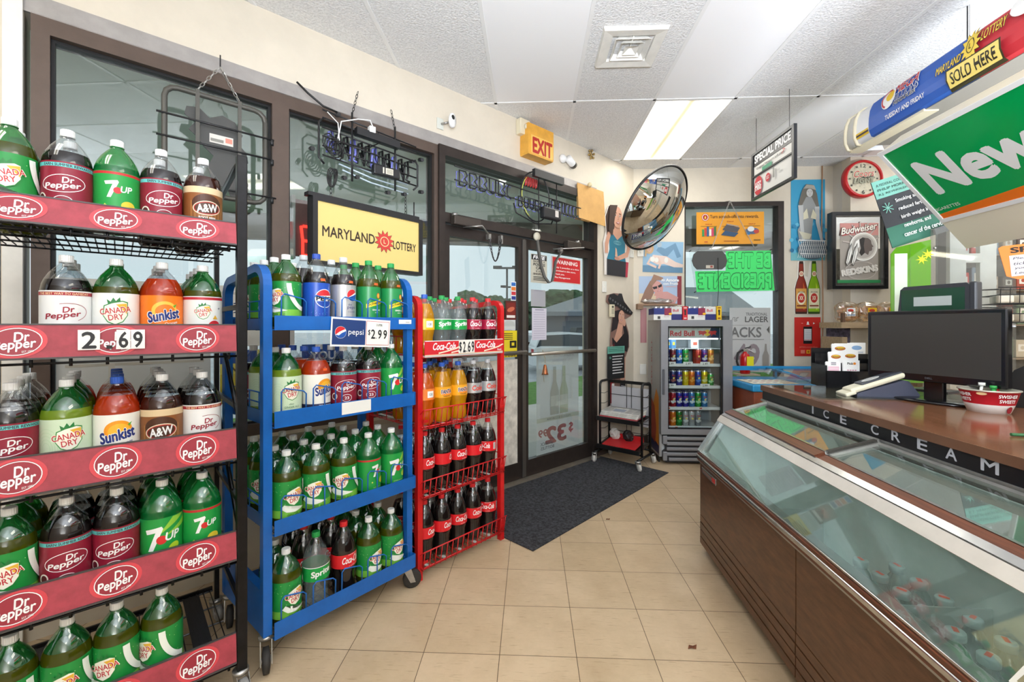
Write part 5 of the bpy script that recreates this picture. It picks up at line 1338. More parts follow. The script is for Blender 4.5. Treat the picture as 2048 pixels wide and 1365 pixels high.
# ---- wall items on the window wall
x0, z1 = WA.at(1057, 244, -.10); x1, z0 = WA.at(1107, 325, -.10)
t = thing('exit_sign', 'orange-yellow EXIT sign box on the wall above the doors', 'exit sign', WA.w(x0, -.0, z0), WA.th)
ey = P('orange_exit_plastic', (226, 166, 62), .45, var=.12, vscale=12)
w_, h_ = x1 - x0, z1 - z0
a = MB(); a.prism([(-.005, .02), (.0, .0), (w_ - .005, -.0), (w_, .02), (w_ - .0, h_), (.0, h_)], -.10, -.002, ey); o = a.build('sign_box', t)
a = MB(); a.box(.028, w_ - .012, -.103, -.100, .012, h_ * .64, P('exit_face', (238, 190, 92), .4)); o = a.build('sign_face', t)
A = Art(.0008); A.text('EXIT', w_ * .54, h_ * .33, w_ * .76, h_ * .46, '#b5281e', .05); A.build('sign_lettering', o, X=T(0, -.1035, 0))
bx, bz = WA.at(1046, 256, -.03)
t = thing('junction_box', 'small cream box beside the exit sign', 'wall box', WA.w(bx, 0, bz), WA.th); a = MB(); a.box(-.055, .055, -.06, -.001, -.065, .065, P('old_cream_plastic', (222, 212, 184), .5), bv=.006); a.build('housing', t)
a = MB(); a.lathe([(0, .0), (.026, 0), (.026, .014), (.018, .018), (0, .018)], P('old_white_plastic', (206, 198, 176), .4), 20, T(.01, -.06, .0) @ Rx(PI / 2)); a.build('lamp_lens', t)
bx, bz = WA.at(889, 246, -.02)
t = thing('security_camera', 'white oval security camera with black lens above the window', 'security camera', WA.w(bx, 0, bz), WA.th); a = MB()
cw = P('camera_white', (236, 236, 234), .3); a.box(-.055, .0, -.010, -.001, -.05, .03, P('camera_plate', (208, 210, 200), .4), bv=.004); a.build('mount_plate', t)
a = MB(); a.tube([(-.02, -.008, -.01), (.02, -.05, -.0)], .008, steel, 8); a.build('mount_arm', t)
a = MB(); X = T(.03, -.065, .01) @ Rz(.3) @ Rx(PI / 2) @ Matrix.Diagonal((.75, 1.25, 1, 1)); a.lathe([(0, -.010), (.036, -.008), (.042, 0), (.042, .012), (.036, .022), (0, .024)], cw, 28, X); a.build('body', t)
a = MB(); X = T(.027, -.088, .025) @ Rz(.3) @ Rx(PI / 2); a.lathe([(.016, 0), (.016, .004), (.010, .006), (0, .004)], P('lens_black', (10, 10, 12), .08), 20, X); a.build('lens', t)
bx, bz = WA.at(1127, 317, -.02)
t = thing('security_camera', 'white bullet camera with dark end by the exit sign', 'security camera', WA.w(bx, 0, bz), WA.th)
a = MB(); a.lathe([(0, 0), (.04, 0), (.04, .02), (.02, .04), (0, .04)], cw, 24, Rx(PI / 2)); a.build('mount_base', t)
a = MB(); X = T(.03, -.05, .0) @ Rz(.25) @ Ry(math.radians(105)); a.lathe([(0, 0), (.033, .0), (.034, .09)], cw, 24, X); a.lathe([(.034, .09), (.034, .125), (.030, .125), (.028, .112), (0, .110)], P('lens_black', (10, 10, 12), .08), 24, X); a.build('body', t)
bx, bz = WA.at(1183, 309, -.02)
t = thing('brass_fitting', 'small brass cross-shaped fitting on the wall near the corner', 'fitting', WA.w(bx, 0, bz), WA.th); a = MB(); br_ = P('old_brass', (176, 150, 96), .35, .8)
for q in range(3): an = q * PI / 3 + .3; a.tube([(-.04 * math.cos(an), -.015, -.04 * math.sin(an)), (.04 * math.cos(an), -.015, .04 * math.sin(an))], .006, br_, 6)
for q in range(6): an = q * PI / 3 + .3; a.lathe([(0, 0), (.012, .0), (.010, .012), (0, .014)], br_, 10, T(.04 * math.cos(an), -.015, .04 * math.sin(an)) @ Rx(PI / 2))
a.lathe([(0, 0), (.015, 0), (.012, .015)], br_, 12, T(0, -.001, 0) @ Rx(PI / 2)); a.build('fitting_body', t)
# folded cardboard over the door end
x0, z1 = WA.at(1158, 364, -.05); x1, z0 = WA.at(1207, 452, -.05); w_, h_ = x1 - x0, z1 - z0
t = thing('cardboard_flap', 'folded tan cardboard hung at the right end of the transom', 'cardboard', WA.w(x0, 0, z0), WA.th); kb = P('tan_cardboard', (206, 160, 96), .75, var=.12, vscale=8)
a = MB(); a.add([(0, -.05, 0.02), (w_, -.075, -.01), (w_ * 1.0, -.05, h_ * .96), (0, -.03, h_), (0, -.045, .02), (w_, -.07, -.01), (w_, -.045, h_ * .96), (0, -.025, h_)], [(0, 1, 2, 3), (7, 6, 5, 4), (0, 4, 5, 1), (1, 5, 6, 2), (2, 6, 7, 3), (3, 7, 4, 0)], kb); a.build('front_flap', t)
a = MB(); a.box(.01, w_ - .02, -.022, -.014, .05, h_ * .97, kb); a.box(-.03, w_ * .5, -.033, -.012, .01, .02, kb); a.build('rear_flap', t)
a = MB(); a.lathe([(0, 0), (.018, .004), (.024, .02), (.014, .036), (0, .04)], P('cream_knob', (214, 200, 160), .4), 18, T(w_ * .38, -.045, h_ + .0) @ Rx(PI / 2)); a.build('knob', t)
# ---- neon sign backs, seen from behind, hung in the windows
nblk = P('neon_black_paint', (30, 30, 32), .4); wire = P('black_wire', (20, 20, 20), .5)
def chain(par, p0, p1, sag=0., r=.004, link=.022, m=None, name='chain', n=None):
    m = m or steel; a = MB(); p0, p1 = Vector(p0), Vector(p1); n = n or max(2, int((p1 - p0).length * (1 + sag * 2) / link))
    P_ = [p0.lerp(p1, i / n) - Vector((0, 0, sag * 4 * (i / n) * (1 - i / n))) for i in range(n + 1)]
    for i in range(n):
        c = (P_[i] + P_[i + 1]) / 2; d = (P_[i + 1] - P_[i]); l = d.length * .62; d.normalize(); s = d.cross(Vector((0, 1, 0) if i % 2 else (1, .3, 0))).normalized(); wd = l * .42
        a.tube([c + d * l * math.cos(q) + s * wd * math.sin(q) for q in [k * PI / 4 for k in range(9)]], r * .45, m, 4, False)
    return a.build(name, par)
# 1: dark tray sign
x0, z1 = WA.at(329, 196, -.11)[0], 2.43; x1, z0 = WA.at(531, 409, -.11)[0], 1.95; w_, h_ = x1 - x0, z1 - z0
t = thing('beer_sign_back', 'dark wire-framed sign seen from behind, chained in the left window', 'hanging sign', WA.w(x0, -.10, z0), WA.th)
fm_ = P('grey_brown_frame', (84, 82, 76), .4, .2); a = MB(); r = .05
pts = []
for cx, cz, a0 in ((w_ - r, h_ - r, 0), (r, h_ - r, 90), (r, r, 180), (w_ - r, r, 270)):
    for q in range(0, 91, 30): an = math.radians(a0 + q); pts.append((cx + r * math.cos(an), 0, cz + r * math.sin(an)))
a.tube(pts + [pts[0]], .013, fm_, 6); a.build('frame', t)
a = MB()
for fx in (.30, .72): a.box(w_ * fx - .008, w_ * fx + .008, -.012, -.002, -.01, h_ + .02, fm_)
for fz_, e in ((.72, .04), (.50, .03), (.08, .05)): a.tube([(-.03, -.01, h_ * fz_ + .0), (w_ + e, -.01, h_ * fz_)], .005, nblk, 6)
for fz_ in (.72, .5, .08): a.tube([(w_ + .03, -.01, h_ * fz_ - .03), (w_ + .03, -.01, h_ * fz_)], .009, nblk, 6)
a.build('cross_bars', t)
bl = [(.20, .86), (.32, .88), (.42, .80), (.55, .86), (.68, .82), (.76, .70), (.72, .60), (.80, .52), (.82, .42), (.74, .36), (.80, .28), (.72, .22), (.80, .12), (.88, .02), (.80, -.04), (.64, .02), (.60, .10), (.46, .14), (.40, .30), (.46, .42), (.36, .50), (.30, .58), (.22, .64), (.28, .72), (.18, .78)]
a = MB(); a.prism([(p[0] * w_, p[1] * h_) for p in bl], .012, .018, P('dark_backing', (70, 70, 68), .5)); bo = a.build('shaped_backing', t)
A = Art(.0008); A.rect(w_ * .42, h_ * .555, w_ * .66, h_ * .645, '#d8d4cc'); A.rect(w_ * .58, h_ * .58, w_ * .65, h_ * .63, '#d88a78'); A.rect(w_ * .43, h_ * .57, w_ * .56, h_ * .60, '#8a8880'); A.build('rating_label', bo, X=T(0, .0115, 0))
hk = (w_ * .52, -.01, h_ + .16); chain(t, (w_ * .30, 0, h_ + .02), hk, 0, .005); chain(t, (w_ * .72, 0, h_ + .02), hk, 0, .005); a = MB(); a.tube([hk, (hk[0], hk[1] + .0, hk[2] + .06)], .003, wire, 6); a.build('hook_wire', t)
chain(t, (w_ * .76, -.012, h_ * .42), (w_ * .80, -.012, h_ * .10), .0, .005)
# 2: neon with cables and transformers
x0, z1 = WA.at(640, 262, -.13)[0], 2.50; x1, z0 = WA.at(838, 392, -.13)[0], 2.19; w_, h_ = x1 - x0, z1 - z0
t = thing('neon_sign', 'tangled neon sign seen from behind with transformer boxes in the middle window', 'neon sign', WA.w(x0, -.11, z0), WA.th)
a = MB()
for fz_ in (.98, .84, .66, .50, .32, .15): a.tube([(.02, 0, h_ * fz_ + .05), (w_ - .01, 0, h_ * fz_ - .0)], .005, nblk, 6)
for fx in (.30, .74): a.tube([(w_ * fx, -.005, -.02), (w_ * fx, -.005, h_ + .08)], .006, nblk, 6)
a.tube([(.03, 0, h_ * .15), (.0, 0, h_ * .25), (.0, 0, h_ * .9), (.03, 0, h_)], .006, nblk, 6); a.tube([(w_ - .03, 0, h_ * .05), (w_, 0, h_ * .15), (w_, 0, h_ * .6), (w_ - .02, 0, h_ * .7)], .006, nblk, 6)
for fx, fz_ in ((-.05, .38), (.18, 1.15), (.24, -.02), (.36, .05), (.62, .9), (.68, -.12), (1.06, .75), (1.06, .05), (.95, .66), (.86, -.08)): a.tube([(w_ * fx, 0, h_ * fz_), (w_ * fx, .04, h_ * fz_ + .01)], .013, nblk, 6)
a.build('frame', t)
a = MB(); random.seed(11)
for q in range(12):
    x = .05 + q * (w_ - .1) / 12; zz = h_ * (.62 - .2 * q / 12)
    a.tube([(x, .015, zz - .07), (x + .01, .015, zz + .05), (x + .03, .015, zz + .065), (x + .035, .015, zz - .02), (x + .02, .015, zz - .06 * (q % 2)), (x + .045, .015, zz - .07)], .0075, nblk if q % 3 else P('neon_blue_glow', (120, 124, 200), .2), 7)  # blue tubes carry the sign's reflected glow as plain colour
for q in range(3): a.tube([(.1 + .02 * q, .02, h_ * (.34 - .1 * q)), (w_ * .5, .02, h_ * (.22 - .1 * q)), (w_ - .06, .02, h_ * (.16 - .1 * q))], .005, P('neon_pale_glass', (196, 214, 226), .2), 7)
a.build('neon_tubing', t)
a = MB(); a.prism([(w_ * .32, h_ * .96), (w_ * .76, h_ * .92), (w_ * .76, h_ * .78), (w_ * .32, h_ * .82)], -.05, -.008, nblk); a.box(w_ * .48, w_ * .76, -.055, -.01, h_ * .14, h_ * .34, nblk, bv=.01); tb = a.build('transformer', t)
A = Art(.0008); A.rect(w_ * .60, h_ * .18, w_ * .68, h_ * .30, '#d8d2c0'); A.rect(w_ * .57, h_ * .18, w_ * .585, h_ * .30, '#d8d2c0')
for k in range(4): A.rect(w_ * .61, h_ * (.20 + .022 * k), w_ * .67, h_ * (.206 + .022 * k), '#4a463c')
A.build('rating_label', tb, X=T(0, -.0555, 0))
a = MB()
for q in range(5): a.tube([(.05 + .035 * math.cos(k * .55 + q) + .01 * q, -.02 - .004 * q, h_ * .55 + .05 * math.sin(k * .55 + q) - .012 * q) for k in range(13)], .0035, wire, 5)
for q in range(4): a.tube([(.06 + .02 * math.cos(k * .55) + .006 * q, -.02, -.03 + .055 * math.sin(k * .55 + q * .2)) for k in range(13)], .0035, wire, 5)
a.tube([(w_ * .55, -.02, h_ * 1.0), (w_ * .56, -.03, h_ * .8), (w_ * .42, -.03, h_ * .6), (w_ * .25, -.03, h_ * .6), (.08, -.02, h_ * .62)], .004, wire, 5)
a.tube([(-.11, .02, h_ + .16), (-.06, 0, h_ + .11), (.02, -.01, h_ + .06), (.10, -.01, h_ + .05)], .006, wire, 6)
a.build('coiled_cable', t)
a = MB(); a.tube([(w_ * .50, -.03, h_ * 1.02), (w_ * .46, -.03, h_ * 1.05 + .04), (w_ * .34, -.03, h_ + .04), (.12, -.02, h_ - .0), (.10, -.02, h_ * .66)], .004, ink('#ecebe8'), 5); a.tube([(.04, -.02, h_ + .03), (.10, -.02, h_ * .95), (.11, -.02, h_ * .6)], .003, ink('#ecebe8'), 5); a.box(w_ * .44, w_ * .50, -.055, -.02, h_ * .93, h_ * 1.05, ink('#ecebe8'), bv=.003); a.build('white_plug', t)
chain(t, (w_ * .30, -.005, h_ + .07), (w_ * .36, -.0, h_ + .22), 0, .004, m=wire); chain(t, (w_ * .74, -.005, h_ + .05), (w_ * .70, .0, h_ + .18), 0, .004, m=wire)
# 3: neon over the doors
x0, z1 = WA.at(917, 356, -.12)[0], 2.62; x1, z0 = WA.at(1165, 452, -.12)[0], 2.17; w_, h_ = x1 - x0, z1 - z0
t = thing('neon_sign', 'long neon sign with a round middle seen from behind over the glass doors', 'neon sign', WA.w(x0, -.10, z0), WA.th)
a = MB(); sl = lambda x, z: z + h_ * .0
for fz_ in (.98, .80): a.tube([(0, 0, h_ * fz_ - .0), (w_, 0, h_ * fz_ - .30 * h_ * 0 - .0)], .005, nblk, 6)
a = MB(); zt, zb = .58 * h_, .36 * h_
for z_ in (zt, zb): a.tube([(-.02, 0, z_ + .02), (w_ * .5, 0, z_ - .01), (w_, 0, z_ - .03)], .005, nblk, 6)
for fx in (.60, .76): a.tube([(w_ * fx, 0, -.05), (w_ * fx, 0, h_ * 1.0)], .005, nblk, 6)
for fz_ in (.28, .44): a.tube([(w_ * .48, 0, h_ * fz_), (w_ * .80, 0, h_ * fz_ - .01)], .004, nblk, 6)
a.build('frame', t)
a = MB(); bl_ = P('neon_blue_glow', (120, 124, 200), .2)
def neonword(x0, x1, zc, hh, n, seed):
    random.seed(seed)
    for q in range(n):
        x = x0 + (x1 - x0) * q / n; d = (x1 - x0) / n; k = random.choice((0, 1, 2))
        p = {0: ((0, -1), (0, 1), (.6, 1), (.75, .5), (.5, 0), (.8, -.5), (.5, -1), (.05, -1)), 1: ((0, 1), (.05, -.8), (.4, -1), (.7, -.7), (.7, 1)), 2: ((.7, .9), (.2, 1), (0, .4), (0, -.6), (.3, -1), (.75, -.8))}[k]
        pp = [(x + d * a_, .012, zc + hh * b_) for a_, b_ in p]
        a.tube(pp, .0055, nblk, 6); a.tube([(u_ - .01, .035, v_ - .006) for u_, _, v_ in pp], .004, bl_, 6)  # thin blue copies behind imitate the glow reflected in the pane
neonword(.03, w_ * .42, (zt + zb) / 2, h_ * .12, 6, 2); neonword(w_ * .72, w_ - .01, (zt + zb) / 2 - .02, h_ * .11, 8, 5); neonword(w_ * .44, w_ * .72, h_ * .34, h_ * .09, 6, 8)
a.tube([(w_ * .58 + .17 * math.cos(k * PI / 14), .012, h_ * .50 + h_ * .46 * math.sin(k * PI / 14)) for k in range(-11, 17)], .006, nblk, 7)
a.tube([(w_ * .58 + .15 * math.cos(k * PI / 14), .02, h_ * .50 + h_ * .42 * math.sin(k * PI / 14)) for k in range(10, 20)], .004, P('neon_yellow_glass', (206, 210, 96), .2), 7)
a.tube([(w_ * .40, .01, h_ * .28), (w_ * .42, .01, h_ * .12), (w_ * .58, .01, h_ * .0), (w_ * .72, .01, h_ * .06), (w_ * .74, .01, h_ * .2)], .006, nblk, 7)
a.build('neon_tubing', t)
a = MB(); A = None
cu = P('neon_red_glass', (196, 60, 60), .2)
for q in range(5): x = w_ * .50 + q * .03; a.tube([(x, .02, h_ * .66), (x + .004, .02, h_ * .84), (x + .02, .02, h_ * .82), (x + .012, .02, h_ * .68)], .004, cu, 6)
a.build('red_tubing', t)
a = MB(); a.prism([(w_ * .54, h_ * .84), (w_ * .80, h_ * .84), (w_ * .80, h_ * .98), (w_ * .54, h_ * .98)], -.04, -.006, nblk)
a.box(w_ * .60, w_ * .76, -.06, -.006, h_ * .10, h_ * .32, nblk, bv=.014); tb = a.build('transformer', t); A = Art(.0008); A.rect(w_ * .70, h_ * .16, w_ * .73, h_ * .28, '#cfc8c0'); A.build('rating_label', tb, X=T(0, -.0605, 0))
# ---- lottery light box
LB = Fr(-1.111, 2.416, math.radians(50.2)); lw_, lh_, lz = .762, .38, 1.655
t = thing('lottery_sign', 'yellow lottery light box with red sun, hung in the middle window', 'hanging sign', LB.w(0, 0, lz), LB.th)
lbk = P('sign_black_frame', (34, 34, 36), .35); a = MB()
for q in ((0, lw_, lh_ - .022, lh_), (0, lw_, 0, .022), (0, .028, .022, lh_ - .022), (lw_ - .028, lw_, .022, lh_ - .022)): a.box(q[0], q[1], -.012, .05, q[2], q[3], lbk)
a.box(0, lw_, .045, .055, 0, lh_, lbk); a.box(-.02, lw_ - .02, .0, .05, lh_ + .001, lh_ + .022, lbk); a.build('frame', t)
a = MB(); a.box(.028, lw_ - .028, -.002, .004, .022, lh_ - .022, P('pale_yellow_face', (238, 212, 132), .4)); fo_ = a.build('sign_face', t)
A = Art(.0008); sx, sy = lw_ * .607, lh_ * .50
A.text('MARYLAND', lw_ * .296, lh_ * .51, .335, .058, '#3a2a20', .022); A.text('LOTTERY', lw_ * .812, lh_ * .475, .180, .052, '#3a2a20', .022)
A.star(sx, sy, .074, .047, 12, '#3a2a20', .2); A.star(sx, sy, .069, .045, 12, '#d8443c', .2); A.ring(sx, sy, .032, .032, .005, '#f0dca0'); A.text('L', sx, sy, .015, .023, '#f0dca0', .02); A.build('sign_print', fo_, X=T(0, -.0025, 0))
chain(t, (.12, .02, lh_ + .02), (.12, .02, lh_ + .14), 0, .004, m=wire); chain(t, (lw_ - .12, .02, lh_ + .02), (lw_ - .12, .02, lh_ + .16), 0, .004, m=wire)
a = MB(); a.tube([(lw_ - .05, .02, lh_ + .02), (lw_ - .05, .02, lh_ + .12)], .004, nblk, 6); a.build('antenna', t)
# red lit segment sign outside the middle window
x0, z1 = WA.at(598, 402, .12); x1, z0 = WA.at(636, 512, .12); t = thing('led_price_sign', 'grey sign with glowing red digits outside the middle window', 'price sign', WA.w(x0, .20, z0), WA.th)
w_, h_ = x1 - x0, z1 - z0; a = MB(); a.box(0, w_ + .1, 0, .03, 0, h_ + .03, P('dusty_red_panel', (128, 84, 80), .6, var=.3)); a.box(-.02, 0, -.01, .04, -.02, h_ + .05, greytrim); o = a.build('housing', t)
a = MB(); rg = glow('red_led', (255, 50, 40), 2.2); sx, sy = w_ * .4, h_ * .30
for p, q in (((0, 0), (.08, 0)), ((0, .09), (.08, .09)), ((0, 0), (-.01, .09)), ((.09, 0), (.08, .09)), ((0, -.09), (-.0, 0)), ((.09, -.09), (.09, 0)), ((0, -.09), (.09, -.09))): a.tube([(sx + p[0], -.006, sy + p[1]), (sx + q[0], -.006, sy + q[1])], .009, rg, 5)
a.build('digits', o)
# taped sheets on the left window, seen from the back
for q, c, lb in (((.05, 1.52, 1.02, 1.20), '#d9d6cb', 'pale poster back taped across the left window at bottle height'), ((.07, 1.17, .62, .86), '#cfd2cf', 'grey-white poster back taped low in the left window'), ((.66, 1.18, 1.0, .90), '#d8c84a', 'yellow poster with MATCH lettering low in the left window')):
    def art(A, w, h, c=c):
        if c == '#d8c84a': A.rect(0, h * .55, w, h, '#e6dc6a'); A.rect(0, h * .75, w * .5, h, '#3c5a9c'); A.text('MATCH', w * .4, h * .62, w * .5, h * .14, '#6a5a1c', .04); A.ell(w * .74, h * .62, h * .08, h * .08, '#e07a2a')
        else: A.rect(w * .05, h * .86, w * .95, h * .9, '#bdb9ac'); A.rect(w * .3, h * .1, w * .34, h * .9, '#c9c5ba')
    flat('window_poster', lb, 'poster', WA, (xj0 + q[0], q[1], xj0 + q[2], q[3]), .022, c, art, .002, px_=False)
def bwin(A, w, h): A.text('YOU', w * .5, h * .72, w * .6, h * .2, '#e8ecf4', .04); A.text('WIN!', w * .5, h * .38, w * .7, h * .2, '#e8ecf4', .04)
flat('window_poster', 'blue poster with white YOU WIN lettering low in the left window', 'poster', WA, (xj0 + 1.06, 1.20, xj0 + 1.30, .96), .022, '#28529c', bwin, .002, px_=False)
# ---- on the doors
def dX(u, v, y=-.004): return WA.at(u, v, y)
def free(A, w, h):
    A.rect(.03 * w, .80 * h, .97 * w, .98 * h, '#1a1a1a'); A.text('FREE', w / 2, .89 * h, .76 * w, .12 * h, white, .04, .2); A.text('RIDE IN A', w / 2, .745 * h, .72 * w, .055 * h, '#2a2a28', .02)
    A.text('POLICE', w / 2, .64 * h, .72 * w, .09 * h, '#1a1a1a', .03); A.text('CAR', w / 2, .52 * h, .42 * w, .09 * h, '#1a1a1a', .03); A.text('IF YOU', w / 2, .40 * h, .42 * w, .06 * h, '#2a2a28', .02); A.text('SHOPLIFT', w / 2, .31 * h, .74 * w, .065 * h, '#1a1a1a', .03)
    for k in range(3): A.rect(.12 * w, (.20 - .055 * k) * h, .88 * w, (.222 - .055 * k) * h, '#3a3a38')
flat('door_sign', 'grey FREE ride in a police car sign on the glass door', 'sign', WA, (1062, 507, 1094, 568), .008, '#c4bfae', free)
def warn(A, w, h):
    A.rect(0, 0, w, h, '#c8bdb0'); A.rect(.02 * w, .03 * h, .98 * w, .97 * h, '#c62127'); A.text('WARNING', w * .5, .80 * h, .76 * w, .15 * h, '#f2e6e0', .03)
    for k, s in enumerate(('Only 2 juveniles at a time', 'permitted in this store.', 'Thank you,', 'The Management')): A.text(s, w * (.5, .44, .24, .34)[k], (.58 - .13 * k) * h, w * (.86, .74, .34, .54)[k], .075 * h, '#f2e6e0', .03)
flat('door_sign', 'red WARNING juveniles sign on the glass door', 'sign', WA, (1104, 512, 1161, 570), .008, '#c62127', warn)
def rul(A, w, h):
    for k in range(12): A.rect(.1 * w, (.06 + .072 * k) * h, .9 * w, (.075 + .072 * k) * h, '#a7a4b8', k > 0)
    A.rect(.2 * w, .93 * h, .8 * w, .96 * h, '#8f8ca0')
flat('door_notice', 'small dark grey notice on the door under the police car sign', 'notice', WA, (1062, 579, 1091, 614), .012, '#a9a9ac', rul, .0015)
flat('door_notice', 'lilac-grey ruled notice on the door above the push bar', 'notice', WA, (1064, 616, 1093, 680), .012, '#cfcbd8', rul, .0015)
def beer(A, w, h):
    A.text('32', w * .44, .17 * h, w * .46, .15 * h, '#b0676c', .05, flip=True) ; A.text('$', w * .80, .20 * h, .10 * w, .10 * h, '#b0676c', .03, flip=True); A.text('99', w * .14, .20 * h, .20 * w, .07 * h, '#b0676c', .03, flip=True)
    A.text('24-PACK', w * .22, .10 * h, w * .28, .028 * h, '#8f8a92', .02, flip=True); A.text('BOTTLES', w * .24, .06 * h, w * .30, .028 * h, '#8f8a92', .02, flip=True)
    A.rect(0, .305 * h, w, .345 * h, '#d4d2c8'); A.text('MODELO & CORONA', w * .5, .325 * h, w * .56, .02 * h, '#98949c', .02, flip=True)
    for cx, c in ((.40, '#c9c4c0'), (.62, '#c8c9b8')): A.poly([((cx + a_) * w, b_ * h) for a_, b_ in ((-.10, .36), (.10, .36), (.10, .58), (.04, .68), (.035, .82), (-.035, .82), (-.04, .68), (-.10, .58))], c); A.rect((cx - .09) * w, .44 * h, (cx + .09) * w, .54 * h, '#dedbd8')
    A.text('SPECIAL OFFER', w * .62, .93 * h, w * .5, .03 * h, '#b8b6bc', .02, flip=True); A.text('THIS WEEKEND', w * .6, .88 * h, w * .5, .02 * h, '#bcb9c0', .02, flip=True)
flat('window_poster', 'large pale beer poster outside the right door, its 32.99 price reading backwards', 'poster', WA, (1073, 698, 1157, 890), .032, '#ebe9f0', beer, .0015)
def push(A, w, h):
    A.text('PUSH', w * .55, .08 * h, .62 * w, .10 * h, '#1a1a1a', .04); A.rect(.0, .18 * h, w, .20 * h, '#8a8420')
    for k in range(4): A.rect(.05 * w, (.88 - .07 * k) * h, .70 * w, (.905 - .07 * k) * h, '#3a3818', k > 0)
    A.rect(.5 * w, .35 * h, .95 * w, .62 * h, '#1a1a18'); A.rect(.62 * w, .43 * h, .8 * w, .55 * h, '#e6cf28')
flat('door_sticker', 'yellow PUSH sticker on the left door', 'sticker', WA, (1004, 662, 1034, 714), .012, '#e6cf28', push, .0015)
def cards(A, w, h):
    for k, c in enumerate(('#2f6ab8', '#e07a2a', '#c8303a', '#2a3a8a')): A.rect(.08 * w, (.77 - .24 * k) * h, .92 * w, (.95 - .24 * k) * h, c)
flat('door_sticker', 'strip of payment card stickers on the left door', 'sticker', WA, (1022, 563, 1032, 602), .012, '#e8e8e6', cards, .0015)
def dogs(A, w, h): A.rect(.1 * w, .1 * h, .9 * w, .9 * h, '#7a2018'); A.limb_ = None; A.ell(w * .5, h * .55, w * .36, h * .12, '#c8664a', .3); A.rect(.1 * w, .1 * h, .9 * w, .24 * h, '#e8e0d8')
flat('door_sticker', 'dark red food sticker on the left door below the card stickers', 'sticker', WA, (1011, 602, 1032, 640), .012, '#5c1a18', dogs, .0015)
def brs(A, w, h): A.ell(w * .5, h * .5, w * .45, h * .45, '#b8bdb8'); A.rect(.1 * w, .1 * h, .9 * w, .4 * h, '#c9cdc8')
flat('door_sticker', 'pale arched sticker above the yellow push sticker', 'sticker', WA, (1006, 640, 1031, 661), .012, '#c9ccca', brs, .0015)
# chain loop, webbing strap, closers, bell
xa, za = WA.at(979, 476, -.05); xb, zb_ = WA.at(1003, 470, -.05)
t = thing('door_chain', 'dark steel chain looped from the head of the left door', 'chain', WA.w(xa, -.05, za), WA.th)
chain(t, (0, 0, 0), (xb - xa, 0, zb_ - za), .195, .009, .03, P('dark_chain', (62, 60, 60), .4, .7), 'chain_links', 22)
a = MB(); a.box(-.012, .012, -.006, .03, -.01, .03, steel); a.box(xb - xa - .01, xb - xa + .01, -.006, .03, -.03, .035, steel); a.build('chain_bracket', t)
xa, za = WA.at(1075, 480, -.06); xb, zb_ = WA.at(1125, 502, -.06)
t = thing('webbing_strap', 'grey webbing strap looped across the top of the right door', 'strap', WA.w(xa, -.05, za), WA.th)
a = MB(); d = xb - xa; dn = .36; P_ = [(0, 0), (.02, -.10), (.05, -.22), (.09, -.31), (.15, -dn), (.19, -.34), (.215, -.26), (.235, -.16), (d, zb_ - za)]
for (x0_, z0_), (x1_, z1_) in zip(P_[:-1], P_[1:]): a.add([(x0_ - .002, -.012, z0_), (x0_ + .002, .016, z0_), (x1_ + .002, .016, z1_), (x1_ - .002, -.012, z1_)], [(0, 1, 2, 3)], P('strap_grey', (92, 90, 86), .7)); a.add([(x0_ - .012, -.013, z0_ - .004), (x0_ + .012, -.013, z0_ + .004), (x1_ + .012, -.013, z1_ + .004), (x1_ - .012, -.013, z1_ - .004)], [(0, 1, 2, 3)], P('strap_grey', (92, 90, 86), .7))
a.build('strap', t); a = MB(); a.lathe([(0, 0), (.035, .0), (.035, .02), (0, .024)], P('aged_cream', (206, 200, 180), .5), 20, T(0, .01, .03) @ Rx(PI / 2)); a.box(d - .02, d + .012, -.005, .03, zb_ - za - .01, zb_ - za + .03, steel); a.build('strap_anchor', t)
def closer(u0, v0, u1, v1, lab, fl=1):
    x0, z0_ = WA.at(u0, v0, -.07); x1, z1_ = WA.at(u1, v1, -.07); t = thing('door_closer', lab, 'door closer', WA.w(x0, -.055, z0_), WA.th)
    a = MB(); a.box(0, x1 - x0, -.03, .024, -.03, .035, P('bronze_closer', (74, 66, 60), .4, .4), bv=.006); a.lathe([(0, 0), (.022, 0), (.022, .02), (0, .02)], steel, 14, T(.02 if fl > 0 else x1 - x0 - .02, 0, .034)); a.build('closer_body', t)
    a = MB(); e = x1 - x0; s = e * .4 if fl > 0 else e * .6
    a.tube([(s, 0, -.035), (s + .05 * fl, -.16, -.045), (s + .26 * fl, .02, -.055)], .007, steel, 6); a.build('closer_arm', t)
closer(907, 440, 960, 452, 'bronze hydraulic closer with arm over the left door', 1); closer(1134, 489, 1160, 492, 'bronze hydraulic closer with arm over the right door', -1)
xa, za = WA.at(1085, 735, -.07)
t = thing('door_bell', 'small copper cone bell on a cord from the push bar', 'bell', WA.w(xa, -.10, za), WA.th)
a = MB(); a.lathe([(0, .085), (.008, .084), (.013, .076), (.025, .012), (.030, 0), (.027, .0), (.012, .08), (0, .085)], P('copper', (168, 102, 66), .35, .8, var=.2, vscale=40), 20, T(0, 0, -.06)); a.build('bell_cup', t); a = MB(); a.tube([(0, 0, .035), (.004, .004, .08), (0, .03, 1.09 - za + .01)], .0025, P('twine', (150, 136, 104), .8), 5); a.tube([(-.012, -.01, -.0), (-.03, -.01, -.06), (-.022, -.01, -.12)], .002, P('twine', (150, 136, 104), .8), 5); a.build('cord', t)
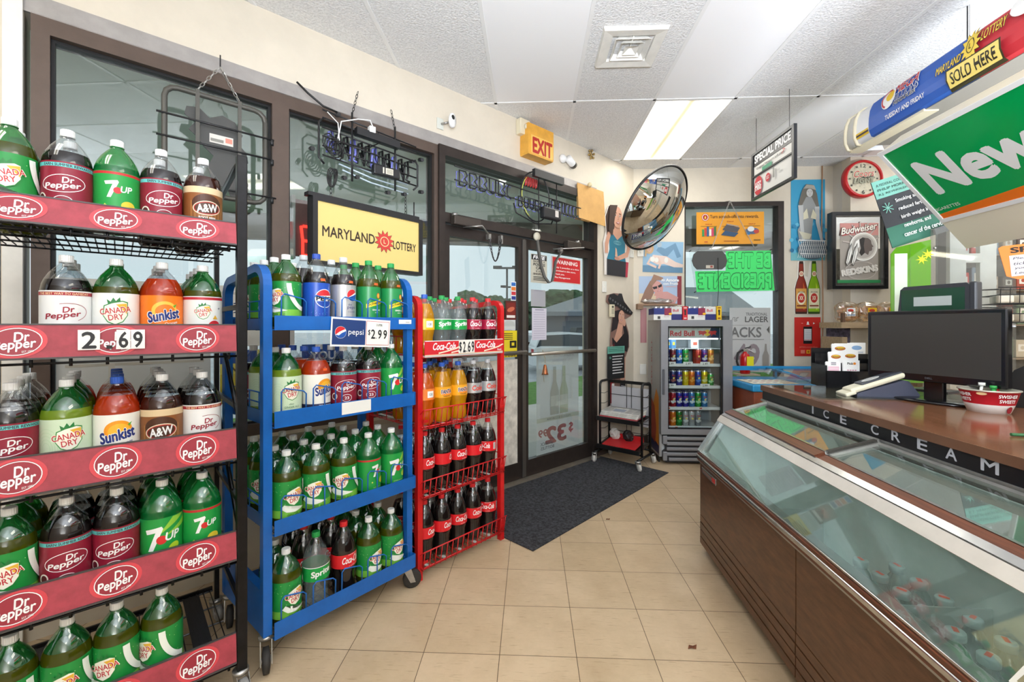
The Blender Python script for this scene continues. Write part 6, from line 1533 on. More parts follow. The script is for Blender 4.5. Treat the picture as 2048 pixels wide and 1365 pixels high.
# ---- corner pieces
def woman_blue(A, w, h):
    A.poly([(.20 * w, .96 * h), (.45 * w, 1.0 * h), (.62 * w, .95 * h), (.66 * w, .80 * h), (.52 * w, .62 * h), (.45 * w, .42 * h), (.12 * w, .55 * h), (.08 * w, .8 * h)], '#4a3a34')
    limb(A, [(.50 * w, .72 * h), (.50 * w, .62 * h)], [.2 * w, .24 * w], skin); A.poly([(.18 * w, .60 * h), (.40 * w, .66 * h), (.62 * w, .66 * h), (.84 * w, .60 * h), (.80 * w, .42 * h), (.24 * w, .42 * h)], skin)
    A.poly([(.20 * w, .52 * h), (.30 * w, .60 * h), (.50 * w, .51 * h), (.70 * w, .60 * h), (.80 * w, .52 * h), (.78 * w, .32 * h), (.82 * w, .22 * h), (.12 * w, .22 * h), (.22 * w, .36 * h)], '#2f7f9a')
    for k in range(3): A.ring(.5 * w, .47 * h, (.06 + .04 * k) * w, (.015 + .008 * k) * h, .01 * w, '#7ab8c8')
    A.poly([(.12 * w, .22 * h), (.82 * w, .22 * h), (.80 * w, .0), (.12 * w, .0)], '#2c2b30'); A.poly([(.82 * w, .22 * h), (.92 * w, .22 * h), (.88 * w, .0), (.80 * w, 0)], '#b83a4c')
    limb(A, [(.84 * w, .58 * h), (.93 * w, .44 * h), (.86 * w, .33 * h), (.52 * w, .25 * h)], [.13 * w, .12 * w, .12 * w, .09 * w], skin); limb(A, [(.20 * w, .58 * h), (.10 * w, .42 * h), (.10 * w, .30 * h)], [.12 * w, .11 * w, .1 * w], skin)
    A.ell(.48 * w, .245 * h, .10 * w, .022 * h, skin2); A.poly([(.40 * w, .27 * h), (.50 * w, .27 * h), (.46 * w, .38 * h), (.42 * w, .40 * h)], '#e0b8a0')
    face(A, .50 * w, .83 * h, .48 * w, skin, None); A.poly([(.20 * w, .97 * h), (.48 * w, 1.0 * h), (.40 * w, .86 * h), (.34 * w, .70 * h), (.30 * w, .55 * h), (.16 * w, .62 * h)], '#4a3a34')
sh1 = [(.05, .0), (.90, 0), (.95, .25), (1.0, .45), (.90, .62), (.64, .68), (.68, .85), (.60, .97), (.40, 1.0), (.18, .96), (.06, .8), (.10, .6), (.0, .45), (.04, .25)]
x0, z1 = WA.at(1208, 402, -.03); x1, z0 = WA.at(1262, 556, -.03)
flat('cardboard_cutout', 'cutout of a smiling person with long hair in a blue top, on the corner wall', 'cutout', WA, (x0, z1, x1, z0), -.02, '#e6e0da', woman_blue, .004, shape=sh1, px_=False)
def woman_hat(A, w, h):
    A.poly([(.30 * w, .86 * h), (.60 * w, .88 * h), (.52 * w, .74 * h), (.20 * w, .70 * h)], '#2a2226')
    limb(A, [(.58 * w, .80 * h), (.50 * w, .70 * h), (.44 * w, .58 * h)], [.16 * w, .20 * w, .42 * w], skin)
    A.poly([(.24 * w, .66 * h), (.40 * w, .62 * h), (.56 * w, .66 * h), (.72 * w, .70 * h), (.84 * w, .60 * h), (.80 * w, .54 * h), (.62 * w, .56 * h), (.60 * w, .50 * h), (.28 * w, .48 * h)], '#222024')
    limb(A, [(.74 * w, .58 * h), (.78 * w, .66 * h), (.66 * w, .78 * h)], [.20 * w, .16 * w, .08 * w], '#222024'); A.ell(.68 * w, .775 * h, .06 * w, .03 * h, skin)
    A.poly([(.18 * w, .5 * h), (.30 * w, .62 * h), (.34 * w, .48 * h), (.28 * w, .05 * h), (.12 * w, .05 * h)], '#a8242c'); A.text('Coca-Cola', .24 * w, .32 * h, .48 * h, .13 * w, white, .04, .2, PI / 2)
    limb(A, [(.60 * w, .50 * h), (.62 * w, .38 * h), (.62 * w, .30 * h)], [.24 * w, .20 * w, .17 * w], skin); limb(A, [(.62 * w, .32 * h), (.63 * w, .18 * h), (.66 * w, .04 * h)], [.20 * w, .22 * w, .18 * w], '#26242a')
    for k in range(5): A.line([(.56 * w, (.28 - .045 * k) * h), (.72 * w, (.27 - .045 * k) * h)], .015 * w, '#c8c8cc')
    face(A, .56 * w, .82 * h, .30 * w, skin, None, '#b03a44', False, -.2)
    A.poly([(.06 * w, .945 * h), (.12 * w, .985 * h), (.28 * w, .995 * h), (.5 * w, .97 * h), (.80 * w, .90 * h), (.99 * w, .855 * h), (.94 * w, .835 * h), (.70 * w, .85 * h), (.40 * w, .90 * h), (.16 * w, .90 * h)], '#1e1e22'); A.poly([(.34 * w, .955 * h), (.46 * w, 1.0 * h), (.56 * w, 1.0 * h), (.66 * w, .93 * h)], '#26262a')
    for k in range(9): x = .14 + .09 * k; A.ring(x * w, (.955 - .012 * k) * h, .022 * w, .007 * h, .006 * w, '#b8b8ba', 0, 10)
sh2 = [(.08, .02), (.74, .02), (.72, .3), (.74, .5), (.88, .58), (.86, .70), (.72, .80), (.95, .83), (1.0, .86), (.7, .94), (.56, 1.0), (.3, 1.0), (.06, .98), (.04, .93), (.30, .88), (.2, .7), (.15, .5)]
x0, z1 = WA.at(1212, 585, -.03); x1, z0 = WA.at(1266, 838, -.03)
flat('cardboard_cutout', 'cutout of a person in a black sombrero and dark dress above the newspaper rack', 'cutout', WA, (x0, z1, x1, z0), -.02, '#8a6a60', woman_hat, .004, shape=sh2, px_=False)
def smoke2(A, w, h):
    A.rect(0, .78 * h, w, h, '#6fb8a4')
    for k in range(3): A.rect(.06 * w, (.95 - .05 * k) * h, .92 * w, (.965 - .05 * k) * h, '#2e6a5c')
    for k in range(7): A.rect(.26 * w, (.68 - .085 * k) * h, (.9 - .06 * (k % 3)) * w, (.71 - .085 * k) * h, '#e0e0e0')
    for k in range(6): A.line([(.12 * w + .08 * w * math.cos(k * PI / 3), .66 * h + .05 * h * math.sin(k * PI / 3)), (.12 * w, .66 * h)], .012 * w, '#6fb8a4')
flat('health_notice', 'black notice with teal band in front of the sombrero cutout', 'notice', WA, (1215, 694, 1249, 756), -.03, '#1d1f22', smoke2)
bx, bz = WA.at(1225, 622, -.05); t = thing('wall_keypad', 'cream keypad on the wall beside the sombrero cutout', 'keypad', WA.w(bx, -.03, bz), WA.th); a = MB(); a.box(-.035, .035, -.025, .0, -.065, .065, P('old_cream_plastic', (222, 212, 184), .5), bv=.005); o = a.build('housing', t)
A = Art(.0006); A.rect(-.020, .030, .014, .050, '#4a4a40')
for k in range(12): A.rect(-.022 + .015 * (k % 3), .012 - .014 * (k // 3), -.012 + .015 * (k % 3), .020 - .014 * (k // 3), '#8a8672', k > 0)
A.build('keys', o, X=T(0, -.0255, 0))
for u, v, c, lb in ((1209, 574, WA, 'white wall switch left of the blue-top cutout'), (1264, 505, WA, 'white switch just left of the room corner'), (1281, 503, WB, 'white switch just right of the room corner'), (1286, 739, WB, 'cream socket low on the back wall beside the fridge')):
    bx, bz = c.at(u, v, -.01); t = thing('wall_switch', lb, 'switch', c.w(bx, -.001, bz), c.th); a = MB(); a.box(-.035, .035, -.012, .0, -.057, .057, P('switch_white', (232, 230, 222), .4), bv=.004); a.build('cover_plate', t); a = MB(); a.box(-.008, .008, -.02, -.011, -.014, .014, P('switch_white', (232, 230, 222), .4)); a.build('toggle', t)
# ---- back wall posters
def recline(A, w, h):
    A.rect(0, 0, w, h, '#8fb4cf'); A.rect(0, 0, w, .22 * h, '#5d86a4')
    limb(A, [(.36 * w, .78 * h), (.56 * w, .62 * h), (.78 * w, .86 * h), (.90 * w, .50 * h)], [.16 * h, .30 * h, .22 * h, .14 * h], '#6d92ae')
    A.ell(.40 * w, .90 * h, .06 * w, .09 * h, '#a8b8c4')
    limb(A, [(.22 * w, .46 * h), (.38 * w, .40 * h), (.56 * w, .40 * h), (.80 * w, .26 * h), (1.0 * w, .22 * h)], [.22 * h, .30 * h, .26 * h, .18 * h, .10 * h], '#e0c8bc'); limb(A, [(.22 * w, .48 * h), (.12 * w, .28 * h), (.34 * w, .16 * h)], [.10 * h, .09 * h, .07 * h], '#dcc0b2'); limb(A, [(.36 * w, .48 * h), (.44 * w, .28 * h), (.40 * w, .12 * h)], [.10 * h, .08 * h, .06 * h], '#dcc0b2')
    A.ell(.24 * w, .42 * h, .06 * w, .09 * h, '#e6e4dc'); A.ell(.34 * w, .40 * h, .05 * w, .08 * h, '#e6e4dc'); A.ell(.58 * w, .40 * h, .05 * w, .09 * h, '#e6e4dc')
    A.ell(.15 * w, .76 * h, .11 * w, .17 * h, '#c8a880'); face(A, .15 * w, .76 * h, .22 * h, '#dcb8a4', None); limb(A, [(.07 * w, .70 * h), (.05 * w, .50 * h)], [.06 * w, .04 * w], '#c8a880')
flat('wall_poster', 'blue beach poster of two people reclining, on the back wall', 'poster', WB, (1286, 484, 1366, 545), -.004, '#8fb4cf', recline, .002, rot=-.03)
def amore(A, w, h):
    A.rect(0, 0, w, h, '#a8bcd6'); A.rect(0, .0, .4 * w, .4 * h, '#d8c4a4'); A.rect(.90 * w, 0, w, h, '#8a2f38')
    limb(A, [(.34 * w, .80 * h), (.24 * w, .45 * h), (.12 * w, .05 * h)], [.16 * w, .22 * w, .20 * w], '#8d6a58'); limb(A, [(.40 * w, .30 * h), (.62 * w, .26 * h), (.86 * w, .08 * h)], [.30 * h, .42 * h, .40 * h], '#d09a94')
    limb(A, [(.48 * w, .52 * h), (.46 * w, .30 * h)], [.16 * w, .22 * w], '#cf9890'); face(A, .44 * w, .60 * h, .34 * w, '#cf9890', None, '#a83a4c', True, .35); limb(A, [(.28 * w, .70 * h), (.38 * w, .96 * h), (.56 * w, .90 * h)], [.08 * w, .16 * w, .06 * w], '#9a7660')
    A.text('Ah', .56 * w, .86 * h, .08 * w, .08 * h, white, .04); A.text('Amore', .78 * w, .86 * h, .30 * w, .10 * h, white, .05); A.text('con Frutti', .74 * w, .74 * h, .34 * w, .09 * h, white, .03)
    A.rect(.62 * w, .62 * h, .88 * w, .64 * h, '#e0a8a0')
flat('wall_poster', 'poster of a reclining person in sunglasses lettered Ah Amore, on the back wall', 'poster', WB, (1278, 553, 1363, 610), -.004, '#a8bcd6', amore, .002)
def legs(A, w, h): limb(A, [(.5 * w, h), (.5 * w, .5 * h), (.45 * w, 0)], [.8 * w, .7 * w, .5 * w], '#c08a8c')
flat('wall_poster', 'narrow pink poster strip below the wall shelf, left of the fridge', 'poster', WB, (1281, 616, 1293, 686), -.004, '#b87a80', legs, .002)
x0, z1 = WB.at(1276, 604, -.1); t = thing('wall_shelf', 'small brown wooden shelf with plastic wrap over the fridge corner', 'shelf', WB.w(x0, 0, z1 - .02), WB.th)
a = MB(); a.box(0, .42, -.10, -.002, -.02, .0, P('shelf_wood', (150, 118, 92), .6, var=.2)); a.box(0, .06, -.09, -.002, -.06, -.02, P('shelf_wood', (150, 118, 92), .6)); a.build('board', t)
bm = bmesh.new(); bmesh.ops.create_icosphere(bm, subdivisions=3, radius=.5); random.seed(9)
for v in bm.verts: v.co = Vector((v.co.x * .36 + .22, v.co.y * .07 - .05, (v.co.z + .5) * .055 * random.uniform(.6, 1.2) + .0005))
me = bpy.data.meshes.new('plastic_wrap'); bm.to_mesh(me); bm.free(); me.materials.append(clear('crumpled_film', (235, 232, 228), .25, .15, body=.3, bodycol=(190, 180, 172))); o = bpy.data.objects.new('plastic_wrap', me); COL.objects.link(o); o.matrix_world = WB.X @ T(x0, 0, z1 - .02); tag(o, 'crumpled clear plastic wrap lying on the small wall shelf', 'plastic wrap')
# ---- in the back window
def rewards(A, w, h):
    A.ell(.13 * w, .84 * h, .055 * w, .12 * h, '#e8e4dc'); A.ring(.13 * w, .84 * h, .055 * w, .12 * h, .008 * w, '#a8302a'); A.ell(.13 * w, .84 * h, .038 * w, .085 * h, '#a8302a'); A.poly([(.115 * w, .80 * h), (.13 * w, .90 * h), (.145 * w, .80 * h)], '#f0c838')
    A.text('Turn scratch-offs into rewards.', .56 * w, .86 * h, .72 * w, .10 * h, '#5a3a12', .025)
    for x, s in ((.18, 'SIGN UP'), (.5, 'SCAN UP'), (.82, 'WRAP UP')): A.text(s, x * w, .70 * h if x == .5 else .62 * h, .10 * w, .035 * h, '#a83a20', .03)
    for x in (.18, .5, .82): A.rect((x - .12) * w, .55 * h, (x + .12) * w, .565 * h, '#7a5a20')
    for k, c in enumerate(('#3a8a4a', '#c83a30', '#2f5a8a', '#e8e0d0', '#c83a60', '#3a6a3a')): A.rect((.08 + .035 * (k % 6)) * w, (.24 + .02 * (k % 2)) * h, (.112 + .035 * (k % 6)) * w, (.46 + .04 * (k % 3)) * h, c)
    A.poly([(.36 * w, .28 * h), (.56 * w, .22 * h), (.62 * w, .34 * h), (.42 * w, .42 * h)], '#2c4a68'); A.poly([(.38 * w, .44 * h), (.60 * w, .36 * h), (.64 * w, .50 * h), (.44 * w, .60 * h)], '#4a4a50'); A.line([(.44 * w, .62 * h), (.62 * w, .54 * h)], .012 * w, '#9a9aa0')
    A.ell(.82 * w, .40 * h, .10 * w, .10 * h, '#4a5a7a'); A.ell(.80 * w, .46 * h, .05 * w, .08 * h, '#d8d8d8'); A.ell(.88 * w, .38 * h, .04 * w, .06 * h, '#b83a2a'); A.ell(.76 * w, .32 * h, .03 * w, .05 * h, '#2a6a9a')
    A.rect(.40 * w, .08 * h, .62 * w, .10 * h, '#8a3a1a'); A.rect(.84 * w, .10 * h, .94 * w, .13 * h, '#6a4a10'); A.rect(.11 * w, .05 * h, .16 * w, .08 * h, '#b84a2a')
flat('window_poster', 'orange scratch-off rewards poster hung at the top of the back window', 'poster', WB, (1393, 425, 1528, 488), -.02, '#e0981e', rewards)
PY = -.16
x0, z1 = WB.at(1378, 501, PY); x1, z0 = WB.at(1549, 583, PY); w_, h_ = x1 - x0, z1 - z0
t = thing('acrylic_sign', 'bright green sign with backwards capital letters on clear acrylic in the back window', 'hanging sign', WB.w(x0, PY, z0), WB.th)
a = MB(); a.prism([(0, h_), (w_ * .965, h_ * 1.02), (w_ * 1.03, .0), (w_ * .08, -.02)], .0, .005, clear('acrylic_sheet', (246, 250, 249), .05, .03, edge=.5)); ao = a.build('acrylic_panel', t)
gi = P('green_film', (58, 214, 104), .5); 
A = Art(.0012)
A.poly([(.43 * w_, .97 * h_), (.955 * w_, .98 * h_), (1.0 * w_, .02 * h_), (.09 * w_, -.01 * h_), (.07 * w_, .49 * h_), (.43 * w_, .50 * h_)], gi)
def outl(s, cx, cy, w, h, n, dx=0):
    A.text(s, cx, cy, w, h, '#1c7a3c', .075, flip=True); A.text(s, cx, cy, w * .985, h * .93, gi, .045, flip=True)
outl('BE THE', .705 * w_, .745 * h_, .49 * w_, .35 * h_, 6); outl('PRESIDENTE', .535 * w_, .255 * h_, .85 * w_, .36 * h_, 10)
A.build('green_film_lettering', ao, X=T(0, -.0005, 0))
a = MB(); dk_ = P('black_oval_board', (62, 62, 60), .5); a.prism([(.05 * w_, .62 * h_), (.03 * w_, .75 * h_), (.05 * w_, .90 * h_), (.09 * w_, .97 * h_), (.38 * w_, .97 * h_), (.42 * w_, .88 * h_), (.44 * w_, .73 * h_), (.42 * w_, .60 * h_), (.38 * w_, .53 * h_), (.09 * w_, .53 * h_)], -.02, -.004, dk_); bo = a.build('backing_board', t)
A = Art(.0008); A.rect(.19 * w_, .555 * h_, .28 * w_, .63 * h_, '#b8b0a0'); A.rect(.24 * w_, .57 * h_, .27 * w_, .62 * h_, '#8a3a34'); A.build('maker_label', bo, X=T(0, -.0205, 0))
hk = (w_ * .48, .0, h_ + .52); chain(t, (w_ * .26, 0, h_), hk, 0, .004, .02); chain(t, (w_ * .78, 0, h_), hk, 0, .004, .02)
a = MB(); a.tube([(.33 * w_, -.025, .8 * h_), (.33 * w_, -.025, .55 * h_), (.34 * w_, -.02, .1 * h_), (.32 * w_, -.01, -.55 * h_)], .003, wire, 5)
a.tube([hk, (hk[0], .148, hk[2] + .03)], .003, wire, 5)
for p in ((.02, .99), (.965, 1.01), (1.03, .02), (.08, .0)): a.tube([(p[0] * w_, -.01, p[1] * h_), (p[0] * w_ - .02, -.01, p[1] * h_ - .01)], .006, nblk, 6)
a.build('wires_and_clips', t)
def lager(A, w, h):
    A.text('TRADITIONAL', .66 * w, .90 * h, .52 * w, .045 * h, '#6a6a6a', .02); A.text('LAGER', .66 * w, .82 * h, .56 * w, .085 * h, '#5c5c5c', .03); A.text('ng', .14 * w, .82 * h, .18 * w, .07 * h, '#7a7a78', .0, .5)
    A.rect(0, .725 * h, .8 * w, .731 * h, '#8a8a88'); A.text('ACKS', .40 * w, .62 * h, .74 * w, .15 * h, '#6e6e6e', .03); A.rect(0, .505 * h, .84 * w, .513 * h, '#7a7a78'); A.text('49', .42 * w, .26 * h, .60 * w, .34 * h, '#8a7f84', .03)
    A.poly([(.80 * w, .10 * h), (.96 * w, .10 * h), (.96 * w, .26 * h), (.91 * w, .34 * h), (.90 * w, .44 * h), (.86 * w, .44 * h), (.85 * w, .34 * h), (.80 * w, .26 * h)], '#8f8a84'); A.poly([(.9 * w, .66 * h), (.97 * w, .72 * h), (.97 * w, .6 * h)], '#5a5a58')
flat('window_poster', 'large grey TRADITIONAL LAGER poster in the lower back window', 'poster', WB, (1459, 616, 1541, 745), .03, '#bfc0bf', lager, .0015)
# ---- on the column right of the back window
def bikini(A, w, h):
    A.rect(0, .0, w, h, '#3a9cc4'); A.rect(0, 0, w, .10 * h, '#6fb4bc')
    random.seed(4)
    for k in range(26): A.ell(random.uniform(0, w), random.uniform(.1, .62) * h, .06 * w, .025 * h, random.choice(('#1f6f98', '#2c86b0', '#5fb4d0')), random.uniform(0, 3), 9)
    g1, g2 = '#b4b6b4', '#9a9c9a'
    A.poly([(.30 * w, .86 * h), (.42 * w, .94 * h), (.62 * w, .93 * h), (.74 * w, .82 * h), (.80 * w, .66 * h), (.66 * w, .60 * h), (.30 * w, .62 * h), (.20 * w, .70 * h)], '#6e6a60')
    limb(A, [(.50 * w, .78 * h), (.50 * w, .66 * h), (.48 * w, .50 * h), (.38 * w, .36 * h), (.40 * w, .24 * h)], [.16 * w, .44 * w, .28 * w, .42 * w, .36 * w], '#989a98')
    limb(A, [(.26 * w, .68 * h), (.28 * w, .48 * h), (.34 * w, .24 * h)], [.15 * w, .12 * w, .08 * w], '#c0c2c0'); limb(A, [(.74 * w, .66 * h), (.76 * w, .46 * h), (.88 * w, .24 * h)], [.14 * w, .11 * w, .08 * w], '#c0c2c0')
    A.poly([(.34 * w, .58 * h), (.44 * w, .64 * h), (.49 * w, .52 * h), (.34 * w, .50 * h)], '#e0dcc0'); A.poly([(.55 * w, .52 * h), (.62 * w, .63 * h), (.72 * w, .56 * h), (.70 * w, .50 * h)], '#e0dcc0'); A.poly([(.20 * w, .36 * h), (.58 * w, .32 * h), (.52 * w, .26 * h), (.34 * w, .26 * h)], '#d4d0b8')
    face(A, .52 * w, .83 * h, .26 * w, '#c8c8c4', None, '#8a7a78'); A.poly([(.32 * w, .88 * h), (.42 * w, .93 * h), (.64 * w, .92 * h), (.70 * w, .86 * h), (.52 * w, .885 * h)], '#a8a498')
    A.ell(.60 * w, .13 * h, .44 * w, .12 * h, '#5c6a74')
    for k in range(15):
        x = (.18 + .06 * k) * w; A.line([(x, .24 * h), (x + .12 * w, .03 * h)], .012 * w, '#e6e8e4'); A.line([(x + .1 * w, .24 * h), (x - .02 * w, .03 * h)], .012 * w, '#e6e8e4')
    A.line([(.16 * w, .245 * h), (1.0 * w, .23 * h)], .03 * w, '#e6e8e4'); A.line([(.2 * w, .08 * h), (1.0 * w, .07 * h)], .02 * w, '#e6e8e4')
flat('wall_poster', 'blue-tinted poster of a swimmer leaning on a white wicker chair', 'poster', WB, (1582, 360, 1650, 521), -.006, '#3a9cc4', bikini, .002)
def xx(A, w, h):
    for cx, c, lb, lf in ((.27, '#8a2a14', '#d8a04a', '#c02a20'), (.74, '#8ab81c', '#e0d8b0', '#c02a20')):
        f = lambda p: [((cx + x * .24) * w, y * h) for x, y in p]
        A.poly(f([(-.95, .03), (-.9, .0), (.9, .0), (.95, .03), (.98, .48), (.75, .60), (.45, .70), (.36, .96), (.30, 1.0), (-.30, 1.0), (-.36, .96), (-.45, .70), (-.75, .60), (-.98, .48)]), '#3a1a10' if cx < .5 else '#2c4a10')
        A.poly(f([(-.85, .04), (.85, .04), (.88, .48), (.66, .60), (.36, .70), (.27, .95), (-.27, .95), (-.36, .70), (-.66, .60), (-.88, .48)]), c); A.poly(f([(.3, .08), (.55, .08), (.55, .5), (.3, .6)]), '#c85a28' if cx < .5 else '#c8e23a')
        A.rect((cx - .2) * w, .10 * h, (cx + .2) * w, .48 * h, lb); A.ell(cx * w, .30 * h, .17 * w, .13 * h, '#f0e4c4'); A.ell(cx * w, .30 * h, .13 * w, .09 * h, lf); A.text('XX', cx * w, .30 * h, .14 * w, .07 * h, '#f0e4c4', .05); A.text('DOS EQUIS', cx * w, .41 * h, .24 * w, .03 * h, '#3a2010', .02); A.rect((cx - .17) * w, .14 * h, (cx + .17) * w, .165 * h, '#7a2a18')
        A.ell(cx * w, .76 * h, .085 * w, .05 * h, '#f0e4c4'); A.text('XX', cx * w, .76 * h, .11 * w, .05 * h, '#c02a20', .05)
sh3 = [(.02, .0), (.98, 0), (1.0, .5), (.88, .68), (.86, 1.0), (.60, 1.0), (.52, .7), (.42, .72), (.40, 1.0), (.14, 1.0), (.12, .7), (.0, .5)]
flat('beer_bottle_cutout', 'flat cutout of a brown and a green beer bottle on the column', 'cutout', WB, (1588, 523, 1641, 628), -.008, '#efe8dc', xx, .003, shape=sh3)
def app(A, w, h):
    A.rect(.34 * w, .32 * h, .68 * w, .76 * h, '#1a1a1c'); A.rect(.37 * w, .40 * h, .65 * w, .70 * h, '#dcdcdc')
    for k in range(5): A.rect(.39 * w, (.47 + .045 * k) * h, .63 * w, (.475 + .045 * k) * h, '#8a98a8')
    for k in range(4): A.ell((.40 + .07 * k) * w, .42 * h, .02 * w, .012 * h, '#b83a2a')
    A.ell(.50 * w, .865 * h, .035 * w, .025 * h, white); A.poly([(.44 * w, .81 * h), (.56 * w, .81 * h), (.53 * w, .845 * h), (.47 * w, .845 * h)], white); A.poly([(.70 * w, .82 * h), (.70 * w, .87 * h), (.77 * w, .845 * h)], white); A.rect(.24 * w, .84 * h, .31 * w, .85 * h, '#f0c8b8')
    A.text('#MDLotteryApp', .52 * w, .23 * h, .70 * w, .045 * h, '#e88a7a', .0); A.rect(.22 * w, .07 * h, .38 * w, .16 * h, '#e07a68'); A.rect(.44 * w, .07 * h, .58 * w, .16 * h, '#e8b020'); A.ell(.51 * w, .115 * h, .04 * w, .03 * h, '#a85a10'); A.ell(.72 * w, .12 * h, .09 * w, .04 * h, '#4a2a3a')
flat('wall_poster', 'red phone-app poster under the beer bottle cutout', 'poster', WB, (1589, 635, 1641, 713), -.006, '#cc2a22', app, .002)
x0, z0 = WB.at(1645, 735, -.02); x1, z1 = WB.at(1643, 332, -.02)
o = tag(MB().tube([(0, 0, 0), (.008, 0, (z1 - z0) * .3), (-.006, 0, (z1 - z0) * .7), (0, 0, z1 - z0)], .006, P('tan_cable', (176, 132, 96), .5), 7).build('wall_cable'), 'tan cable running down the column past the posters', 'cable'); o.location = WB.w(x0, -.017, z0); o.rotation_euler = (0, 0, WB.th)
# ---- clock wall
cx, cz = WCF.at(1726, 358, -.05)
t = thing('wall_clock', 'round red-rimmed beer clock on the wall right of the column', 'clock', WCF.w(cx, 0, cz), WCF.th)
Xc = Rx(PI / 2); a = MB(); a.lathe([(.178, .0), (.19, .01), (.19, .06), (.180, .075), (.166, .070), (.165, .05)], P('clock_red', (196, 30, 34), .3), 48, Xc); a.build('rim', t)
a = MB(); a.lathe([(0, .052), (.168, .052)], P('clock_dial', (212, 205, 180), .4, var=.12, vscale=40), 48, Xc); d_o = a.build('dial', t)
A = Art(.0008); A.text('12', 0, .132, .05, .034, '#6a6a60', .02); A.text('6', 0, -.135, .026, .036, '#1a1a1a', .04)
for k in range(12):
    if k % 6: an = k * PI / 6; A.ell(.135 * math.sin(an), .135 * math.cos(an), .009, .009, '#3a3c36')
A.text('Coors', .0, .050, .20, .065, '#c85a52', .01, .3, .08, '#f0ead8', .05); A.text('LIGHT', .0, -.020, .20, .05, '#a9a890', .04, .2, .06, '#4a4c44', .04)
random.seed(2)
for k in range(40): q = random.uniform(0, 6.3); r_ = random.uniform(.06, .15); A.ring(r_ * math.cos(q), r_ * math.sin(q), .006, .006, .0015, '#8f8c76', 0, 8)
A.line([(.0, .0), (-.05, .0)], .008, '#1a1a1a'); A.line([(.0, .0), (.07, .012)], .006, '#1a1a1a'); A.line([(0, 0), (.02, -.03)], .006, '#1a1a1a'); A.build('dial_print', d_o, X=T(0, -.0525, 0))
x0, z1 = WCF.at(1665, 424, -.09); x1, z0 = WCF.at(1777, 578, -.09); w_, h_ = x1 - x0, z1 - z0
t = thing('framed_mirror', 'black-framed printed beer and team mirror on the wall under the clock', 'framed mirror', WCF.w(x0, -.06, z0), WCF.th)
a = MB(); fb = P('black_lacquer', (16, 16, 18), .2); f = .032
for q in ((0, w_, h_ - f, h_), (0, w_, 0, f), (0, f, f, h_ - f), (w_ - f, w_, f, h_ - f)): a.box(q[0], q[1], -.03, .05, q[2], q[3], fb)
for q in ((f, w_ - f, h_ - f - .012, h_ - f), (f, w_ - f, f, f + .012), (f, f + .012, f, h_ - f), (w_ - f - .012, w_ - f, f, h_ - f)): a.box(q[0], q[1], -.02, .0, q[2], q[3], P('frame_inner_lip', (90, 88, 84), .3, .5))
a.build('frame', t)
a = MB(); a.box(f, w_ - f, .0, .004, f, h_ - f, P('mirror_silver', (205, 205, 200), .03, 1.)); mo = a.build('mirror_glass', t)
A = Art(.0008); W, H = w_, h_
A.rect(.17 * W, .12 * H, .86 * W, .86 * H, '#9c948a'); A.rect(.17 * W, .70 * H, .86 * W, .86 * H, '#c88a82'); A.rect(.12 * W, .08 * H, .90 * W, .12 * H, '#1f7a44')
for k in range(7): an = .3 + k * .45; A.line([(.55 * W, .58 * H), ((.55 + .34 * math.cos(an)) * W, (.58 + .30 * math.sin(an)) * H)], .02 * W, '#b8aca4')
A.poly([(.19 * W, .72 * H), (.82 * W, .83 * H), (.82 * W, .80 * H), (.2 * W, .69 * H)], '#b8484c'); A.text('Budweiser', .50 * W, .785 * H, .66 * W, .085 * H, '#f0e8dc', .03, .35, .16, '#4a3a34', .04)
A.ell(.58 * W, .55 * H, .25 * W, .185 * H, '#c8c4ba'); A.ring(.58 * W, .55 * H, .25 * W, .185 * H, .022 * W, '#e4e2da'); A.ell(.58 * W, .55 * H, .20 * W, .15 * H, '#a8a29a')
A.poly([((x) * W, (y) * H) for x, y in ((.50, .64), (.56, .67), (.66, .66), (.71, .63), (.72, .585), (.755, .55), (.73, .54), (.735, .515), (.72, .495), (.68, .49), (.66, .44), (.60, .47), (.54, .43), (.50, .47), (.53, .53))], '#5c504a'); A.poly([((x) * W, (y) * H) for x, y in ((.50, .64), (.56, .67), (.60, .66), (.58, .56), (.60, .47), (.54, .43), (.50, .47), (.53, .53))], '#26221f')
A.poly([((x) * W, (y) * H) for x, y in ((.50, .65), (.44, .62), (.40, .54), (.46, .57), (.44, .50), (.50, .55))], '#efeee8')
for s in (0, .10): A.poly([((x + s) * W, y * H) for x, y in ((.36, .60), (.30, .50), (.25, .34), (.28, .29), (.33, .36), (.38, .48))], '#3a3632'); A.poly([((x + s) * W, y * H) for x, y in ((.355, .585), (.305, .49), (.262, .345), (.283, .31), (.325, .37), (.37, .48))], '#e4e2da'); A.line([((.35 + s) * W, .58 * H), ((.28 + s) * W, .32 * H)], .008 * W, '#4a4642')
A.text('REDSKINS', .50 * W, .24 * H, .62 * W, .07 * H, '#c8c2b8', .04, 0, .16, '#e8e6de', .04); A.ring(.52 * W, .24 * H, .28 * W, .12 * H, .01 * W, '#b8b0a8')
A.build('mirror_print', mo, X=T(0, -.0005, 0))
# ================================================================ overhead signs by the counter
TFr = Fr(*loc2(0, 0), TF)
ex = Vector((math.cos(TF), math.sin(TF), 0)); ey_ = Vector((-math.sin(TF), math.cos(TF), 0))       # towards the camera / away from the aisle
def P3(xo, yo, z): p = loc2(xo, yo); return Vector((p[0], p[1], z))
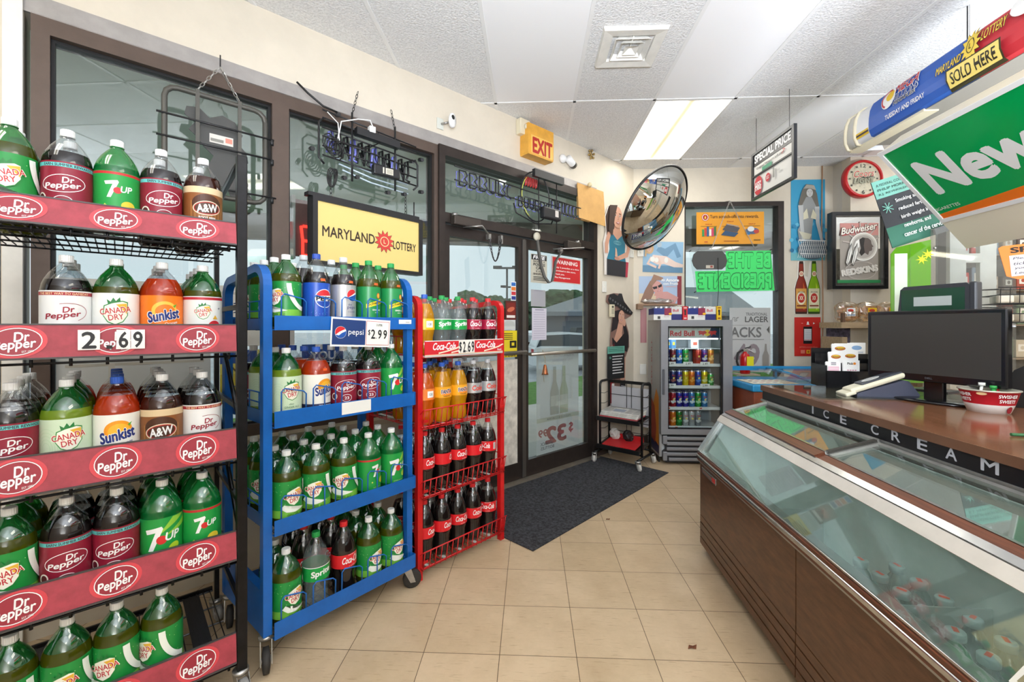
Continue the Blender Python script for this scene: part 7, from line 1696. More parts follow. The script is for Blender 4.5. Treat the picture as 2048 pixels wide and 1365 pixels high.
# ---- curved lottery canopy
prof = [(2.13, 2.543), (2.105, 2.552), (2.09, 2.59), (2.088, 2.63), (2.09, 2.67), (2.097, 2.72), (2.115, 2.763), (2.15, 2.79), (2.24, 2.802)]
cum = [0]
for p, q in zip(prof[:-1], prof[1:]): cum.append(cum[-1] + math.dist(p, q))
YE = 3.16; CLn = 3.0                                 # far end, length towards the camera
t = thing('lottery_canopy', 'curved white, blue and red lottery sign canopy hanging over the counter', 'canopy sign', P3(2.10, YE, 0), TF)
def cpt(x, s, e=0.):
    s = max(0, min(cum[-1] - 1e-6, s))
    for k in range(len(cum) - 1):
        if cum[k] <= s <= cum[k + 1]:
            f = (s - cum[k]) / (cum[k + 1] - cum[k]); a_, b_ = prof[k], prof[k + 1]; y, z = a_[0] + (b_[0] - a_[0]) * f, a_[1] + (b_[1] - a_[1]) * f
            dy, dz = b_[0] - a_[0], b_[1] - a_[1]; l = math.hypot(dy, dz)
            return (x, y - 2.10 - dz / l * e, z + dy / l * e)
    return (x, 0, 0)
cwh = P('canopy_white', (232, 233, 236), .3); ccr = P('canopy_cream_trim', (228, 218, 190), .45)
a = MB(); vs = []; n = len(prof)
for x in (0, CLn): vs += [(x, p[0] - 2.10, p[1]) for p in prof] + [(x, p[0] - 2.10 + .02, p[1] - .02 if k > 4 else p[1]) for k, p in enumerate(prof)]
fs = [(k, k + 1, 2 * n + k + 1, 2 * n + k) for k in range(n - 1)]; a.add(vs, fs, cwh, True)
a.box(0, CLn, .03, .30, 2.538, 2.548, P('canopy_underside', (150, 146, 138), .5)); a.box(0, CLn, .22, .27, 2.548, 2.80, cwh); a.build('curved_face', t)
a = MB()
for x in (-.10, -.006): a.tube([(x, p[0] - 2.10 - .004, p[1]) for p in prof], .011, ccr, 6)
a.add([(-.10, p[0] - 2.10, p[1]) for p in prof] + [(0, p[0] - 2.10, p[1]) for p in prof], [(k, k + 1, n + k + 1, n + k) for k in range(n - 1)], cwh, True)
a.add([(-.10, p[0] - 2.10, p[1]) for p in prof] + [(-.10, .24, 2.545)], [tuple(range(n + 1))], cwh); a.box(-.11, .5, .02, .10, 2.53, 2.545, ccr); a.build('end_trim', t)
# artwork: unroll pixel positions on the mean face plane
O = P3(2.10, YE, 2.56)
def cu_(u, v):
    b = onplane(P3(2.095, YE, 2.56), ex, Vector((0, 0, 1)), u, v); return b[0]
xb0, xb1, xb2 = cu_(1742, 240), cu_(1946, 110), cu_(2048, 60)
S = cum[-1]
def arc(A): pass
A = Art(.0008)
A.poly([(xb0 - .01, .0), (xb1, .0), (xb1, S * .80), (xb0 + .02, S * .80), (xb0 - .01, S * .6)], '#2f5fb8'); A.rect(xb1, 0, CLn, S * .80, '#c8323c')
for k, c in enumerate(('#e8c030', '#3a2a2a', '#e8c030')): A.rect(0, .055 + .012 * k, xb0 - .012, .055 + .012 * (k + 1), c)
sun_x, sun_y = cu_(1949, 98), .172
m0, m1 = cu_(1772, 195), cu_(1840, 180); mc, mw = (m0 + m1) / 2, (m1 - m0)
A.text('MEGA', mc + .03, .222, mw * .68, .062, '#c8323c', .02, .15, .0, white, .04); A.text('MILLIONS', mc + .03, .168, mw * .74, .038, '#1f3f8a', .02, .15, 0, white, .04); A.text('MEGAPLIER', mc + .03, .136, mw * .62, .020, '#222222', .02, .15, 0, white, .04)
A.ell(m0 + .03, .19, .055, .060, white); A.ell(m0 + .045, .20, .03, .030, '#e8c030'); A.ring(m0 + .03, .188, .05, .052, .010, '#c8323c', 0, 24, 60, 250)
A.text('TUESDAY AND FRIDAY', (cu_(1776, 240) + cu_(1855, 210)) / 2, .078, cu_(1855, 210) - cu_(1776, 240), .024, white, .02)
k0, k1 = cu_(1879, 140), cu_(1929, 110); A.text('MARYLAND', (k0 + k1) / 2, .150, k1 - k0, .038, '#f0d050', .02, .15, 0, '#2a2a1c', .03); k0, k1 = cu_(1969, 80), cu_(2021, 55); A.text('LOTTERY', (k0 + k1) / 2, .185, k1 - k0, .044, '#f0d050', .02, .15, 0, '#2a2a1c', .03)
A.star(sun_x, sun_y, .092, .054, 12, '#3a3418', .1, .62); A.star(sun_x, sun_y, .084, .050, 12, '#f0d050', .1, .62); A.ring(sun_x, sun_y, .021, .034, .004, '#3a3418'); A.text('L', sun_x, sun_y, .012, .028, '#3a3418', .01)
k0, k1 = cu_(1902, 175), cu_(2014, 120); A.rect(sun_x - .008, .10, sun_x + .008, .13, '#f0d050'); A.rect(k0, .020, k1, .118, '#3a3418'); A.rect(k0 + .008, .027, k1 - .008, .111, '#f0d878'); A.text('SOLD HERE', (k0 + k1) / 2, .069, (k1 - k0) * .82, .052, '#2a2418', .02)
A.ell(xb2 + .04, .21, .08, .06, white); A.text('POWERBALL', xb2 + .25, .12, .34, .05, '#2a2a2a', .02)
A.build('canopy_print', t, fn=lambda x, y, e: cpt(x, y, -e - .0005) if False else cpt(x, y, e + .0006), cuts=cum[1:-1])
for xx_, lb in ((.60, 'a'), (2.2, 'b')):
    a = MB(); a.tube([(xx_, .16, 2.80), (xx_, .16, ZC)], .003, wire, 5); a.tube([(xx_ + .012, .16, 2.80), (xx_ + .012, .16, ZC)], .0015, steel, 4); a.build('hanging_wire', t)
# ---- tilted cigarette light box
T0, B0 = (1.79, 2.315), (2.29, 1.735); yf = 2.60
t = thing('cigarette_light_box', 'green and orange cigarette light box tilted over the counter below the canopy', 'light box sign', P3(T0[0], yf, 0), TF)
dl = math.hypot(B0[0] - T0[0], B0[1] - T0[1]); dy, dz = (B0[0] - T0[0]) / dl, (B0[1] - T0[1]) / dl
nrm = (dz, -dy)  # outward (towards the aisle and down)
def bp(x, s, e=0.): return (x, s * dy + nrm[0] * e, T0[1] + s * dz + nrm[1] * e)
a = MB(); LX = 2.6; cb = P('box_cream_plastic', (224, 216, 194), .45)
q = [bp(0, .065), bp(0, dl), bp(0, dl, -.16), bp(0, .065, -.16)]; q2 = [(p[0] + LX, p[1], p[2]) for p in q]
a.add(q + q2, [(0, 1, 2, 3), (7, 6, 5, 4), (0, 4, 5, 1), (1, 5, 6, 2), (2, 6, 7, 3), (3, 7, 4, 0)], cb); bo = a.build('sign_box', t)
# sign area from the photo's corners
Op = P3(T0[0], yf, T0[1]); es = ey_ * dy + Vector((0, 0, dz))
def sp(u, v): return onplane(Op, ex, es, u, v)
g = [sp(1765, 302), sp(1880, 446)]
sx0 = (g[0][0] + g[1][0]) / 2 - .005; s0, s1 = g[0][1], g[1][1]
a = MB()
def slab(x0, x1, sa, sb, e0, e1, m):
    v = [bp(x0, sa, e0), bp(x1, sa, e0), bp(x1, sb, e0), bp(x0, sb, e0), bp(x0, sa, e1), bp(x1, sa, e1), bp(x1, sb, e1), bp(x0, sb, e1)]
    a.add(v, [(0, 3, 2, 1), (4, 5, 6, 7), (0, 1, 5, 4), (1, 2, 6, 5), (2, 3, 7, 6), (3, 0, 4, 7)], m)
fw = .022; wf = P('white_sign_frame', (226, 226, 224), .35)
slab(sx0, LX, s0, s0 + fw, .0, .010, wf); slab(sx0, LX, s1 - fw, s1, .0, .010, wf); slab(sx0, sx0 + fw, s0 + fw, s1 - fw, .0, .010, wf); a.build('frame', t)
gcol = P('bright_green_face', (0, 148, 72), .12, spec=.6)
A = Art(.0008); Hh = s1 - s0 - 2 * fw; Ls = LX - sx0 - fw
A.rect(0, 0, Ls, Hh, gcol); A.poly([(0, 0), (Ls, .0), (Ls, .17), (0, .030)], P('orange_stripe', (226, 112, 24), .15)) 
g2 = [sp(1826, 330), sp(1932, 330)]
nx = lambda x: x - sx0 - fw
ny = lambda s_: s1 - fw - s_
A.text('New', nx(.385), ny(.30), .52, .20, '#d8d8d4', .05); A.text('port', nx(.93), ny(.335), .50, .225, '#d8d8d4', .05); A.text('CIGARETTES', nx(.10), ny(.488), .15, .018, '#e4e4dc', .0)
A.build('sign_print', bo, fn=lambda x, y, e: bp(x + sx0 + fw, s1 - fw - y, .003 + e))
# ---- warning board beside the light box
x0, z1 = Fr(2.2, 2.74, -.04).at(1745, 360)
Fw = Fr(2.2, 2.74, -.04)
tl = Fw.at(1743, 366); bl_ = Fw.at(1785, 497); brr = Fw.at(1890, 478)
ww, hh = .36, math.dist(tl, bl_); rt = math.atan2(tl[0] - bl_[0], tl[1] - bl_[1]); 
t = thing('warning_board', 'teal and black smoking warning board tilted beside the green light box', 'warning sign', Fw.w(bl_[0], 0, bl_[1]), Fw.th)
X = Ry(rt - .0); X = Ry(-math.radians(17.8))
a = MB(); a.box(0, ww, 0, .004, 0, hh, P('board_black', (40, 44, 50), .4)); mo = a.build('board', t); 
A = Art(.0006); A.rect(0, .0, ww, hh * .30, '#2a6a54'); A.rect(0, .0, ww, .001, '#2a6a54'); A.rect(0, hh * .74, ww, hh, '#7cbfae')
for k, s in enumerate(('A FEDERAL COURT HAS ORDERED', 'PHILIP MORRIS USA AND', 'R.J. REYNOLDS TOBACCO')): A.text(s, ww * .52, hh * (.93 - .07 * k), ww * .92, hh * .036, '#1f3a34', .01)
for k, s in enumerate(('Smoking also causes', 'reduced fertility, low', 'birth weight in', 'newborns, and', 'cancer of the cervix.')): A.text(s, ww * (.62, .64, .54, .53, .60)[k], hh * (.64 - .125 * k), ww * (.66, .68, .48, .46, .70)[k], hh * .066, white, .02)
for k in range(8): an = k * PI / 4 + .2; A.line([(ww * .12, hh * .58), (ww * .12 + .035 * math.cos(an), hh * .58 + .035 * math.sin(an))], .005, '#7cbfae')
A.build('board_print', mo, X=T(0, -.0004, 0)); mo.rotation_euler = (0, math.radians(-17.8) * -1 * -1, 0)
a = MB(); a.box(ww - .10, ww - .01, -.02, -.004, .0, .04, P('clip_chrome', (130, 132, 136), .3, .6)); o = a.build('clip', mo)
# ---- special price hanger
FS = Fr(2.046, 3.70, math.atan2(-.585, -.016))
t = thing('price_hanger', 'black framed SPECIAL PRICE sign hanging from the ceiling', 'hanging sign', FS.w(0, 0, 2.37), FS.th)
a = MB(); W, H = .585, .392
for q in ((0, W, H - .02, H), (0, W, 0, .02), (0, .025, .02, H - .02), (W - .025, W, .02, H - .02), (.025, W - .025, .185, .197)): a.box(q[0], q[1], -.012, .012, q[2], q[3], lbk)
a.box(.025, W - .025, -.004, .012, H - .115, H - .02, lbk); a.build('frame', t)
a = MB(); a.box(.025, W - .025, .0, .006, .02, H - .115, ink('#d4d2cc')); fo_ = a.build('face', t)
A = Art(.0008); A.text('SPECIAL PRICE', W / 2, H - .062, W * .84, .060, '#dcdcdc', .05); A.text('Original Newport soft pack', W * .46, .245, W * .66, .022, '#3a3a3a', .02); A.rect(.16, .20, .30, .232, '#3a8a68'); A.line([(.43, .235), (.47, .26), (.44, .268)], .006, '#c84a40')
A.ell(.105, .10, .062, .078, '#b8303a'); A.text('LUCKY', .105, .115, .09, .032, white, .05); A.text('STRIKE', .105, .080, .095, .032, white, .05); A.ell(.25, .12, .032, .034, '#b8303a'); A.text('LUCKY', .25, .128, .04, .010, white, .03); A.text('STRIKE', .25, .112, .04, .010, white, .03); A.rect(.325, .09, .345, .17, '#8a8a84'); A.rect(.38, .12, .42, .135, '#c4c2bc')
A.build('face_print', t, X=T(0, -.0045, 0))
a = MB()
for x in (.06, W - .07): a.tube([(x, 0, H), (x, 0, ZC - 2.37)], .002, wire, 5)
a.build('hanging_wire', t)
# ---- ceiling vent
c = GC @ Vector((1.5 * .61, -.55 * 1.22, 0)); 
t = thing('ceiling_vent', 'square white four-way ceiling vent', 'vent', (.73, 2.70, ZC), -GY)
vw = P('vent_white', (232, 230, 222), .45, var=.08, vscale=10); vb = P('vent_dark', (120, 104, 92), .6, var=.3)
def frus(m_, h0, z0, h1, z1, mat, cx=0, cy=0):
    v = [(cx + a_ * h0, cy + b_ * h0, z0) for a_, b_ in ((-1, -1), (1, -1), (1, 1), (-1, 1))] + [(cx + a_ * h1, cy + b_ * h1, z1) for a_, b_ in ((-1, -1), (1, -1), (1, 1), (-1, 1))]
    m_.add(v, [(0, 1, 5, 4), (1, 2, 6, 5), (2, 3, 7, 6), (3, 0, 4, 7)], mat)
a = MB(); frus(a, .19, -.001, .182, -.022, vw); frus(a, .182, -.022, .125, -.016, vw); frus(a, .125, -.016, .12, .02, vw); a.build('frame', t)
a = MB(); a.box(-.12, .12, -.12, .12, .018, .022, vb); a.build('throat', t)
a = MB(); frus(a, .105, -.03, .085, .0, vw, 0, -.01); frus(a, .105, -.03, .108, -.028, vw, 0, -.01); frus(a, .07, -.034, .05, -.006, vw, 0, -.015); a.build('louvre', t)
a = MB(); frus(a, .042, -.040, .0001, -.014, vw, 0, -.02); a.box(-.004, .004, -.12, .12, -.012, .016, vw); a.build('centre_cone', t)
# ---- convex mirror
nV = Vector((.54, -.65, -.54)).normalized(); R_ = .405; bulge = .15
rs = (R_ * R_ + bulge * bulge) / (2 * bulge)
q = Vector((0, 0, 1)).rotation_difference(nV); Xm = q.to_matrix().to_4x4()
t = thing('convex_mirror', 'large round convex security mirror high in the room corner', 'security mirror', (1.345, 4.08, 2.40), 0)
pr = []
for k in range(0, 17): an = math.asin(R_ / rs) * (16 - k) / 16; pr.append((rs * math.sin(an), rs * math.cos(an) - (rs - bulge)))
a = MB(); a.lathe(pr, P('convex_mirror_silver', (225, 226, 222), .02, 1.), 64, Xm); a.build('mirror_dome', t)
a = MB(); a.lathe([(R_ + .008, -.010), (R_ + .010, .0), (R_ + .004, .012), (R_ - .004, .010)], P('mirror_rim', (40, 40, 40), .4), 64, Xm); a.lathe([(0, -.012), (R_ + .008, -.010)], P('mirror_back', (70, 66, 60), .6), 48, Xm); a.build('rim', t)
a = MB(); a.tube([Xm @ Vector((0, 0, -.012)), Vector((-.02, .45, .22))], .012, steel, 8); a.build('wall_bracket', t)
# ================================================================ blue ice cream chest by the back window
sky_b = P('sky_blue_plastic', (28, 140, 196), .35, var=.08, vscale=8); brn = P('brown_chest_graphic', (134, 66, 42), .5, var=.3, vscale=5)
FCh = Fr(2.10, 3.78, -.043)
t = thing('novelty_chest', 'blue and brown ice cream chest with curved clear lid under the back window', 'chest freezer', FCh.o, FCh.th)
CW_, CD = 1.04, .60
a = MB(); a.box(0, CW_, .0, CD, .08, .735, brn, bv=.01); o = a.build('body', t)
A = Art(.0006); A.ring(.27, .64, .0, .0, .001, '#3a1a14'); A.line([(.13, .66), (.40, .66), (.40, .70), (.13, .70), (.13, .66)], .004, '#4a2018'); A.text('ICE CREAM', .265, .68, .22, .02, '#5a2a1c', .02)
random.seed(6)
for k in range(60): x = random.uniform(.48, .70); y = random.uniform(.45, .70); 
for k in range(70):
    x, y = random.uniform(.46, .72), random.uniform(.42, .71)
    if y < .42 + (x - .44) * 1.1 + .02: A.ell(x, y, .012, .009, random.choice(('#d8643a', '#e8b08a', '#b83a24')), random.uniform(0, 3), 8)
A.build('body_print', o, X=T(0, -.0004, 0))
a = MB(); a.box(-.02, CW_ + .02, -.02, CD + .02, .735, .80, sky_b, bv=.015); a.build('lid_surround', t)
a = MB(); a.box(-.02, CW_ + .02, CD - .02, CD + .02, .865, .905, sky_b); a.box(CW_ * .5 - .01, CW_ * .5 + .01, CD, CD + .01, .80, .87, sky_b)
for x0 in (CW_ * .40,): a.tube([(x0, CD - .02, .885), (x0 + .06, CD * .55, .865), (x0 + .13, CD * .2, .82), (x0 + .16, .0, .80)], .014, sky_b, 6)
a.build('lid_frame', t)
a = MB(); cl = clear('chest_lid_plastic', (236, 238, 236), .16, .06, body=.08, bodycol=(220, 215, 205)); seg = [(.0, .802), (.12, .835), (.28, .865), (.44, .885), (CD, .89)]
a.add([(x, p[0], p[1]) for x in (CW_ * .25, CW_) for p in seg], [(k, k + 1, len(seg) + k + 1, len(seg) + k) for k in range(len(seg) - 1)], cl, True); a.build('clear_lid', t)
t2 = flat('menu_card', 'cream menu card with small pictures lying on the blue chest', 'menu card', FCh, (0, 0, .1, .1), 0, '#e6dfcc', None, px_=False)
for ch in list(t2.children): bpy.data.objects.remove(ch)
t2.location = FCh.w(.0, .02, .802)
a = MB(); a.box(0, .40, 0, .30, 0, .004, ink('#d9d0b8')); o = a.build('card', t2); A = Art(.0004); random.seed(3); A.rect(.015, .015, .385, .285, '#efeadb')
for k in range(18): x, y = .03 + .058 * (k % 6), .03 + .085 * (k // 6); A.ell(x + .02, y + .03, .018, .02, random.choice(('#b8645a', '#8a8aa0', '#c8a060', '#6a4a4a', '#d89a9a')), 0, 10)
A.build('card_print', o, X=T(0, 0, .0044) @ Rx(-PI / 2))
# ---- fire extinguisher standing behind the chest
ep = WB.at(1490, 722, -.12)
t = thing('fire_extinguisher', 'red fire extinguisher with yellow tag on the back window sill', 'fire extinguisher', WB.w(ep[0], -.12, .80), WB.th)
a = MB(); a.lathe([(0, 0), (.045, 0), (.05, .01), (.05, .17), (.042, .20), (.02, .22), (.016, .235), (0, .235)], P('extinguisher_red', (190, 24, 28), .25), 24); a.build('cylinder', t)
a = MB(); a.tube([(.0, 0, .235), (-.03, 0, .25), (-.075, 0, .22), (-.085, 0, .13), (-.07, -.03, .04)], .011, blk, 8); a.build('hose', t)
a = MB(); a.box(-.02, .03, -.012, .012, .235, .262, steel); a.tube([(.0, 0, .26), (.05, 0, .25), (.10, 0, .215)], .007, P('lever_white', (210, 208, 204), .3), 6); a.tube([(.0, 0, .27), (.06, 0, .285)], .006, blk, 6); a.build('valve', t)
A = Art(.0006); A.rect(-.005, .06, .065, .185, '#e8dc1e'); A.build('yellow_tag', t, X=T(0, -.052, 0)); a = MB(); a.box(-.005, .065, -.051, -.049, .06, .185, ink('#e8dc1e')); a.build('tag_card', t)
a = MB(); a.X = T(0, 0, 0); a.box(-.10, .12, -.08, .08, -.015, -.001, P('sill_laminate', (190, 176, 150), .5)); a.box(-.04, -.02, .0, .10, -.2, -.015, steel); a.build('bracket_shelf', t)
# ================================================================ clerk's side
WS = P('tan_wood_shelf', (168, 144, 112), .6, var=.25, vscale=6, stretch=(1, 8, 8))
FSn = Fr(*px(1684, 652, 4.20)[:2], -.043)
t = thing('snack_shelf', 'tan wooden shelf unit holding snack bags behind the counter', 'shelf unit', FSn.o, FSn.th)
sw = .75; a = MB(); a.box(0, .05, 0, .30, 0, 1.20, WS); a.box(sw - .05, sw, 0, .30, 0, 1.20, WS); a.box(.0, .03, .0, .03, 1.20, 1.42, WS) if False else None; a.build('upright', t)
zs = 1.31 - (645 - 652) / 870 * 4.2; a = MB(); a.box(-.02, sw + .1, -.02, .30, zs - .055, zs, WS); a.build('shelf_board', t); a = MB(); a.box(.02, .045, .02, .05, zs, zs + .09, P('dark_brown_peg', (96, 70, 52), .6)); a.build('peg', t)
a = MB(); a.box(.05, sw - .05, .28, .30, .4, zs - .06, P('patterned_back', (96, 90, 110), .7, var=.9, vscale=22)); a.build('back_panel', t)
def snack(x, c, lab, lc):
    t = thing('snack_bag', lab, 'snack bag', FSn.w(x, .10, zs), FSn.th, 'bags of pork rinds on the wooden shelf')
    bm = bmesh.new(); bmesh.ops.create_uvsphere(bm, u_segments=20, v_segments=14, radius=.5); random.seed(int(x * 100))
    for v in bm.verts:
        q_ = lambda t_: math.copysign(abs(2 * t_) ** .55, t_) / 2; zz = v.co.z; v.co = Vector((q_(v.co.x) * .205 * (1 + .05 * math.sin(zz * 9)), v.co.y * .12, (q_(zz) + .5) * .20)); v.co += Vector([random.uniform(-.004, .004) for _ in range(3)]); v.co.z = max(.0005, v.co.z)
    me = bpy.data.meshes.new('bag_film'); bm.to_mesh(me); bm.free(); me.materials.append(clear('snack_film', (244, 236, 222), .22, .12, body=.10, bodycol=(230, 215, 190))); o = bpy.data.objects.new('bag_film', me); COL.objects.link(o); o.parent = t
    a = MB(); 
    for k in range(90): bx_, by_, bz_ = random.uniform(-.09, .07), random.uniform(-.045, .03), random.uniform(.008, .14); a.add([(bx_ + d[0], by_ + d[1], bz_ + d[2]) for d in ((0, 0, 0), (.03, .0, .005), (.022, .01, .026), (.0, .01, .018))] , [(0, 1, 2, 3)], ink(random.choice(('#d8a468', '#c88a50', '#e6c090', '#b87440', '#cf9a62'))))
    a.build('rinds', t, weld=False)
    a = MB(); a.box(-.035, .045, -.060, -.058, .06, .14, ink(lc)); o = a.build('bag_label', t); A = Art(.0006); A.ell(.0, .115, .028, .014, '#c8301c'); A.rect(-.03, .065, .04, .078, '#d89a1c' if lc != '#e4e4e2' else '#7a8aa0'); A.build('bag_label_print', o, X=T(0, -.0602, 0))
snack(.11, 0, 'clear snack bag with small white label at the left end of the wooden shelf', '#e4e4e2'); snack(.31, 0, 'clear snack bag with yellow label in the middle of the wooden shelf', '#eac01e'); snack(.51, 0, 'clear snack bag with yellow label next to the green panel', '#eac01e')
# ---- clear guard, green panel, white posts
wp = P('aged_white_paint', (226, 221, 210), .55, var=.12, vscale=8)
def post(u, Y, wd, z0, z1, lab):
    p = px(u, 600, Y); t = thing('wooden_post', lab, 'post', (p.x, p.y, 0), -.3, 'white timber posts behind the counter'); a = MB(); a.box(-wd / 2, wd / 2, -.02, .02, z0, z1, wp); a.build('timber', t); return p
pa = post(1912, 2.9, .085, 0.0, 2.35, 'left white timber post of the clerk screen'); pb = post(1972, 2.9, .085, 0.0, 2.35, 'right white timber post of the clerk screen')
t = thing('wooden_rail', 'white cross rail joining the two timber posts', 'rail', ((pa.x + pb.x) / 2, pa.y, 0), 0); a = MB(); a.box(-.06, .06, -.015, .015, 1.73, 1.79, wp); a.tube([(-.02, 0, 2.25), (.06, 0, 1.9)], .012, wp, 4); a.build('timber', t)
Fg = Fr(*px(1782, 652, 2.72)[:2], -.25)
t = thing('green_panel', 'bright green translucent plastic panel with paper strips, above the till', 'plastic panel', Fg.w(0, 0, 0), Fg.th)
gx0, gz1 = 0, Fg.at(1790, 492)[1]; gx1_, gz0_ = Fg.at(1862, 590)
a = MB(); gm = clear('green_acrylic', (150, 228, 40), .12, .05, body=.72, bodycol=(132, 206, 28)); a.prism([(.0, .957), (gx1_, .957), (gx1_, gz1 + .03), (.03, gz1 - .01), (.0, gz1 - .05)], 0, .006, gm); o = a.build('panel', t)
A = Art(.0006); h0 = 1.0
A.rect(.018, h0, .085, gz1 - .05, '#d4e0cc'); random.seed(8)
ym = [(.16, gz1 - .09), (.19, gz1 - .06), (.17, 1.52), (.15, 1.40), (.19, 1.34)]
for x, z in ym: A.star(x, z, .035, .012, 7, '#d2dc1e', x * 9)
A.build('paper_strip', o, X=T(0, -.001, 0))
a = MB(); a.box(.095, .100, -.006, .012, .957, gz1, clear('acrylic_sheet', ())); a.build('seam', o)
t = thing('clear_guard', 'scratched clear plastic guard sheet standing on the counter', 'guard screen', Fg.w(gx1_ + .01, .02, 0), Fg.th)
a = MB(); a.box(0, .42, 0, .005, .957, gz1 + .10, clear('guard_acrylic', (232, 236, 236), .10, .05, body=.06, bodycol=(190, 190, 190), edge=.6)); o = a.build('sheet', t); a = MB()
for z in (1.25, gz1 - .02): a.lathe([(0, 0), (.008, 0), (.006, .006), (0, .007)], steel, 10, T(.02, -.001, z) @ Rx(PI / 2))
a.build('fixing_screws', o)
# far goods rack with wire baskets
FGd = Fr(*px(1880, 652, 3.7)[:2], -.043)
t = thing('merchandise_rack', 'grey rack of hanging packets behind the clerk screen', 'display rack', FGd.o, FGd.th)
a = MB(); a.box(0, .75, .02, .04, .0, 2.2, P('pegboard_grey', (120, 118, 114), .6, var=.4, vscale=14)); a.box(0, .02, -.2, .02, 0, 2.2, P('rack_dark', (60, 58, 56), .5)); a.build('back_board', t)
for k, z in enumerate((1.05, 1.32, 1.60, 1.88)): a = MB(); a.box(0.02, .75, -.22, .02, z - .01, z, P('rack_shelf', (150, 130, 108), .5)); a.build('shelf', t)
random.seed(21); cols = ('#b8a088', '#d8d4cc', '#a84a34', '#7a8a98', '#c8b89c', '#5c5048', '#c83a34', '#8a9a7a')
cn = {'#b8a088': 'tan', '#d8d4cc': 'white', '#a84a34': 'rust', '#7a8a98': 'blue-grey', '#c8b89c': 'beige', '#5c5048': 'dark brown', '#c83a34': 'red', '#8a9a7a': 'sage'}
for k, z in enumerate((1.05, 1.32, 1.60, 1.88)):
    for q in range(6):
        c = cols[(k * 3 + q * 5) % 8]; h = random.uniform(.10, .19)
        t = thing('goods_packet', '%s packet, %s from the left on the %s rack shelf behind the clerk' % (cn[c], ('first', 'second', 'third', 'fourth', 'fifth', 'sixth')[q], ('lowest', 'second', 'third', 'top')[k]), 'packet', FGd.w(.05 + q * .115, -.12, z + .001), FGd.th + random.uniform(-.2, .2), 'packets on the clerk-side rack')
        a = MB(); a.box(-.045, .045, -.03, .03, 0, h, ink(c), bv=.008); o = a.build('pack', t); A = Art(.0006); A.rect(-.03, h * .35, .03, h * .75, '#e8e0d0' if c != '#d8d4cc' else '#c83a34'); A.ell(0, h * .55, .015, .015, c); A.build('pack_print', o, X=T(0, -.0305, 0))
FBk = Fr(*px(1996, 652, 2.55)[:2], -.5)
for z, lb, cc in ((1.44, 'upper black wire basket of chips at the right edge', '#c8823a'), (1.33, 'lower black wire basket of packets at the right edge', '#c84a34')):
    t = thing('wire_basket', lb, 'basket', FBk.w(0, 0, z), FBk.th, None); a = MB()
    for zz in (0, .05, .085): a.tube([(0, 0, zz + .01 * (zz > .06)), (.45, 0, zz), (.45, .22, zz), (0, .22, zz + .01 * (zz > .06)), (0, 0, zz)], .003, wire, 5)
    for q in range(12): a.tube([(.01 + q * .039, 0, 0), (.01 + q * .039, -.005, .088)], .0018, wire, 4); a.tube([(.01 + q * .039, 0, 0), (.01 + q * .039, .22, 0)], .0018, wire, 4)
    a.tube([(0, .22, 0), (0, .22, -.35)], .004, wire, 5); a.tube([(.45, .22, 0), (.45, .22, -.35)], .004, wire, 5); a.build('wire_cage', t)
    random.seed(5)
    for q in range(5): tt = thing('packet', 'crumpled %s packet, %s in the %s wire basket' % ('orange' if 'chips' in lb else 'red', ('first', 'second', 'third', 'fourth', 'fifth')[q], 'upper' if 'upper' in lb else 'lower'), 'packet', FBk.w(.05 + q * .085, .10, z + .004), FBk.th + random.uniform(-.4, .4), 'packets in the wire baskets'); a = MB(); a.box(-.035, .035, -.05, .05, 0, random.uniform(.03, .055), ink(random.choice((cc, '#d8a468', '#e6dcc8'))), bv=.010); a.build('pack', tt)
# handwritten card and a strip lamp
Fsg = Fr(*px(2000, 652, 2.0)[:2], -.22)
def spec(A, w, h):
    A.rect(.12 * w, .10 * h, w * 1.0, .70 * h, '#d8d4da'); A.text('SPECIAL', .58 * w, .85 * h, .86 * w, .15 * h, '#1c1814', .04)
    for k, s in enumerate(('Please check your', 'tickets and count', 'your change before', 'Leaving. Thank you')): A.text(s, .56 * w, (.60 - .14 * k) * h, .80 * w, .09 * h, '#4a4648', .0, .2)
tz = Fsg.at(2000, 487)[1]; bz_ = Fsg.at(2000, 556)[1]
flat('handwritten_card', 'orange-bordered handwritten SPECIAL card hanging at the right edge', 'card', Fsg, (0, tz, .30, bz_), 0, '#e08438', spec, .002, px_=False, rot=.10, shape=[(.0, .95), (.05, 1.0), (1, 1.0), (1, .0), (.2, .0), (.06, .12)])
pl_ = px(2010, 470, 2.35); t = thing('strip_lamp', 'lit strip lamp hung under the cream light box at the right edge', 'strip lamp', (pl_.x, pl_.y, pl_.z), -.9)
a = MB(); a.box(0, .6, -.03, .03, .01, .05, P('lamp_housing', (226, 222, 208), .4)); a.build('housing', t); a = MB(); a.tube([(.02, 0, 0), (.58, 0, 0)], .014, glow('strip_tube', (255, 246, 220), 4), 10); a.build('tube', t); a = MB(); a.tube([(.05, 0, .05), (.05, 0, .16)], .003, wire, 5); a.build('hook_wire', t)
# ---- debris on the floor
for u, v, s, lb in ((1385, 1297, .022, 'curled brown leaf on the tiles near the freezer'), (1216, 1040, .016, 'small brown scrap on the tiles by the mat edge')):
    p = px(u, v, 1.31 * 870 / (v - 652)); t = thing('dead_leaf', lb, 'leaf', (p.x, p.y, .001), .3); a = MB(); lm = P('dry_leaf', (110, 62, 34), .8, var=.4, vscale=60)
    a.add([(-s, 0, 0), (-s * .4, s * .5, s * .3), (s * .3, s * .25, s * .15), (s, s * .1, s * .35), (s * .4, -s * .5, 0), (-s * .3, -s * .25, s * .2)], [(0, 5, 1), (5, 2, 1), (5, 4, 2), (4, 3, 2)], lm); a.build('leaf_blade', t)
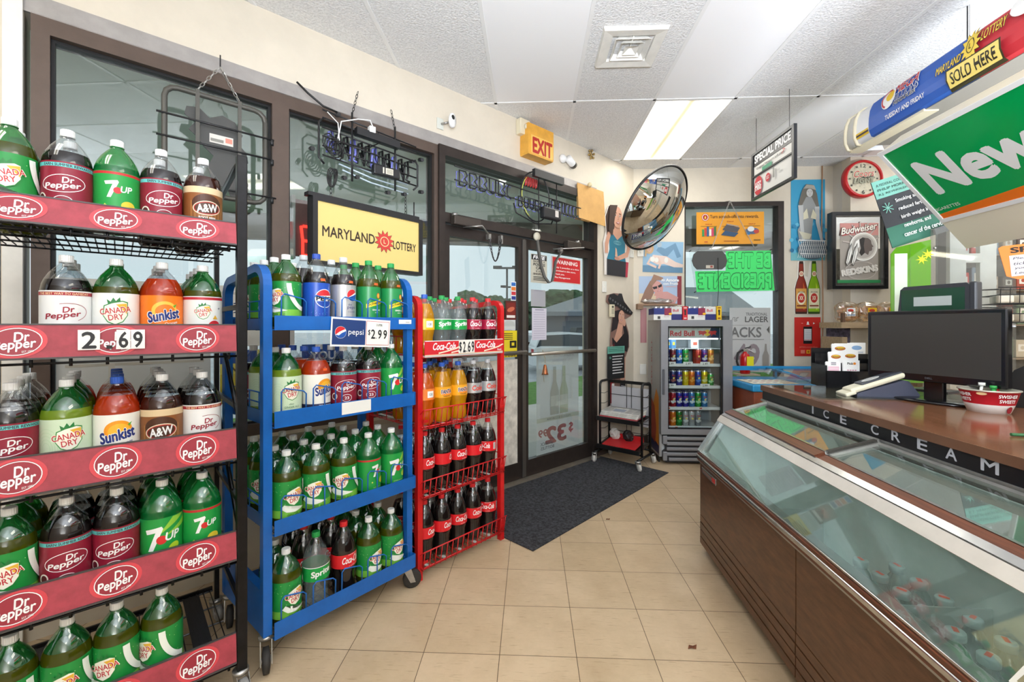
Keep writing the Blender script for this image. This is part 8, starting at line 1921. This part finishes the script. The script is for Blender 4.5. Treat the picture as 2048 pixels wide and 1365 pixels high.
# ================================================================ outside: cars, building, trees, lamps
cwht = P('car_white', (236, 239, 242), .2, coat=.4); cgl = P('car_window', (60, 68, 74), .1); cdk = P('car_dark', (40, 44, 50), .25)
def car(u, Y, ln, h, ang, mat, lab, kind='suv'):
    p = px(u, 652, Y); t = thing('parked_car', lab, 'car', (p.x, p.y, -.65), ang)
    if kind == 'suv': body = [(0, .25), (0, .75), (.10, 1.0), (.35, 1.08), (ln * .72, 1.05), (ln - .15, .85), (ln, .6), (ln, .25)]; cab = [(.12, 1.0), (.35, h), (ln * .35, h + .06), (ln * .55, h), (ln * .76, 1.04)]
    else: body = [(0, .35), (0, 1.0), (ln - .2, 1.05), (ln, .8), (ln, .35)]; cab = [(ln * .34, 1.0), (ln * .38, h), (ln * .62, h), (ln * .72, 1.02)]
    a = MB(); a.prism(body, -.9, .9, mat); a.prism(cab, -.78, .78, mat); a.build('car_body', t)
    a = MB(); c = [(x + (.06 if i < 2 else -.06) * (1 if i in (0, 1, len(cab) - 1, len(cab) - 2) else 0), 1.03 + (z - 1.0) * .82) for i, (x, z) in enumerate(cab)]; a.prism(c, -.80, -.785, cgl); a.prism(c, .785, .80, cgl); a.build('side_window', t)
    for x in (ln * .18, ln * .82):
        for y in (-.82, .72): a = MB(); a.lathe([(0, 0), (.2, 0), (.33, .0), (.34, .02), (.34, .10), (0, .10)], tyre, 24, T(x, y + .10, .34) @ Rx(PI / 2)); a.lathe([(0, -.012), (.2, -.012), (.2, .0)], steel, 16, T(x, y - .0, .34) @ Rx(PI / 2)) ; a.build('wheel', t)
    a = MB(); a.box(-.02, .03, -.85, -.55, .80, .95, ink('#b8222c')); a.box(-.02, .03, .55, .85, .80, .95, ink('#b8222c')); a.build('tail_light', t); return t
car(1058, 19.5, 4.6, 1.62, .15, cwht, 'white car parked outside, seen through the right door'); car(1085, 27, 5.2, 1.85, .1, cdk, 'dark pickup parked behind the white car', 'pickup'); car(880, 36, 4.5, 1.5, .2, P('car_silver', (190, 194, 198), .25, .4), 'silver car parked far left across the lot'); car(985, 46, 4.5, 1.5, .1, cwht, 'white car far across the lot behind the red rack')
bw_ = P('grey_siding', (110, 116, 124), .7); rfm = P('grey_roof', (128, 134, 138), .6, var=.1)
p = px(1085, 652, 42); t = thing('shop_building', 'low grey building with sloped roof across the parking lot', 'building', (p.x, p.y, -.65), .05)
a = MB(); a.box(0, 20, 0, 8, 0, 3.0, bw_); a.build('wall', t); a = MB(); a.add([(-1, -1, 2.9), (21, -1, 2.9), (21, 5, 6.2), (8, 5, 6.2), (-1, -1, 3.3), (21, -1, 3.3)], [(0, 1, 5, 4), (4, 5, 2, 3)], rfm); a.build('roof', t)
for x in (4.6, 6.2): a = MB(); a.box(x, x + 1.2, -.05, .0, .3, 2.3, P('dark_window_glass', (70, 78, 86), .2)); a.build('window', t)
lf = P('tree_foliage', (62, 92, 60), .9, var=.6, vscale=1.2, bump=.8, bscale=3)
def tree(u, Y, w_, h_, lab, sd):
    p = px(u, 652, Y); t = thing('tree', lab, 'tree', (p.x, p.y, -.65), 0, 'trees beyond the parking lot'); random.seed(sd)
    bm = bmesh.new()
    for k in range(9):
        r = bmesh.ops.create_icosphere(bm, subdivisions=3, radius=1); cx_, cz_, rr = random.uniform(-.3, .3) * w_, random.uniform(.35, .82) * h_, random.uniform(.16, .27)
        for v in r['verts']: n_ = 1 + random.uniform(-.16, .16); v.co = Vector((cx_ + v.co.x * rr * w_ * n_, v.co.y * w_ * .25 * n_, cz_ + v.co.z * rr * h_ * n_))
    me = bpy.data.meshes.new('crown'); bm.to_mesh(me); bm.free(); me.materials.append(lf); o = bpy.data.objects.new('crown', me); COL.objects.link(o); o.parent = t
    a = MB(); a.tube([(0, 0, 0), (0, 0, h_ * .5)], .25, P('bark', (84, 74, 64), .9), 8); a.build('trunk', t)
for u, Y, w_, h_, sd, lb in ((905, 60, 8, 5.6, 1, 'tree left of the lamp posts beyond the lot'), (955, 60, 9, 6.4, 2, 'rounded tree seen above the red rack'), (1005, 58, 9, 5.8, 3, 'tree behind the twin lamp posts'), (1050, 66, 9, 5.6, 4, 'tree behind the door edge'), (1105, 70, 14, 8.2, 5, 'wide tree behind the grey building'), (1160, 72, 11, 7.6, 6, 'tree at the right side of the door glass'), (1440, 60, 9, 5.2, 7, 'tree beyond the back window'), (820, 60, 12, 5.0, 8, 'low tree beyond the middle window'), (300, 60, 16, 4.6, 9, 'low tree beyond the left window')): tree(u, Y, w_, h_, lb, sd)
lp = P('lamp_post_dark', (58, 62, 66), .5)
for u, Y, h_, lb in ((1014, 30, 5.9, 'taller dark lamp post in the parking lot'), (1023, 38, 5.3, 'shorter lamp post in the parking lot behind the first'), (548, 34, 5.2, 'distant lamp post beyond the left window')):
    p = px(u, 652, Y); t = thing('lamp_post', lb, 'lamp post', (p.x, p.y, -.65), 0, None); a = MB(); a.tube([(0, 0, 0), (0, 0, h_)], .07, lp, 8); a.build('pole', t); a = MB(); a.box(-.75, .8, -.1, .1, h_ - .02, h_ + .10, lp); a.box(.35, .95, -.18, .18, h_ + .0, h_ + .18, lp); a.box(-.95, -.35, -.18, .18, h_ + .0, h_ + .18, lp); a.build('lamp_head', t)
